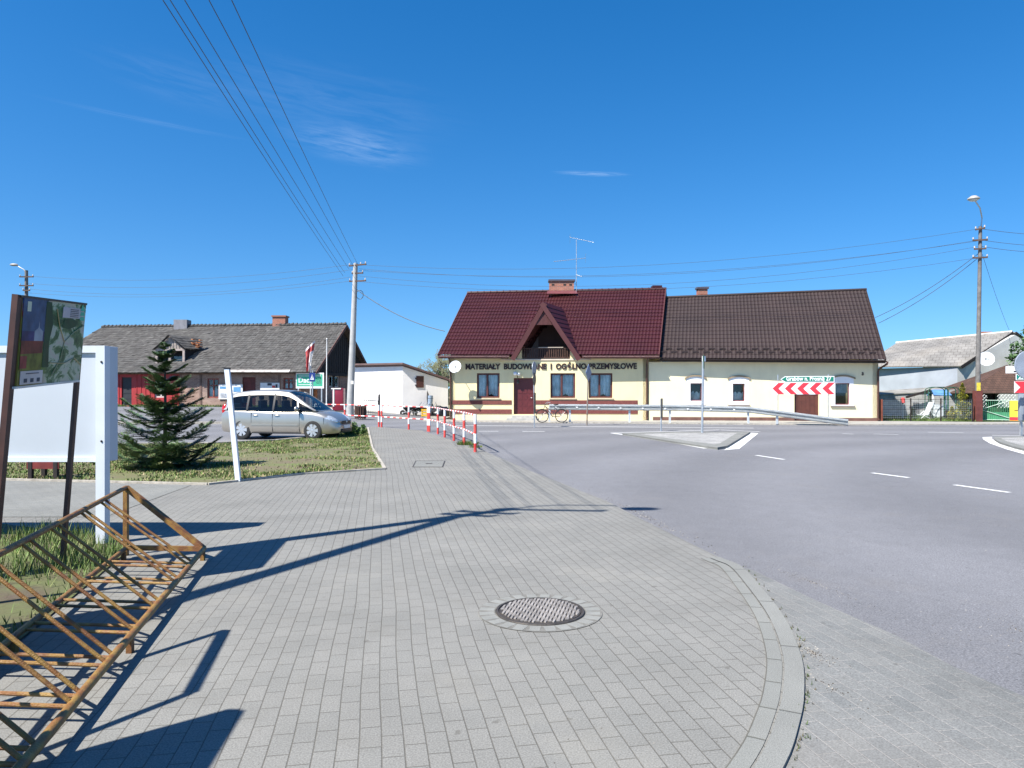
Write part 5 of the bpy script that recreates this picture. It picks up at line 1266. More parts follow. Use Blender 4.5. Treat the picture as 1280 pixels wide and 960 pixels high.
# far-left pole
lb = P(33, 500, 52); lb.z = .6; lt = P(33, 338, 52)
FP = thing('lamp_pole', 'distant slim utility pole with a street lamp behind the map sign', 'utility pole', tuple(lb))
bm = nb(); tube(bm, [lb, lt], [.16, .11], 10); obj('shaft', bm, MATS['grey_wood_pole'], FP)
for py_ in (346, 357, 363): arm(FP, P(33, py_, 51.8), (1, 0, 0), 1.0 if py_ != 363 else .5, armm)
bm = nb(); tube(bm, [lt+V((0, 0, -.2)), P(33.5, 343, 52), P(30, 337, 52), P(21, 332, 52)], .04, 6); obj('lamp_arm', bm, steel, FP)
bm = nb(); ellipsoid(bm, P(17.5, 331, 52), (.3, .16, .1), 12, 6); obj('lamp_head', bm, MATS['lamp_grey'], FP)
for ya, yb, s in ((337, 329.5, .6), (346, 336, .65), (353, 345, .7), (358, 350, .6)):
    wire(P(34, ya+8, 52), P(440, yb+1, PY), s, .008, 'power_line', 'faint power line strung between the far left pole and the concrete pole', 'power lines over the old house')
for ya, yb, s in ((331, 286, 1.0), (336, 300, 1.15), (338, 301, 1.0), (345, 308, 1.3), (352, 322, 1.1)):
    wire(P(449, ya, PY), P(1224, yb, RYp), s, .008, 'power_line', 'faint power line crossing the sky behind the roof antenna to the wooden pole', 'power lines over the shop')
for yb, ye in ((286, 288), (300, 302), (308, 311)):
    wire(P(1227, yb, RYp), P(1420, ye, 37), .3, .012, 'power_line', 'power line leaving the wooden pole to the right edge', 'power lines leaving to the right')
wire(P(446, 362, PY), P(556, 414, 42.0), .35, .022, 'service_cable', 'thick sagging cable from the concrete pole down to the shop roof', None)
wire(P(1223, 317, RYp), P(1094, 397, 43), .25, .016, 'service_cable', 'upper cable from the wooden pole to the brown roof end', None)
wire(P(1223, 322, RYp), P(1098, 404, 42), .25, .016, 'service_cable', 'lower cable from the wooden pole to the brown roof end', None)
wire(P(1228, 318, RYp), P(1262, 414, 54), .2, .010, 'service_cable', 'steep cable from the wooden pole to the grey house roof', None)
# ------------------------------------------------------------ bare tree behind the shop corner
def bare_tree(x, y, h, label, seed=3, z0=0, sp=.55, leaf=True):
    rnd = random.Random(seed); t = thing('bare_tree', label, 'tree', (x, y, z0)); tr = nb(); cr = nb()
    def grow(p, d, l, r, dep):
        q_ = p+d*l; tube(tr if dep == 0 else cr, [p, p.lerp(q_, .5)+V((rnd.uniform(-.05, .05), 0, 0))*l, q_], [r, r*.85, r*.7], 5 if dep > 2 else 7, mi=0)
        if dep >= 6:
            if leaf:
                for _ in range(5):
                    s_ = q_+V((rnd.gauss(0, .07), rnd.gauss(0, .07), rnd.gauss(0, .07))); k = .03; poly(cr, [s_+V((-k, 0, 0)), s_+V((0, 0, -k)), s_+V((k, 0, .01)), s_+V((0, .01, k))], 1)
            return
        for i in range(rnd.choice((2, 3, 3)) if dep else 5):
            a = rnd.uniform(0, 6.28); s = sp*rnd.uniform(.5, 1.2); nd = (d+V((math.cos(a), math.sin(a), rnd.uniform(-.1, .3)))*s).normalized(); grow(q_, nd, l*rnd.uniform(.62, .86), r*.62, dep+1)
    grow(V((x, y, z0)), V((0, 0, 1)), h*.24, h*.018, 0)
    obj('trunk', tr, MATS['bark'], t); obj('crown', cr, [M('grey_bark', (.13, .115, .10), .9), M('bud_green', (.15, .16, .08), .7)], t, smooth=False)
    return t
bt = P(553, 500, 56); bare_tree(bt.x-.1, 56, 5.6, 'leafless tree with fine twigs behind the left end of the shop', 8)
def bush(px_, pyt, y, w, h, label, seed, name='bush', mis=(0, 1), n=1800, s=.14, z0=0, cat='bush'):
    x = (px_-640)*y/F; t = thing(name, label, cat, (x, y, z0)); bm = nb(); leafball(bm, (x, y, z0+h*.55), w/2, w/2, h*.5, n, s, seed, mis); obj('foliage', bm, leafm, t, smooth=False)
    bm = nb(); tube(bm, [(x, y, z0-.1), (x, y, z0+h*.5)], .08); obj('stem', bm, MATS['bark'], t)
bush(552, 0, 60, 4.2, 4.0, 'dark evergreen bushes in the gap between garage and shop', 4, n=2600)
bush(105, 0, 62, 3.0, 6.6, 'green tree top showing behind the town map sign', 6, n=2500, name='leafy_tree', mis=(1, 2), s=.18, z0=.4, cat='tree')
bush(1292, 0, 49, 3.2, 6.0, 'dark fir tops behind the brown gazebo roof at the right edge', 9, n=2600, name='leafy_tree', mis=(0, 0, 1), cat='tree')
# ------------------------------------------------------------ guard rail
def guardrail():
    t = thing('guard_rail', 'galvanised steel guard rail sloping down to the ground at its right end', 'guard rail', tuple(P(690, 0, 38.2).xy)+(0,))
    zc = lambda p: P(0, 508.6, p.y).z
    pts = [P(686.5, 508.7, 38.3), P(760, 509.2, 37.8), P(850, 509.8, 37.1), P(938, 512.3, 36.3), P(975, 517, 35.9), P(1060, 528.0, 35.2)]
    prof = [(-.155, 0), (-.12, .045), (-.06, .05), (-.02, -.02), (.02, -.02), (.06, .05), (.12, .045), (.155, 0)]
    bm = nb(); prev = None
    for i, p in enumerate(pts):
        d = (pts[min(i+1, len(pts)-1)]-pts[max(i-1, 0)]); n = V((d.y, -d.x, 0)).normalized()
        r = [bm.verts.new(p+V((0, 0, a))+n*b*1.6) for a, b in prof]
        if prev:
            for k in range(len(prof)-1): bm.faces.new((prev[k], prev[k+1], r[k+1], r[k]))
        prev = r
    bmesh.ops.solidify(bm, geom=bm.faces[:], thickness=.006); fixn(bm); obj('beam', bm, M('rail_steel', (.62, .65, .66), .45, .35, var=.08, scale=4), t, smooth=False)
    for a, b, k in ((0, 1, .35), (1, 2, .3), (1, 2, .86), (2, 3, .97), (3, 4, .9), (0, 1, .0)):
        p = pts[a].lerp(pts[b], k); bm = nb(); box(bm, (p.x+.02, p.y+.07, p.z/2), (.1, .06, p.z+.02)); obj('post', bm, MATS['rail_steel'], t, smooth=False)
    bm = nb()
    for k in range(9):
        p = pts[0].lerp(pts[3], (k+.3)/9); p = V((p.x, p.y, pts[0].lerp(pts[3], (k+.3)/9).z)); box(bm, p+V((0, -.02, 0)), (.09, .05, .07))
    objs('spacer', bm, whitep, t, smooth=False)
guardrail()
# ------------------------------------------------------------ chevron board and direction sign
cw = Wall(tuple(P(965, 0, 36.8).xy), tuple(P(1043.5, 0, 36.0).xy))
CH = thing('chevron_sign', 'wide white board with five red arrows pointing left on thin posts', 'road sign', (cw.a.x, cw.a.y, 0))
u1 = cw.L; z1, z0 = cw.uv(1000, 478.3)[1], cw.uv(1000, 493)[1]; h = z1-z0
wsg = M('sign_white', (.74, .75, .76), .35, var=.02); rsg = M('sign_red', (.66, .035, .05), .35, var=.03)
bm = nb(); cw.box(bm, .02, u1, z0, z1, -.02, 0); obj('panel', bm, wsg, CH, smooth=False)
for k in range(5):
    bm = nb(); s = u1/5.02; a = k*s+.02; w_ = s*.52
    pts_ = [(a+h*.48, z1-.01), (a+h*.48+w_*.95, z1-.01), (a+w_*.95, (z0+z1)/2), (a+h*.48+w_*.95, z0+.01), (a+h*.48, z0+.01), (a, (z0+z1)/2)]
    pts_ = [(min(p[0], u1-.005), p[1]) for p in pts_]
    slab(bm, [cw.pt(p[0], p[1], .008) for p in pts_[::-1]], .006); fixn(bm); obj('chevron', bm, rsg, CH, smooth=False)
for px_ in (972.5, 1035.5): u = cw.uv(px_, 0)[0]; bm = nb(); tube(bm, [cw.pt(u, 0, -.05), cw.pt(u, z1+.42, -.05)], .026, 8); obj('post', bm, steel, CH)
bm = nb(); a0, _ = cw.uv(975.5, 474); b0_, zt_ = cw.uv(1043, 470); zb_ = cw.uv(1043, 477.7)[1]; m_ = (zt_+zb_)/2
DS = thing('direction_sign', 'green arrow direction sign with white letters above the chevron board', 'road sign', tuple(cw.pt(a0, zb_)))
slab(bm, [cw.pt(*p, .0) for p in ((a0, m_), (a0+.22, zt_), (b0_, zt_), (b0_, zb_), (a0+.22, zb_))][::-1], .02); fixn(bm); obj('border', bm, wsg, DS, smooth=False)
bm = nb(); e_ = .035; slab(bm, [cw.pt(*p, .008) for p in ((a0+.05, m_), (a0+.24, zt_-e_), (b0_-e_, zt_-e_), (b0_-e_, zb_+e_), (a0+.24, zb_+e_))][::-1], .006); fixn(bm); obj('panel', bm, M('sign_green', (.008, .17, .11), .35, var=.03), DS, smooth=False)
bm = text_bm('Grabów n. Prosną 27', .30, .003, .008, width=(b0_-a0)-.42); place_text(bm, cw.pt(a0+.28, zb_+.085, .014), cw.U, cw.N); obj('lettering', bm, wsg, DS, smooth=False)
# ------------------------------------------------------------ edge-on road signs
def signpost(px_, py_base, ytop, name, label, plates, r=.03, lean=0, z0=0, mat=None):
    b = G(px_, py_base, z0); y = b.y; top = P(px_+lean, ytop, y)
    t = thing(name, label, 'road sign', tuple(b)); bm = nb(); tube(bm, [b+V((0, 0, -.1)), top], r, 10); obj('post', bm, mat or steel, t)
    for kind, yc, size, rot, m_, w_ in plates:
        c = P(px_+lean*(py_base-yc)/(py_base-ytop), yc, y-.06); R = Matrix.Rotation(rot, 3, 'Z'); n = R @ V((0, -1, 0)); u = R @ V((1, 0, 0))
        c = c + n*.03
        bm = nb()
        if kind == 'disc': lathe(bm, (0, 0, 0), [(.001, -.008), (size, -.008), (size, .008), (.001, .008)], 24, 'Y')
        elif kind == 'tri': slab(bm, [V((0, 0, size*1.1)), V((-size, 0, -size*.62)), V((size, 0, -size*.62))], .016)
        elif kind == 'dia': slab(bm, [V((0, 0, size*1.3)), V((-size*1.3, 0, 0)), V((0, 0, -size*1.3)), V((size*1.3, 0, 0))], .016)
        else: box(bm, (0, 0, 0), (w_, .02, size*2))
        fixn(bm)
        for v in bm.verts: v.co = c + R @ v.co
        obj('plate', bm, m_, t, smooth=False)
    return t
darkback = M('dark_sign_back', (.07, .075, .08), .5, .3)
edge_sign_mat = M('grey_sign', (.22, .26, .34), .45, .3)
signpost(668, 533.5, 455, 'road_sign', 'thin post with two edge-on plates beside the shop door', (('disc', 461, .33, 1.25, signback, 0), ('disc', 474, .30, 1.3, darkback, 0), ('rect', 504, .48, 1.25, darkback, .3)), .028, -1)
signpost(733.5, 530.5, 458, 'road_sign', 'brownish leaning post with an edge-on blue plate before the right shop window', (('dia', 466, .33, 1.13, M('blue_grey_sign', (.16, .22, .36), .4), 0),), .035, 2, mat=M('weathered_post', (.22, .18, .15), .7, .2, var=.3))
signpost(826.3, 537.5, 499, 'road_sign', 'short steel post with a tall dark edge-on plate on the traffic island tip', (('rect', 510.5, .42, 1.2, darkback, .42),), .032, 0)
signpost(877.5, 541, 446, 'road_sign', 'tall grey steel post with a small dark green edge-on plate on the traffic island', (('rect', 452.5, .26, 1.25, M('green_back', (.03, .10, .07), .4), .5), ('rect', 448.5, .10, .9, whitep, .3)), .045, 1.5, z0=.02)
# pedestrian crossing sign, flag and flagpole by the old house
def at_px(px_, y): p = P(px_, 500, y); return V((p.x, p.y, gz(p.x, p.y)))
b = at_px(390, 36.5)
CS = thing('crossing_sign', 'blue pedestrian crossing sign on a steel post behind the car', 'road sign', tuple(b))
bm = nb(); tube(bm, [b, P(391, 463, 36.5)], .03, 8); obj('post', bm, steel, CS)
bm = nb(); a0, a1 = P(386.5, 466, 36.4), P(394, 477, 36.4); box(bm, (a0+a1)/2, (a1.x-a0.x, .02, a0.z-a1.z)); pl = obj('plate', bm, M('sign_blue', (.015, .04, .20), .4), CS, smooth=False)
bm = nb(); c = (a0+a1)/2+V((0, -.018, 0)); poly(bm, [c+V((-.1, 0, -.13)), c+V((.1, 0, -.13)), c+V((0, 0, .15))]); obj('triangle', bm, wsg, pl, smooth=False)
bm = nb(); c += V((0, -.004, 0)); bar(bm, c+V((0, 0, .0)), c+V((.0, 0, .06)), .025, .004); bar(bm, c, c+V((-.035, 0, -.08)), .018, .004); bar(bm, c, c+V((.035, 0, -.08)), .018, .004); ellipsoid(bm, c+V((0, 0, .08)), (.015, .004, .015), 8, 6); obj('walker', bm, black, pl, smooth=False)
b = at_px(387.5, 40)
FG = thing('flag', 'hanging red and white flag on a thin pole before the old roof', 'flag', tuple(b))
bm = nb(); tube(bm, [b, P(389, 431, 40)], .022, 8); obj('pole', bm, whitep, FG)
bm = nb(); n_ = 8
top, bot = P(388.5, 431, 39.95), P(386, 463, 39.95)
for j in range(10):
    for i in range(n_):
        f_ = lambda i, j: V((top.x+(bot.x-top.x)*j/10+(i/n_-.55)*(.55-.35*j/10), 39.92+.06*math.sin(i*1.7+j*.5), top.z+(bot.z-top.z)*j/10+(i/n_-.5)*(.5 if j < 3 else .25)))
        poly(bm, [f_(i, j), f_(i+1, j), f_(i+1, j+1), f_(i, j+1)], 1 if j < 1 or (j > 2 and i > 3) else 0)
bmesh.ops.remove_doubles(bm, verts=bm.verts, dist=.001); obj('cloth', bm, [M('flag_red', (.40, .06, .06), .8), M('flag_white', (.7, .68, .66), .8)], FG)
b = at_px(408, 42)
o = thing('bare_flagpole', 'bare thin white flagpole in front of the dark gable', 'flagpole', tuple(b)); bm = nb(); tube(bm, [b, P(408.5, 424, 42)], [.035, .02], 8); obj('shaft', bm, whitep, o); bm = nb(); ellipsoid(bm, P(408.5, 423.5, 42), (.04, .04, .05), 8, 6); obj('finial', bm, whitep, o)
# red vending machine, bins, low fence by the gable
b = at_px(423, 47)
RM = thing('red_display_cooler', 'dark red display cooler with a white edge standing before the gable', 'cooler', tuple(b))
bm = nb(); x0, x1 = P(416, 0, 47).x, P(430, 0, 47).x; zt_ = P(0, 485, 47).z; box(bm, ((x0+x1)/2, 47.1, (b.z+zt_)/2), (x1-x0, .6, zt_-b.z), bev=.06); obj('cabinet', bm, M('dark_red_plastic', (.20, .012, .03), .4, var=.1), RM)
bm = nb(); box(bm, (x0+.1, 46.78, (b.z+zt_)/2+.1), (.09, .03, zt_-b.z-.35)); box(bm, ((x0+x1)/2-.1, 46.78, zt_-.04), (x1-x0-.1, .04, .07)); obj('trim', bm, whitep, RM, smooth=False)
b = at_px(450.5, 41); TB = thing('slatted_bin', 'dark slatted litter bin at the foot of the concrete pole', 'litter bin', tuple(b))
bm = nb(); lathe(bm, b, [(.0, .05), (.25, .05), (.28, .72), (.24, .72), (.22, .2), (0, .2)], 20); obj('liner', bm, darkm, TB)
bm = nb()
for k in range(14):
    a = k/14*6.283; d = V((math.cos(a), math.sin(a), 0)); bar(bm, b+d*.28, b+d*.31+V((0, 0, .76)), .07, .03)
obj('slats', bm, brownwood, TB, smooth=False)
FN = thing('iron_fence', 'low black iron fence ending in a taller post before the white garage', 'fence', tuple(at_px(474, 43)))
a, b = at_px(455, 43.6), at_px(474, 42.8)
for z in (.25, .98): bm = nb(); bar(bm, a+V((0, 0, z)), b+V((0, 0, z)), .04); obj('rail', bm, black, FN, smooth=False)
for k in range(8): p = a.lerp(b, (k+.3)/8); bm = nb(); bar(bm, p+V((0, 0, .1)), p+V((0, 0, .98)), .022); obj('bar', bm, black, FN, smooth=False)
bm = nb(); bar(bm, b, b+V((0, 0, 1.25)), .11); ellipsoid(bm, b+V((0, 0, 1.3)), (.06, .06, .1), 8, 6); obj('post', bm, black, FN, smooth=False)
# second-hand garden goods in front of the garage
def barrow(px_, y, rot, label, mat):
    b = at_px(px_, y); b.z = 0; t = thing('wheelbarrow', label, 'wheelbarrow', tuple(b)); R = Matrix.Rotation(rot, 3, 'Z'); f = lambda x, yy, z: b+R @ V((x, yy, z))
    bm = nb(); lo = [f(-.25, -.2, .32), f(.3, -.2, .32), f(.3, .2, .32), f(-.25, .2, .32)]; hi = [f(-.45, -.32, .62), f(.5, -.32, .58), f(.5, .32, .58), f(-.45, .32, .62)]
    vl = [bm.verts.new(p) for p in lo]; vh = [bm.verts.new(p) for p in hi]; bm.faces.new(vl)
    for i in range(4): bm.faces.new((vl[i], vl[(i+1) % 4], vh[(i+1) % 4], vh[i]))
    bmesh.ops.solidify(bm, geom=bm.faces[:], thickness=.012); obj('tray', bm, mat, t, smooth=False)
    for s in (-1, 1):
        bm = nb(); tube(bm, [f(.62, s*.06, .2), f(.1, s*.2, .3), f(-.6, s*.27, .6), f(-.85, s*.27, .95)], .016, 6); obj('handle', bm, steel, t)
        bm = nb(); tube(bm, [f(-.25, s*.2, .4), f(-.35, s*.22, 0), f(-.2, s*.22, .0)], .014, 6); obj('leg', bm, steel, t)
    bm = nb(); lathe(bm, (0, 0, 0), [(.05, -.03), (.18, -.035), (.2, 0), (.18, .035), (.05, .03)], 18, 'Y')
    for v in bm.verts: v.co = f(.62, 0, .2)+R @ v.co
    obj('wheel', bm, tyre, t)
barrow(514, 48.0, 2.9, 'dark wheelbarrow furthest left by the garage wall', black)
barrow(521, 48.4, 3.0, 'middle wheelbarrow with raised handles by the garage wall', M('dark_green_tray', (.02, .06, .04), .5)); barrow(529, 48.8, 2.8, 'red wheelbarrow under the shuttered garage window', M('dull_red_tray', (.22, .03, .03), .5))
b = at_px(531, 46.5); b.z = 0; t = thing('yellow_crate', 'small yellow crate on the yard before the wheelbarrows', 'crate', tuple(b))
for k in range(3): bm = nb(); box(bm, b+V((0, 0, .1+.17*k)), (.42, .32, .11)); obj('slat_band', bm, M('yellow_plastic', (.60, .36, .02), .5), t, smooth=False)
for sx in (-1, 1):
    for sy in (-1, 1): bm = nb(); box(bm, b+V((sx*.17, sy*.12, .25)), (.06, .06, .5)); obj('corner', bm, MATS['yellow_plastic'], t, smooth=False)
b = at_px(537, 49.6); b.z = 0; t = thing('mesh_roll', 'upright bluish roll of fencing mesh leaning on the garage wall', 'mesh roll', tuple(b))
bm = nb(); tube(bm, [b+V((0, 0, 0)), b+V((.05, .1, 1.35))], .17, 14); obj('roll', bm, M('blue_grey_mesh', (.20, .27, .36), .6, var=.3, scale=20), t)
bm = nb(); 
for z in (.3, .75, 1.15): tube(bm, [b+V((.185*math.cos(a/16*6.283)+z*.04, .185*math.sin(a/16*6.283)+z*.08, z)) for a in range(17)], .012, 5)
objs('binding', bm, black, t)
b = at_px(541.5, 49.8); b.z = 0; t = thing('folded_parasol', 'black folded parasol propped beside the mesh roll', 'parasol', tuple(b))
bm = nb(); tube(bm, [b, b+V((-.1, 0, .3)), b+V((-.35, .1, 1.2)), b+V((-.42, .12, 1.65))], [.30, .27, .12, .02], 10); obj('canopy', bm, black, t)
bm = nb(); tube(bm, [b+V((0, 0, 0)), b+V((-.45, .13, 1.8))], .015, 6); obj('pole', bm, steel, t)
b = at_px(551, 49.2); b.z = 0; t = thing('covered_heap', 'low heap under a black tarpaulin at the garage corner', 'heap', tuple(b))
bm = nb(); g = bmesh.ops.create_uvsphere(bm, u_segments=22, v_segments=12, radius=1)
from mathutils import noise as NZ
for v in bm.verts: k = 1+.22*NZ.noise(v.co*2.2); v.co = b+V((v.co.x*.78*k, v.co.y*.5*k, max(-.02, v.co.z*.62*k)))
obj('tarpaulin', bm, M('tarpaulin', (.012, .012, .014), .35), t)
# ------------------------------------------------------------ bicycle
def bicycle(px_, y, rot, label):
    b = P(px_, 500, y); b = V((b.x, y, 0)); t = thing('bicycle', label, 'bicycle', tuple(b)); R = Matrix.Rotation(rot, 3, 'Z') @ Matrix.Rotation(-.12, 3, 'X'); f = lambda x, yy, z: b+R @ V((x, yy, z))
    for i, x in enumerate((-.52, .52)):
        bm = nb(); lathe(bm, (0, 0, 0), [(.305, -.012), (.34, -.016), (.35, 0), (.34, .016), (.305, .012), (.305, -.012)], 30, 'Y')
        for v in bm.verts: v.co = f(x, 0, .35)+R @ v.co
        w_ = obj('wheel', bm, tyre, t)
        bm = nb()
        for k in range(14): a = k/14*6.283; tube(bm, [f(x, .02*(-1)**k, .35), f(x+.31*math.cos(a), 0, .35+.31*math.sin(a))], .003, 4)
        obj('spokes', bm, steel, w_)
        bm = nb(); tube(bm, [f(x+.37*math.cos(a), 0, .35+.37*math.sin(a)) for a in [math.pi*(.05+.8*k/8)+(.3 if x > 0 else -.0) for k in range(9)]], .014, 5); obj('mudguard', bm, black, t)
    bm = nb(); bb = f(.05, 0, .30); hd = f(-.36, 0, .88); st = f(.18, 0, .80); rh = f(.52, 0, .35)
    for p, q_ in ((bb, hd), (bb, st), (hd-V((0, 0, .02)), bb.lerp(st, .45)), (bb, rh), (st, rh)): tube(bm, [p, q_], .016, 8)
    obj('frame', bm, M('dark_bike_paint', (.03, .03, .045), .35), t)
    bm = nb(); tube(bm, [f(-.52, 0, .35), f(-.42, 0, .72), hd, f(-.33, 0, 1.0)], .015, 8); obj('fork', bm, black, t)
    bm = nb(); tube(bm, [f(-.12, -.27, 1.03), f(-.28, -.24, 1.05), f(-.34, 0, 1.0), f(-.28, .24, 1.05), f(-.12, .27, 1.03)], .012, 8); obj('handlebar', bm, steel, t)
    bm = nb(); tube(bm, [st, f(.2, 0, .93)], .012, 6); ellipsoid(bm, f(.24, 0, .95), (.14, .08, .035), 12, 8); obj('saddle', bm, black, t)
    bm = nb(); tube(bm, [bb, f(.14, -.06, .2)], .01, 6); box(bm, f(.16, -.1, .19), (.09, .08, .02)); tube(bm, [bb, f(-.04, .06, .4)], .01, 6); box(bm, f(-.06, .1, .41), (.09, .08, .02)); obj('pedals', bm, steel, t, smooth=False)
    bm = nb(); tube(bm, [f(.42, 0, .78), f(.78, 0, .76)], .012, 6); box(bm, f(.6, 0, .77), (.34, .14, .015)); obj('luggage_rack', bm, black, t, smooth=False)
bicycle(690, 37.6, .15, 'dark bicycle leaning at the left end of the guard rail')
# ------------------------------------------------------------ the silver car
def make_car(loc, rot):
    t = thing('parked_car', 'silver family car parked at the edge of the verge', 'car', loc); t.rotation_euler = (0, 0, rot)
    def lerp_tab(tab, x):
        if x <= tab[0][0]: return tab[0][1:]
        for i in range(len(tab)-1):
            if tab[i][0] <= x <= tab[i+1][0]:
                p0, p1, p2, p3 = tab[max(i-1, 0)], tab[i], tab[i+1], tab[min(i+2, len(tab)-1)]; s = (x-p1[0])/(p2[0]-p1[0]); out = []
                for k in range(1, len(p1)):
                    m1 = (p2[k]-p0[k])/(p2[0]-p0[0])*(p2[0]-p1[0]) if i else (p2[k]-p1[k]); m2 = (p3[k]-p1[k])/(p3[0]-p1[0])*(p2[0]-p1[0]) if i+2 < len(tab) else p2[k]-p1[k]
                    out.append((2*s**3-3*s*s+1)*p1[k]+(s**3-2*s*s+s)*m1+(-2*s**3+3*s*s)*p2[k]+(s**3-s*s)*m2)
                return out
        return tab[-1][1:]
    # x, bottom, shoulder height, half width, crown height at centre
    B = [(-2.16, .40, .62, .60, .64), (-2.13, .32, .84, .74, .86), (-2.03, .25, .98, .815, 1.0), (-1.8, .22, 1.0, .85, 1.03), (-1.3, .21, .985, .875, 1.03), (-.6, .20, .955, .882, 1.0), (.2, .20, .935, .882, .98), (.85, .20, .935, .878, 1.0), (1.15, .20, .92, .87, 1.0), (1.45, .20, .875, .86, .945), (1.72, .20, .80, .835, .865), (1.92, .20, .70, .79, .765), (2.05, .21, .61, .72, .66), (2.14, .24, .52, .60, .55), (2.19, .32, .44, .42, .46)]
    xs = [-2.16+4.35*i/60 for i in range(61)]; bm = nb(); rings = []
    for x in xs:
        zb, zs, w, zc = lerp_tab(B, x); pr = [(0, zb), (w*.80, zb), (w*.93, zb+.02), (w*.975, zb+.09), (w, zb+.22*(zs-zb)+.08), (w*1.0, zb+.62*(zs-zb)), (w*.985, zs-.10), (w*.965, zs-.045), (w*.93, zs-.008), (w*.86, zs+(zc-zs)*.35), (w*.62, zs+(zc-zs)*.75), (w*.32, zs+(zc-zs)*.95), (0, zc)]
        ring = [bm.verts.new((x, -y, z)) for y, z in pr]+[bm.verts.new((x, y, z)) for y, z in pr[-2:0:-1]]; rings.append(ring)
    n = len(rings[0])
    for i in range(len(rings)-1):
        for k in range(n): bm.faces.new((rings[i][k], rings[i][(k+1) % n], rings[i+1][(k+1) % n], rings[i+1][k]))
    bm.faces.new(rings[0]); bm.faces.new(rings[-1][::-1]); fixn(bm)
    body = obj('body', bm, [silver, black], t, local=True, ang=.9)
    WX = (-1.29, 1.31)
    cb = nb()
    for wx in WX: 
        g = bmesh.ops.create_cone(cb, cap_ends=True, segments=40, radius1=.365, radius2=.365, depth=3, matrix=Matrix.Translation((wx, 0, .325)) @ Matrix.Rotation(math.pi/2, 4, 'X'))
    for f in cb.faces: f.material_index = 1
    cut = obj('cutter', cb, [silver, black], None, local=True, smooth=False)
    md = body.modifiers.new('b', 'BOOLEAN'); md.object = cut; md.operation = 'DIFFERENCE'; md.solver = 'EXACT'
    dg = bpy.context.evaluated_depsgraph_get(); me = bpy.data.meshes.new_from_object(body.evaluated_get(dg)); body.modifiers.clear(); body.data = me
    me.polygons.foreach_set('use_smooth', [True]*len(me.polygons)); me.set_sharp_from_angle(angle=.6)
    bpy.data.objects.remove(cut)
    bm = nb(); box(bm, (0, 0, .42), (3.7, 1.2, .4)); obj('underbody', bm, black, t, local=True, smooth=False)
    bm = nb(); box(bm, (-.42, 0, .86), (2.9, 1.52, .36)); obj('cabin_floor', bm, M('cabin_grey', (.05, .05, .055), .8), t, local=True, smooth=False)
    for sx in (-.55, .32):
        for sy in (-.38, .38):
            bm = nb(); box(bm, (sx-.22, sy, 1.12), (.13, .46, .34), bev=.04); box(bm, (sx-.26, sy, 1.37), (.09, .24, .15), bev=.03); obj('seat', bm, M('seat_grey', (.14, .14, .15), .8), t, local=True)
    bm = nb(); box(bm, (.92, 0, .99), (.35, 1.35, .12), bev=.03); obj('dashboard', bm, black, t, local=True)
    # greenhouse
    Gt = [(-2.10, .965, .80, .70, .97), (-2.0, .97, .82, .70, 1.16), (-1.9, .965, .83, .685, 1.36), (-1.72, .96, .84, .665, 1.505), (-1.4, .95, .85, .655, 1.575), (-.9, .94, .855, .65, 1.61), (-.3, .93, .857, .65, 1.62), (.1, .925, .857, .645, 1.60), (.35, .92, .855, .64, 1.555), (.6, .92, .85, .66, 1.44), (.9, .92, .84, .70, 1.26), (1.2, .925, .82, .72, 1.075), (1.42, .93, .76, .70, .945)]
    NS = [0, .09, .18, .27, .36, .45, .52, .57, .62, .68, .76, .84, .92, 1.0]
    def gp(x, s, off=0, sd=-1):
        zb, wb, wr, zr = lerp_tab(Gt, x)
        def raw(s):
            if s <= .5: k = s/.5; return (wb+(wr-wb)*k**1.15, zb+(max(zr-.075, zb)-zb)*k)
            if s <= .64: k = (s-.5)/.14; return (wr-.10*k*k-.01*k, max(zr-.075, zb)+ (zr-.012-max(zr-.075, zb))*math.sin(k*1.57))
            k = (s-.64)/.36; return ((wr-.11)*(1-k), zr-.012+.022*math.sin(k*1.57))
        y, z = raw(s); 
        if off:
            y2, z2 = raw(min(1, s+.01)); y1, z1_ = raw(max(0, s-.01)); dy, dz = y2-y1, z2-z1_; l = math.hypot(dy, dz) or 1; y += dz/l*off; z += -dy/l*off
            if x > .35: z += off*.6
        return V((x, y*sd, z))
    gx = [-2.10+3.52*i/50 for i in range(51)]; bm = nb(); R_ = []
    for x in gx:
        r = [bm.verts.new(gp(x, s)) for s in NS]+[bm.verts.new(gp(x, s, 0, 1)) for s in NS[-2::-1]]; R_.append(r)
    for i in range(len(R_)-1):
        for k in range(len(R_[0])-1): bm.faces.new((R_[i][k], R_[i][k+1], R_[i+1][k+1], R_[i+1][k]))
    fixn(bm); obj('windows', bm, carglass, t, local=True, ang=.7)
    def patch(name, mat, fx, nx=16, ns=6, off=.012, both=True, par=None):
        """fx(a, b) -> (x, s) over the unit square"""
        for sd in ((-1, 1) if both else (-1,)):
            bm = nb(); g = [[bm.verts.new(gp(*fx(i/nx, j/ns), off, sd)) for j in range(ns+1)] for i in range(nx+1)]
            for i in range(nx):
                for j in range(ns): bm.faces.new((g[i][j], g[i+1][j], g[i+1][j+1], g[i][j+1]))
            fixn(bm); bmesh.ops.solidify(bm, geom=bm.faces[:], thickness=.012); fixn(bm); obj(name, bm, mat, par or t, local=True, ang=.7)
    # roof skin across
    bm = nb(); nx, ns = 24, 16; g = []
    for i in range(nx+1):
        x = -1.78+2.10*i/nx; row = []
        for j in range(ns+1):
            s = j/ns*2-1; sd = -1 if s < 0 else 1; row.append(bm.verts.new(gp(x, 1-(1-.50)*abs(s), .012, sd)))
        g.append(row)
    for i in range(nx):
        for j in range(ns): bm.faces.new((g[i][j], g[i+1][j], g[i+1][j+1], g[i][j+1]))
    fixn(bm); obj('roof', bm, silver, t, local=True, ang=.7)
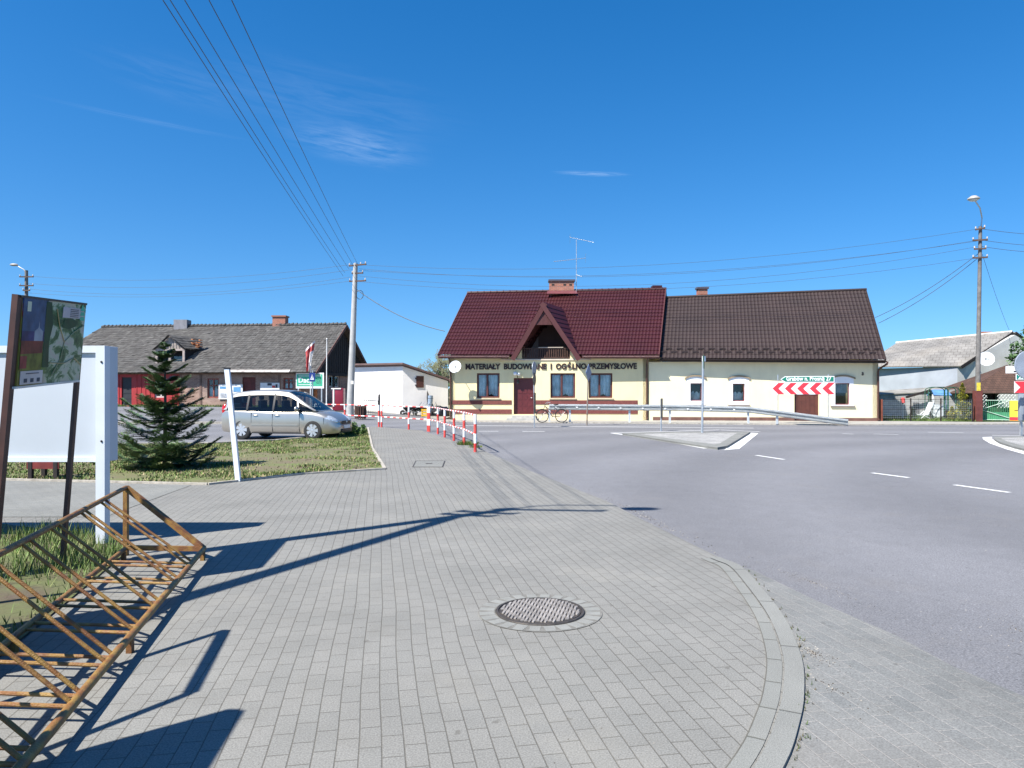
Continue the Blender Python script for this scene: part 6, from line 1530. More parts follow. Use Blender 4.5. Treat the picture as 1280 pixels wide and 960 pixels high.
    patch('roof_rail', silver, lambda a, b: (-1.95+2.3*a, .43+.10*b))
    patch('door_pillar', silver, lambda a, b: (.30+1.06*a, .43+.17*b-.03*a), off=.014)            # windscreen pillar
    patch('door_pillar', M('black_pillar', (.012, .012, .013), .4), lambda a, b: (-.16+.07*b, .0+.46*a), ns=2)
    patch('door_pillar', MATS['black_pillar'], lambda a, b: (-1.13+.07*b, .0+.46*a), ns=2)
    patch('rear_pillar', silver, lambda a, b: (-2.09+.22*b+.12*a, .02+.5*a), ns=3)
    patch('quarter_bar', silver, lambda a, b: (.78+.05*b-.10*a, .0+.46*a), ns=2)
    def sidey(x, z):   # body side half width at a height
        zb, zs, w, zc = lerp_tab(B, x); return w*1.0 if z < zs-.15 else w*.985
    def line_box(name, x0, x1, z0, z1, out=.004, mat=black, dz=0):
        for sd in (-1, 1):
            bm = nb(); n_ = 8; 
            for i in range(n_):
                xa, xb = x0+(x1-x0)*i/n_, x0+(x1-x0)*(i+1)/n_; ya, yb = sidey(xa, z0), sidey(xb, z0); za, zb_ = z0+dz*i/n_, z0+dz*(i+1)/n_
                vs = [(xa, sd*(ya-.01), za), (xb, sd*(yb-.01), zb_), (xb, sd*(yb+out), zb_), (xa, sd*(ya+out), za)]; h_ = z1-z0
                v0 = [bm.verts.new(v) for v in vs]; v1 = [bm.verts.new((v[0], v[1], v[2]+h_)) for v in vs]
                bm.faces.new(v0); bm.faces.new(v1[::-1])
                for k in range(4): bm.faces.new((v0[k], v1[k], v1[(k+1) % 4], v0[(k+1) % 4]))
            fixn(bm); obj(name, bm, mat, t, local=True, smooth=False)
    line_box('door_moulding', -.92, -.16, .47, .515, .014, silver); line_box('door_moulding', -.13, .80, .47, .515, .014, silver)
    for x in (-.145, .84): line_box('door_gap', x, x+.010, .27, .86, .0025)
    line_box('door_gap', -.93, -.92, .55, .9, .0025); line_box('sill', -.9, .9, .22, .25, .004, black)
    line_box('bumper_gap', 1.70, 1.71, .52, .72, .003)
    for x0 in (-.9, .12-.22): 
        for sd in (-1, 1):
            bm = nb(); ellipsoid(bm, (x0+.13, sd*.888, .80), (.10, .022, .022), 10, 6); obj('door_handle', bm, silver, t, local=True)
    for sd in (-1, 1):
        bm = nb(); ellipsoid(bm, (.80, sd*.985, 1.02), (.07, .12, .085), 14, 10); m_ = obj('mirror', bm, silver, t, local=True)
        bm = nb(); bar(bm, (.86, sd*.83, .93), (.82, sd*.95, .97), .05, .04); obj('mirror_arm', bm, black, m_, local=True, smooth=False)
        bm = nb(); ellipsoid(bm, (1.83, sd*.63, .675), (.29, .17, .115), 18, 12)
        for v in bm.verts: v.co.z += (1.83-v.co.x)*.30; v.co.y += sd*(1.83-v.co.x)*.26
        obj('headlight', bm, M('headlight_glass', (.55, .60, .64), .12, .5, var=.35, scale=16), t, local=True)
        bm = nb(); ellipsoid(bm, (-1.985, sd*.735, .97), (.12, .085, .20), 14, 12); obj('tail_light', bm, M('tail_light_red', (.45, .015, .02), .15), t, local=True)
        bm = nb(); ellipsoid(bm, (2.03, sd*.60, .34), (.07, .07, .055), 12, 8); obj('fog_lamp', bm, black, t, local=True)
    bm = nb(); box(bm, (2.135, 0, .57), (.09, .74, .10), bev=.02); gr_ = obj('grille', bm, black, t, local=True)
    bm = nb(); ellipsoid(bm, (2.185, 0, .585), (.012, .055, .035), 12, 8); obj('badge', bm, steel, gr_, local=True)
    bm = nb(); box(bm, (2.155, 0, .315), (.09, .92, .10), bev=.015); obj('air_intake', bm, black, t, local=True)
    bm = nb(); box(bm, (2.195, 0, .43), (.02, .5, .11)); obj('number_plate', bm, wsg, t, local=True, smooth=False)
    bm = nb(); box(bm, (1.62, 0, .88), (.9, 1.2, .004)); bm.free()
    for wx in WX:
        for sd in (-1, 1):
            c = V((wx, sd*.775, .325)); bm = nb(); lathe(bm, c, [(.20, -.095), (.29, -.10), (.318, -.08), (.325, 0), (.318, .08), (.29, .10), (.20, .095)], 36, 'Y'); fixn(bm); w_ = obj('wheel', bm, tyre, t, local=True)
            bm = nb(); lathe(bm, c+V((0, sd*.06, 0)), [(.001, 0), (.215, 0), (.225, sd*.03), (.225, -.05*sd)], 36, 'Y'); fixn(bm); obj('wheel_backing', bm, black, w_, local=True)
            bm = nb(); y_ = sd*.082
            lathe(bm, c, [(.190, y_-.012*sd), (.195, y_+.006*sd), (.222, y_+.006*sd), (.226, y_-.012*sd)], 36, 'Y'); lathe(bm, c, [(.001, y_+.022*sd), (.055, y_+.018*sd), (.065, y_-.01*sd)], 20, 'Y')
            for k in range(7):
                a = k/7*6.283; u = V((math.cos(a), 0, math.sin(a))); pp = V((-math.sin(a), 0, math.cos(a)))
                vs = [c+u*.05-pp*.034, c+u*.05+pp*.034, c+u*.20+pp*.052, c+u*.20-pp*.052]; slab(bm, [V((v.x, v.y+y_+.006*sd, v.z)) for v in vs], .014)
            fixn(bm); obj('rim', bm, alloy, w_, local=True, ang=.5)
    return t
fw_ = P(386.3, 500, 24.4); rw_ = P(296.7, 500, 24.85)
d_ = (fw_-rw_); ang_ = math.atan2(d_.y, d_.x)
mid = (fw_+rw_)/2; nrm = V((-math.sin(ang_), math.cos(ang_), 0)); cpos = mid+nrm*.86; ax = V((math.cos(ang_), math.sin(ang_), 0))
car = make_car((cpos.x+.12, cpos.y, RZ+.0), ang_); car.scale = (1, 1, 1.055)
# ------------------------------------------------------------ right-hand plots
# grey house
g_el, g_er = P(1075, 458.5, 54.0), P(1201, 457.5, 50.0); g_rr = P(1265.5, 415, 51.8); g_rl = P(1120, 429, 58.0)
g_b = V((2*g_rr.x-g_er.x, 2*g_rr.y-g_er.y, g_er.z))
GH = thing('grey_house', 'grey rendered house with a pale slate roof behind the garden on the right', 'house', (g_er.x, g_er.y, 0))
wN = Wall((g_el.x+.3, g_el.y+.60), (g_er.x-.1, g_er.y+.22)); wG = Wall((g_er.x-.1, g_er.y+.22), (g_b.x-.3, g_b.y-1.3))
grw = M('grey_render', (.50, .50, .48), .95, var=.16, scale=.7, bump=.3)
bm = nb(); wN.box(bm, 0, wN.L, 0, g_er.z-.05, -.3, 0); obj('side_wall', bm, M('blue_grey_render', (.33, .36, .40), .95, var=.15, scale=.8), GH, smooth=False)
bm = nb(); slab(bm, [wG.pt(0, 0), wG.pt(wG.L, 0), wG.pt(wG.L, g_er.z-.05), wG.pt(wG.L/2, g_rr.z-.25), wG.pt(0, g_er.z-.05)], .3); fixn(bm); obj('gable_wall', bm, grw, GH, smooth=False)
slate = brickmat('asbestos_tiles', (.22, .21, .195), (.18, .172, .16), (.12, .11, .10), .4, .4, 0, ms=.02, coord='UV', big=.3, stain=(.27, .24, .20))
bm = nb(); f = slab(bm, [g_el, g_er, g_rr, g_rl], .08); slab(bm, [g_b+V((.2, 0, 0)), V((2*g_rl.x-g_el.x, 2*g_rl.y-g_el.y, g_el.z)), g_rl, g_rr+V((.1, -.1, 0))], .08)
fixn(bm); uvl = bm.loops.layers.uv.verify(); E_ = (g_er-g_el).normalized()
for fc in bm.faces:
    n_ = fc.normal; v_ = n_.cross(E_).normalized()
    for l in fc.loops: l[uvl].uv = (l.vert.co.dot(E_), l.vert.co.dot(v_))
gr = obj('roof', bm, slate, GH, smooth=False)
bm = nb(); bar(bm, g_er+V((.05, -.02, -.08)), g_rr+V((.05, -.02, -.08)), .06, .22); bar(bm, g_rr+V((.15, -.12, -.08)), g_b+V((.25, 0, -.08)), .06, .22); objs('bargeboard', bm, dkt, gr, smooth=False)
bm = nb(); tube(bm, [g_rl+V((0, 0, .03)), g_rr+V((0, 0, .03))], .09, 8); obj('ridge_cap', bm, M('pale_ridge', (.50, .47, .44), .9, var=.3, scale=4), gr)
chimney(GH, 1229, 1240, 414.5, 419, 56, .8, skirt=False, cap=False)
dish(1232.5, 448.5, 49.3, .5, 'pale satellite dish on the grey house gable behind the wooden pole', V((33.0, 51.3, 3.9)), face=V((-.3, -.9, .25)))
# low block outbuilding
OB = Wall(tuple(P(1100, 0, 47.2).xy), tuple(P(1206, 0, 46.0).xy)); ob = thing('block_outbuilding', 'low grey block outbuilding with a sloping lean-to roof behind the garden fence', 'shed', (OB.a.x, OB.a.y, 0))
blockm = brickmat('grey_blocks', (.34, .335, .325), (.28, .275, .265), (.20, .19, .18), .5, .24, 0, ms=.015, coord='UV', big=.2)
bm = nb(); z1, z2 = OB.uv(1100, 489)[1], OB.uv(1190, 486)[1]; slab(bm, [OB.pt(0, 0), OB.pt(OB.L, 0), OB.pt(OB.L, z2), OB.pt(0, z1-.25)], .25); fixn(bm); uvbox(bm); obj('wall', bm, blockm, ob, smooth=False)
bm = nb(); slab(bm, [OB.pt(-.1, z1-.22, .08), OB.pt(4.0, z1+.05, .08), OB.pt(4.0, z1+.30, -1.6), OB.pt(-.1, z1+.0, -1.6)], .06); obj('roof', bm, M('pale_felt', (.22, .21, .19), .9, var=.3, scale=2), ob, smooth=False)
u0 = OB.uv(1130, 0)[0]; u1 = OB.uv(1160, 0)[0]
bm = nb(); bar(bm, OB.pt(u0, OB.uv(1130, 496.5)[1], .5), OB.pt(u1, OB.uv(1160, 488.0)[1], .5), .12, .14); obj('roof_edge', bm, dkt, ob, smooth=False)
bm = nb(); OB.pbox(bm, 1141, 503, 1149, 520, .0, .03); obj('hatch_door', bm, M('dark_grey_door', (.10, .10, .10), .8), ob, smooth=False)
# arched green trellis
for k, (x0, x1, lab) in enumerate(((1160.5, 1184.5, 'left green iron garden arch before the outbuilding'), (1185.5, 1199, 'right narrow green iron garden arch beside the golden conifer'))):
    y_ = 43.0; a, b = P(x0, 488, y_), P(x1, 488, y_); t = thing('garden_arch', lab, 'garden arch', (a.x, y_, 0)); gm = M('dark_green_iron', (.02, .09, .05), .5); n_ = 10
    for dy in (0, .35):
        bm = nb(); tube(bm, [V((a.x, y_+dy, 0)), V((a.x, y_+dy, a.z))]+[V((a.x+(b.x-a.x)*(1-math.cos(math.pi*i/n_))/2, y_+dy, a.z+.2*math.sin(math.pi*i/n_))) for i in range(1, n_)]+[V((b.x, y_+dy, b.z)), V((b.x, y_+dy, 0))], .025, 6); obj('hoop', bm, gm, t)
    for i in range(9):
        z = .2+i*.19
        for x in (a.x, b.x): bm = nb(); bar(bm, (x, y_, z), (x, y_+.35, z), .015); obj('rung', bm, gm, t, smooth=False)
# chain fence
FW = [V((20.35, 39.7, 0)), V((22.7, 39.3, 0)), V((24.9, 38.95, 0))]
WF = thing('wire_fence', 'thin dark wire mesh garden fence on steel posts', 'fence', tuple(FW[0]))
for i, p in enumerate((FW[0], FW[0].lerp(FW[2], .33), FW[0].lerp(FW[2], .66), FW[2])):
    bm = nb(); bar(bm, p, p+V((0, 0, 1.25 if i else 1.2)), .12 if i == 0 else .05); obj('post', bm, M('red_brown_post', (.22, .06, .03), .7, var=.25) if i == 0 else dkt, WF, smooth=False)
for z in (.12, .66, 1.19): bm = nb(); bar(bm, FW[0]+V((0, 0, z)), FW[2]+V((0, 0, z)), .02); obj('rail', bm, dkt, WF, smooth=False)
bm = nb(); 
for i in range(46): p = FW[0].lerp(FW[2], (i+.5)/46); tube(bm, [p+V((0, 0, .12)), p+V((0, 0, 1.19))], .003, 4)
for i in range(10): tube(bm, [FW[0]+V((0, 0, .2+i*.1)), FW[2]+V((0, 0, .2+i*.1))], .0045, 4)
obj('mesh', bm, steel, WF, smooth=False)
# garden things
b = P(1128.5, 0, 43); t = thing('red_lantern_post', 'small post with a red tin lantern in the garden', 'garden lantern', (b.x, 43, 0))
bm = nb(); tube(bm, [(b.x, 43, 0), (b.x, 43, .9)], .02); obj('post', bm, steel, t); bm = nb(); lathe(bm, (b.x, 43, .9), [(.02, 0), (.13, .06), (.12, .3), (.02, .38)], 12); obj('lantern', bm, redp, t)
b = P(1155, 0, 41.6); t = thing('deck_chair', 'pale reclining deck chair on the garden lawn', 'deck chair', (b.x, 41.6, 0)); cl = M('pale_canvas', (.62, .64, .66), .7, var=.15, scale=12)
f = lambda x, y, z: V((b.x+x, 41.6+y, z))
bm = nb(); slab(bm, [f(-.42, -.25, .32), f(.12, -.25, .30), f(.12, .25, .30), f(-.42, .25, .32)], .03); obj('seat', bm, cl, t, smooth=False)
bm = nb(); slab(bm, [f(.10, -.25, .30), f(.42, -.25, 1.02), f(.42, .25, 1.02), f(.10, .25, .30)], .03); obj('backrest', bm, cl, t, smooth=False)
for s in (-.26, .26):
    for p, q_ in ((f(-.4, s, 0), f(.15, s, .5)), (f(.35, s, 0), f(-.3, s, .33))): bm = nb(); tube(bm, [p, q_], .016, 6); obj('leg', bm, whitep, t)
b = P(1174, 0, 44); t = thing('garden_well', 'white and blue stone garden well with a small tiled cover', 'garden well', (b.x, 44, 0))
bm = nb(); lathe(bm, (b.x, 44, 0), [(.42, 0), (.42, .85), (.34, .85), (.34, .3), (0, .3)], 16); obj('ring', bm, M('pale_stone', (.50, .53, .56), .85, var=.3, scale=8), t)
for s in (-.38, .38): bm = nb(); bar(bm, (b.x+s, 44, .8), (b.x+s, 44, 1.45), .08); obj('post', bm, pvc, t, smooth=False)
bm = nb(); slab(bm, [V((b.x-.55, 43.6, 1.4)), V((b.x+.55, 43.6, 1.4)), V((b.x+.45, 44, 1.75)), V((b.x-.45, 44, 1.75))], .04); slab(bm, [V((b.x+.55, 44.4, 1.4)), V((b.x-.55, 44.4, 1.4)), V((b.x-.45, 44, 1.75)), V((b.x+.45, 44, 1.75))], .04); obj('roof', bm, M('blue_roof', (.10, .24, .50), .6), t, smooth=False)
gold = [M('gold_leaf', (.42, .40, .04), .6, var=.2, scale=5), M('gold_leaf_light', (.60, .52, .07), .6, var=.2, scale=5), M('gold_leaf_green', (.12, .18, .03), .6, var=.2, scale=5)]
def conebush(px_, y, w, h, label, seed, mats, n=2600, name='conifer_shrub', s=.05):
    x = (px_-640)*y/F; rnd = random.Random(seed); t = thing(name, label, 'shrub', (x, y, 0)); bm = nb()
    for i in range(n):
        k = rnd.random()**1.3; z = h*k; lay = .75+.25*math.sin(z*14+seed); r = w/2*(1-k)**.8*lay*rnd.uniform(.5, 1.05)+.02; a = rnd.uniform(0, 6.283); p = V((x+r*math.cos(a), y+r*math.sin(a), z+.05)); u = V((math.cos(a), math.sin(a), rnd.uniform(-.3, .7))).normalized(); v = V((-math.sin(a), math.cos(a), rnd.uniform(-.4, .4)))
        q_ = s*rnd.uniform(.6, 1.3); poly(bm, [p-u*q_, p+v*q_*.5, p+u*q_, p-v*q_*.5], rnd.choice((0, 0, 1, 2)))
    obj('foliage', bm, mats, t, smooth=False); bm = nb(); tube(bm, [(x, y, -.05), (x, y, h*.8)], [.04, .01]); obj('stem', bm, MATS['bark'], t)
conebush(1203, 40.2, 1.15, 2.05, 'tall golden conifer beside the wooden pole', 2, gold); conebush(1190, 40.4, .8, .75, 'small golden shrub left of the tall golden conifer', 3, gold, 1200)
conebush(1214, 41.2, .6, .6, 'low green shrub at the foot of the wooden pole', 5, leafm, 900); conebush(1141, 41.5, .8, .62, 'dark green shrub left of the deck chair', 6, leafm, 1000); conebush(1163, 42.4, .35, 1.7, 'slim climbing plant on the left garden arch', 7, leafm, 700); conebush(1183, 41.6, .7, .5, 'reddish low shrub beside the garden well', 8, [M('red_leaf', (.14, .03, .02), .6), MATS['leaf_dark'], MATS['leaf_mid']], 800)
# gazebo
GB_y = 44.5; ga = thing('gazebo', 'dark brown roofed wooden gazebo with white lattice behind the green gate', 'gazebo', (P(1250, 0, GB_y).x, GB_y, 0))
zE = P(0, 491.5, GB_y).z; apx = P(1259, 456, GB_y+1.8); x0, x1 = P(1206, 0, GB_y).x, P(1300, 0, GB_y).x
c4 = [V((x0, GB_y, zE)), V((x1, GB_y, zE)), V((x1, GB_y+4, zE)), V((x0, GB_y+4, zE))]
bm = nb()
shing = brickmat('brown_shingles', (.10, .055, .04), (.07, .04, .03), (.03, .02, .015), .3, .14, 0, ms=.01, coord='UV', big=.25)
for i in range(4): slab(bm, [c4[i], c4[(i+1) % 4], apx], .06)
fixn(bm); uvbox(bm); obj('roof', bm, shing, ga, smooth=False)
for x in (x0+.6, (x0+x1)/2, x1-.4):
    for yy in (GB_y+.4, GB_y+3.5): bm = nb(); bar(bm, (x, yy, 0), (x, yy, zE), .11); obj('post', bm, M('green_brown_post', (.04, .05, .03), .7), ga, smooth=False)
bm = nb()
for X0, X1 in ((x0+.66, x0+1.35), (x0+2.0, x0+3.15)):
    for i in range(-6, 14):
        for sg in (1, -1):
            xa = X0+i*.21; za = .62; zb_ = zE-.08; h_ = zb_-za; xb = xa+sg*h_*.9
            if sg < 0: xa += .0
            # clip to the panel
            def at(xq): return za+(xq-xa)/(xb-xa)*h_
            lo_, hi_ = max(min(xa, xb), X0), min(max(xa, xb), X1)
            if hi_-lo_ > .04: bar(bm, (lo_, GB_y-.03+.02*sg, at(lo_)), (hi_, GB_y-.03+.02*sg, at(hi_)), .028, .012)
obj('lattice', bm, whitep, ga, smooth=False)
bm = nb(); box(bm, ((x0+x1)/2, GB_y+.45, .35), (x1-x0-1.0, .06, .6)); obj('parapet', bm, M('green_boards', (.03, .09, .04), .7, var=.2), ga, smooth=False)
bm = nb(); box(bm, ((x0+x1)/2, GB_y+3.6, 1.0), (x1-x0-.8, .06, 1.9)); obj('back_boards', bm, dkt, ga, smooth=False)
# gate with yellow poster
gm = M('green_gate_paint', (.06, .24, .12), .5, var=.15); gl = M('pale_green_tube', (.30, .42, .33), .5)
GTW = Wall(tuple(P(1227.5, 0, 39.6).xy), tuple(P(1285, 0, 38.6).xy)); GT = thing('green_gate', 'green steel gate with pale tube frame and fine vertical bars', 'gate', (GTW.a.x, GTW.a.y, 0))
zt_, zb_ = GTW.uv(1240, 500.5)[1], .08; uE = GTW.uv(1262, 0)[0]
for p, q_ in (((0, zb_), (0, zt_)), ((0, zt_), (GTW.L, zt_)), ((0, zb_), (GTW.L, zb_)), ((0, (zt_+zb_)/2+.05), (uE, zt_-.02)), ((0, (zt_+zb_)/2), (uE, zb_+.1))): bm = nb(); tube(bm, [GTW.pt(*p), GTW.pt(*q_)], .026, 6); obj('frame_tube', bm, gl, GT)
for i in range(24): u = GTW.L*(i+.5)/24; bm = nb(); bar(bm, GTW.pt(u, zb_, -.02), GTW.pt(u, zt_, -.02), .018); obj('bar', bm, gm, GT, smooth=False)
bm = nb(); GTW.box(bm, .03, GTW.L, zb_, zb_+.42, -.05, -.03); obj('kick_sheet', bm, gm, GT, smooth=False)
u0, z1 = GTW.uv(1262, 501); u1, z0 = GTW.uv(1274.5, 526); YB = thing('yellow_banner', 'yellow advertising banner with a red foot tied to the green gate', 'banner', tuple(GTW.pt(u0, z0, .05)))
bm = nb(); GTW.box(bm, u0, u1, z0, z1, .04, .055); obj('sheet', bm, M('banner_yellow', (.75, .62, .04), .6, var=.06), YB, smooth=False)
bm = nb(); GTW.box(bm, u0, u1, z0+.02, z0+.2, .058, .062); obj('red_band', bm, rsg, YB, smooth=False)
bm = nb(); GTW.box(bm, u0+.2, u1-.05, z0+.52, z0+.60, .058, .062); obj('print', bm, M('print_gold', (.25, .16, .02), .6), YB, smooth=False)
# signs at the right edge
def ed(px_, y): return P(px_, 0, y)
y_ = 26.0
RS = thing('chevron_sign', 'white chevron board with a red arrow pointing right at the right edge', 'road sign', tuple(P(1268.5, 0, y_).xy)+(0,))
ww = Wall(tuple(P(1268, 0, y_).xy), (P(1268, 0, y_).x+3.2, y_-.5))
z1, z0 = ww.uv(1270, 476.5)[1], ww.uv(1270, 491.5)[1]; h = z1-z0
bm = nb(); ww.box(bm, 0, ww.L, z0, z1, -.02, 0); obj('panel', bm, wsg, RS, smooth=False)
for k in range(5):
    bm = nb(); s = ww.L/5.05; a = k*s; w_ = s*.5; pts_ = [(a, z1-.01), (a+w_, z1-.01), (a+w_+h*.45, (z0+z1)/2), (a+w_, z0+.01), (a, z0+.01), (a+h*.45, (z0+z1)/2)]; slab(bm, [ww.pt(*p, .008) for p in pts_], .006); fixn(bm); obj('chevron', bm, rsg, RS, smooth=False)
for u in (.45, 2.7): bm = nb(); tube(bm, [ww.pt(u, RZ, -.05), ww.pt(u, z1+1.0, -.05)], .03, 8); obj('post', bm, steel, RS)
z1, z0 = ww.uv(1271, 467.8)[1], ww.uv(1271, 475)[1]; u0 = ww.uv(1270, 0)[0]
T_ = thing('direction_sign', 'teal direction sign above the right chevron board', 'road sign', tuple(ww.pt(u0, z0)))
bm = nb(); ww.box(bm, u0, ww.L, z0, z1, -.02, 0); obj('border', bm, wsg, T_, smooth=False); bm = nb(); ww.box(bm, u0+.02, ww.L-.02, z0+.02, z1-.02, .002, .006); obj('panel', bm, M('sign_teal', (.01, .20, .17), .35), T_, smooth=False)
bm = text_bm('Złoczew', .2, .003, .005); place_text(bm, ww.pt(u0+.06, z0+.035, .008), ww.U, ww.N); obj('lettering', bm, wsg, T_, smooth=False)
z1, z0 = ww.uv(1271, 457.5)[1], ww.uv(1271, 466.5)[1]; u0 = ww.uv(1258, 0)[0]
T_ = thing('white_direction_sign', 'white direction plate above the teal sign at the right edge', 'road sign', tuple(ww.pt(u0, z0)))
bm = nb(); ww.box(bm, u0, ww.L-.6, z0, z1, -.06, -.03); obj('plate', bm, wsg, T_, smooth=False); bm = nb(); ww.box(bm, u0+.25, ww.L-.9, z0+.04, z0+.085, -.028, -.024); obj('rule', bm, black, T_, smooth=False)
c = P(1287, 456, 25.2); T_ = thing('round_sign_back', 'grey back of a large round sign cut by the right edge', 'road sign', (c.x, 25.2, RZ))
bm = nb(); lathe(bm, c, [(.001, 0), (.50, 0), (.51, .02), (.51, .04), (.001, .04)], 36, 'Y'); fixn(bm); obj('disc', bm, M('grey_disc', (.30, .34, .40), .5, .3), T_); bm = nb(); tube(bm, [(c.x, 25.3, RZ), (c.x, 25.3, c.z+.5)], .035, 8); obj('post', bm, steel, T_)
a = P(1276, 0, 26.6); zt_ = P(0, 492, 26.6).z; zb_ = P(0, 526, 26.6).z; T_ = thing('grey_cabinet', 'plain grey metal cabinet on short feet below the right chevron board', 'cabinet', (a.x+.6, 26.6, RZ))
bm = nb(); box(bm, (a.x+.6, 26.7, (zt_+zb_)/2), (1.2, .14, zt_-zb_), bev=.02); cb_ = obj('case', bm, M('cabinet_grey', (.26, .30, .35), .5, .2, var=.05), T_)
bm = nb(); box(bm, (a.x+.6, 26.62, (zt_+zb_)/2), (1.0, .01, (zt_-zb_)*.86)); obj('door', bm, MATS['cabinet_grey'], cb_, smooth=False)
for s in (.15, 1.05): bm = nb(); box(bm, (a.x+s, 26.8, (zb_+RZ)/2), (.07, .07, zb_-RZ)); obj('leg', bm, steel, T_, smooth=False)

# ------------------------------------------------------------ far woods, grit
bm = nb(); rnd = random.Random(12)
for i in range(150):
    x = -420+5.6*i+rnd.uniform(-2, 2); y_ = 230+40*math.sin(i*.21)+rnd.uniform(-8, 8); h = rnd.uniform(6, 11.5)
    if -30 < x < 60: h *= .8
    leafball(bm, (x, y_, h*.45), rnd.uniform(3.5, 6), 3.5, h*.55, 170, .8, i, (0, 0, 1))
o = obj('distant_woods', bm, leafm, smooth=False); tag(o, 'far dark woods on the horizon behind the houses', 'woods', kind='stuff')
bm = nb()
def specks(cx, cy, rx, ry, rot, n, z, s0, s1):
    for _ in range(n):
        a, r = rnd.uniform(0, 6.283), abs(rnd.gauss(0, .5)); x, y_ = r*math.cos(a)*rx, r*math.sin(a)*ry; X = cx+x*math.cos(rot)-y_*math.sin(rot); Y = cy+x*math.sin(rot)+y_*math.cos(rot); s = rnd.uniform(s0, s1)
        g = bmesh.ops.create_cone(bm, cap_ends=True, segments=5, radius1=s, radius2=s*.4, depth=s*.8, matrix=Matrix.Translation((X, Y, z+s*.3)) @ Matrix.Rotation(rnd.uniform(0, 3), 4, 'Z')); k = rnd.choice((0, 0, 1))
        for f in {f for v in g['verts'] for f in v.link_faces}: f.material_index = k
zd = RZ+.034
specks(1.86, 4.45, .10, .30, .2, 260, zd, .0015, .005); specks(1.75, 3.9, .10, .5, .25, 60, zd, .002, .006)
specks(3.5, 5.0, .5, .9, -.5, 170, RZ, .0015, .005); specks(2.6, 6.2, .15, 1.4, .25, 200, RZ, .0015, .005); specks(1.75, 9.5, .15, 3.0, .17, 220, RZ, .003, .009)
specks(.9, 3.6, 1.4, 1.6, 0, 60, 0, .0015, .004); specks(-1.2, 5.4, 1.6, 2.5, 0, 70, 0, .0015, .004); specks(6, 9, 5, 5, 0, 90, RZ, .002, .006)
o = obj('loose_grit', bm, [M('grit_dark', (.06, .05, .04), .9, var=.3), M('grit_pale', (.32, .29, .25), .9, var=.3)], smooth=False); tag(o, 'loose grit and crumbs along the road edge and kerb', 'grit', kind='stuff')
# ------------------------------------------------------------ camera, light, sky
cam = bpy.data.cameras.new('Camera'); co = bpy.data.objects.new('Camera', cam); COL.objects.link(co); S.camera = co
co.location = (0, 0, H0); co.rotation_euler = (math.radians(90), 0, 0)
cam.sensor_width = 36; cam.lens = 36*F/1280; cam.shift_y = 10/1280; cam.clip_end = 4000; cam.clip_start = .05
EL, SX, SY = math.radians(52), .60, .50
sd = bpy.data.lights.new('Sun', 'SUN'); sd.energy = 5.0; sd.angle = math.radians(.53); sd.color = (1, .955, .88)
so = bpy.data.objects.new('Sun', sd); COL.objects.link(so)
d = V((SX, SY, -math.hypot(SX, SY)*math.tan(EL))).normalized(); so.rotation_euler = d.to_track_quat('-Z', 'Y').to_euler()
so.location = (-20, -20, 30)
w = bpy.data.worlds.new('World'); S.world = w; w.use_nodes = True; nt = w.node_tree; L = nt.links.new
bg = nt.nodes['Background']; bg.inputs[1].default_value = .09
sk = nt.nodes.new('ShaderNodeTexSky'); sk.sky_type = 'NISHITA'; sk.sun_disc = False; sk.sun_elevation = EL
sk.sun_rotation = math.atan2(-SX, -SY)      # direction towards the sun
sk.air_density = 1.0; sk.dust_density = .3; sk.ozone_density = 4.0; sk.altitude = 100
tc = nt.nodes.new('ShaderNodeTexCoord')
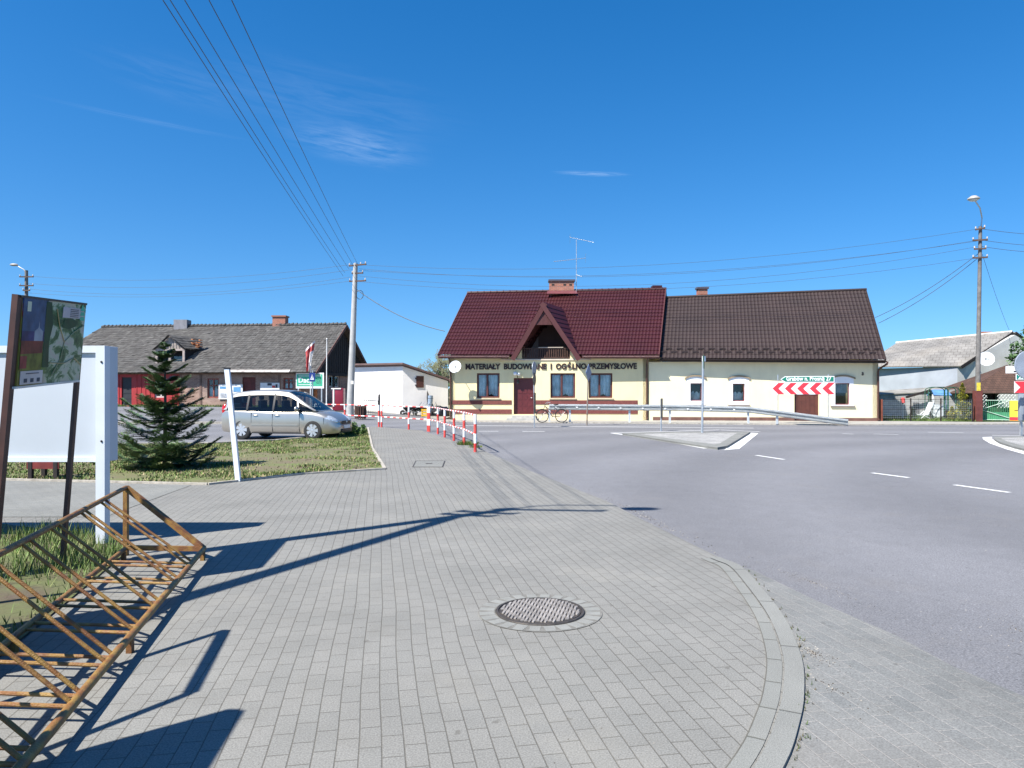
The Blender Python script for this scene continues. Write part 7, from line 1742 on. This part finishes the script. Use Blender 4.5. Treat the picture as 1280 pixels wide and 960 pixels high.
def cirrus(px, py, rx, ry, rot, amt, seed):
    """a wisp of high cloud in a direction of the sky"""
    dv = ray(px, py).normalized()
    sub = nt.nodes.new('ShaderNodeVectorMath'); sub.operation = 'SUBTRACT'; L(tc.outputs['Generated'], sub.inputs[0]); sub.inputs[1].default_value = dv
    mp = nt.nodes.new('ShaderNodeMapping'); mp.vector_type = 'TEXTURE'; mp.inputs['Rotation'].default_value = (0, rot, 0); mp.inputs['Scale'].default_value = (rx, .6, ry); L(sub.outputs[0], mp.inputs['Vector'])
    ln = nt.nodes.new('ShaderNodeVectorMath'); ln.operation = 'LENGTH'; L(mp.outputs[0], ln.inputs[0])
    r = nt.nodes.new('ShaderNodeMapRange'); r.interpolation_type = 'SMOOTHSTEP'; L(ln.outputs['Value'], r.inputs[0]); r.inputs[1].default_value = 1; r.inputs[2].default_value = 0; r.inputs[3].default_value = 0; r.inputs[4].default_value = 1
    m2 = nt.nodes.new('ShaderNodeMapping'); m2.inputs['Scale'].default_value = (2.2, 1, 5.5); m2.inputs['Location'].default_value = (seed, seed*.7, 0); L(mp.outputs[0], m2.inputs['Vector'])
    n = nt.nodes.new('ShaderNodeTexNoise'); n.inputs['Scale'].default_value = 1.1; n.inputs['Detail'].default_value = 9; n.inputs['Roughness'].default_value = .62; n.inputs['Distortion'].default_value = .5; L(m2.outputs[0], n.inputs['Vector'])
    r2 = nt.nodes.new('ShaderNodeMapRange'); L(n.outputs['Fac'], r2.inputs[0]); r2.inputs[1].default_value = .38; r2.inputs[2].default_value = .8; r2.inputs[3].default_value = 0; r2.inputs[4].default_value = amt
    mu = nt.nodes.new('ShaderNodeMath'); mu.operation = 'MULTIPLY'; L(r.outputs[0], mu.inputs[0]); L(r2.outputs[0], mu.inputs[1]); return mu.outputs[0]
tot = None
for a in ((445, 182, .11, .03, .12, .16, 3.1), (230, 105, .11, .035, .15, .04, 8.4), (740, 217, .06, .004, .06, .35, 1.7), (190, 152, .12, .004, .06, .08, 5.5), (420, 130, .2, .06, .1, .05, 12.)):
    o_ = cirrus(*a)
    if tot is None: tot = o_
    else:
        ad = nt.nodes.new('ShaderNodeMath'); ad.operation = 'ADD'; L(tot, ad.inputs[0]); L(o_, ad.inputs[1]); tot = ad.outputs[0]
mx = nt.nodes.new('ShaderNodeMix'); mx.data_type = 'RGBA'; L(tot, mx.inputs[0]); L(sk.outputs[0], mx.inputs[6]); mx.inputs[7].default_value = (7.5, 8.6, 9.6, 1)
# the Nishita horizon is paler and yellower than this clear May sky: look slightly above it
spx = nt.nodes.new('ShaderNodeSeparateXYZ'); L(tc.outputs['Generated'], spx.inputs[0])
mz = nt.nodes.new('ShaderNodeMath'); mz.operation = 'MULTIPLY_ADD'; L(spx.outputs['Z'], mz.inputs[0]); mz.inputs[1].default_value = .86; mz.inputs[2].default_value = .088
cx = nt.nodes.new('ShaderNodeCombineXYZ'); L(spx.outputs['X'], cx.inputs[0]); L(spx.outputs['Y'], cx.inputs[1]); L(mz.outputs[0], cx.inputs[2])
nv = nt.nodes.new('ShaderNodeVectorMath'); nv.operation = 'NORMALIZE'; L(cx.outputs[0], nv.inputs[0]); L(nv.outputs[0], sk.inputs[0])
hs = nt.nodes.new('ShaderNodeHueSaturation'); hs.inputs['Saturation'].default_value = 1.36; hs.inputs['Hue'].default_value = .502; L(sk.outputs[0], hs.inputs['Color']); L(hs.outputs[0], mx.inputs[6])
L(mx.outputs[2], bg.inputs[0])
S.view_settings.view_transform = 'Standard'; S.view_settings.look = 'None'; S.view_settings.exposure = 1.0; S.view_settings.gamma = 1
S.render.engine = 'CYCLES'; S.cycles.max_bounces = 6; S.cycles.transparent_max_bounces = 12; S.cycles.use_denoising = True
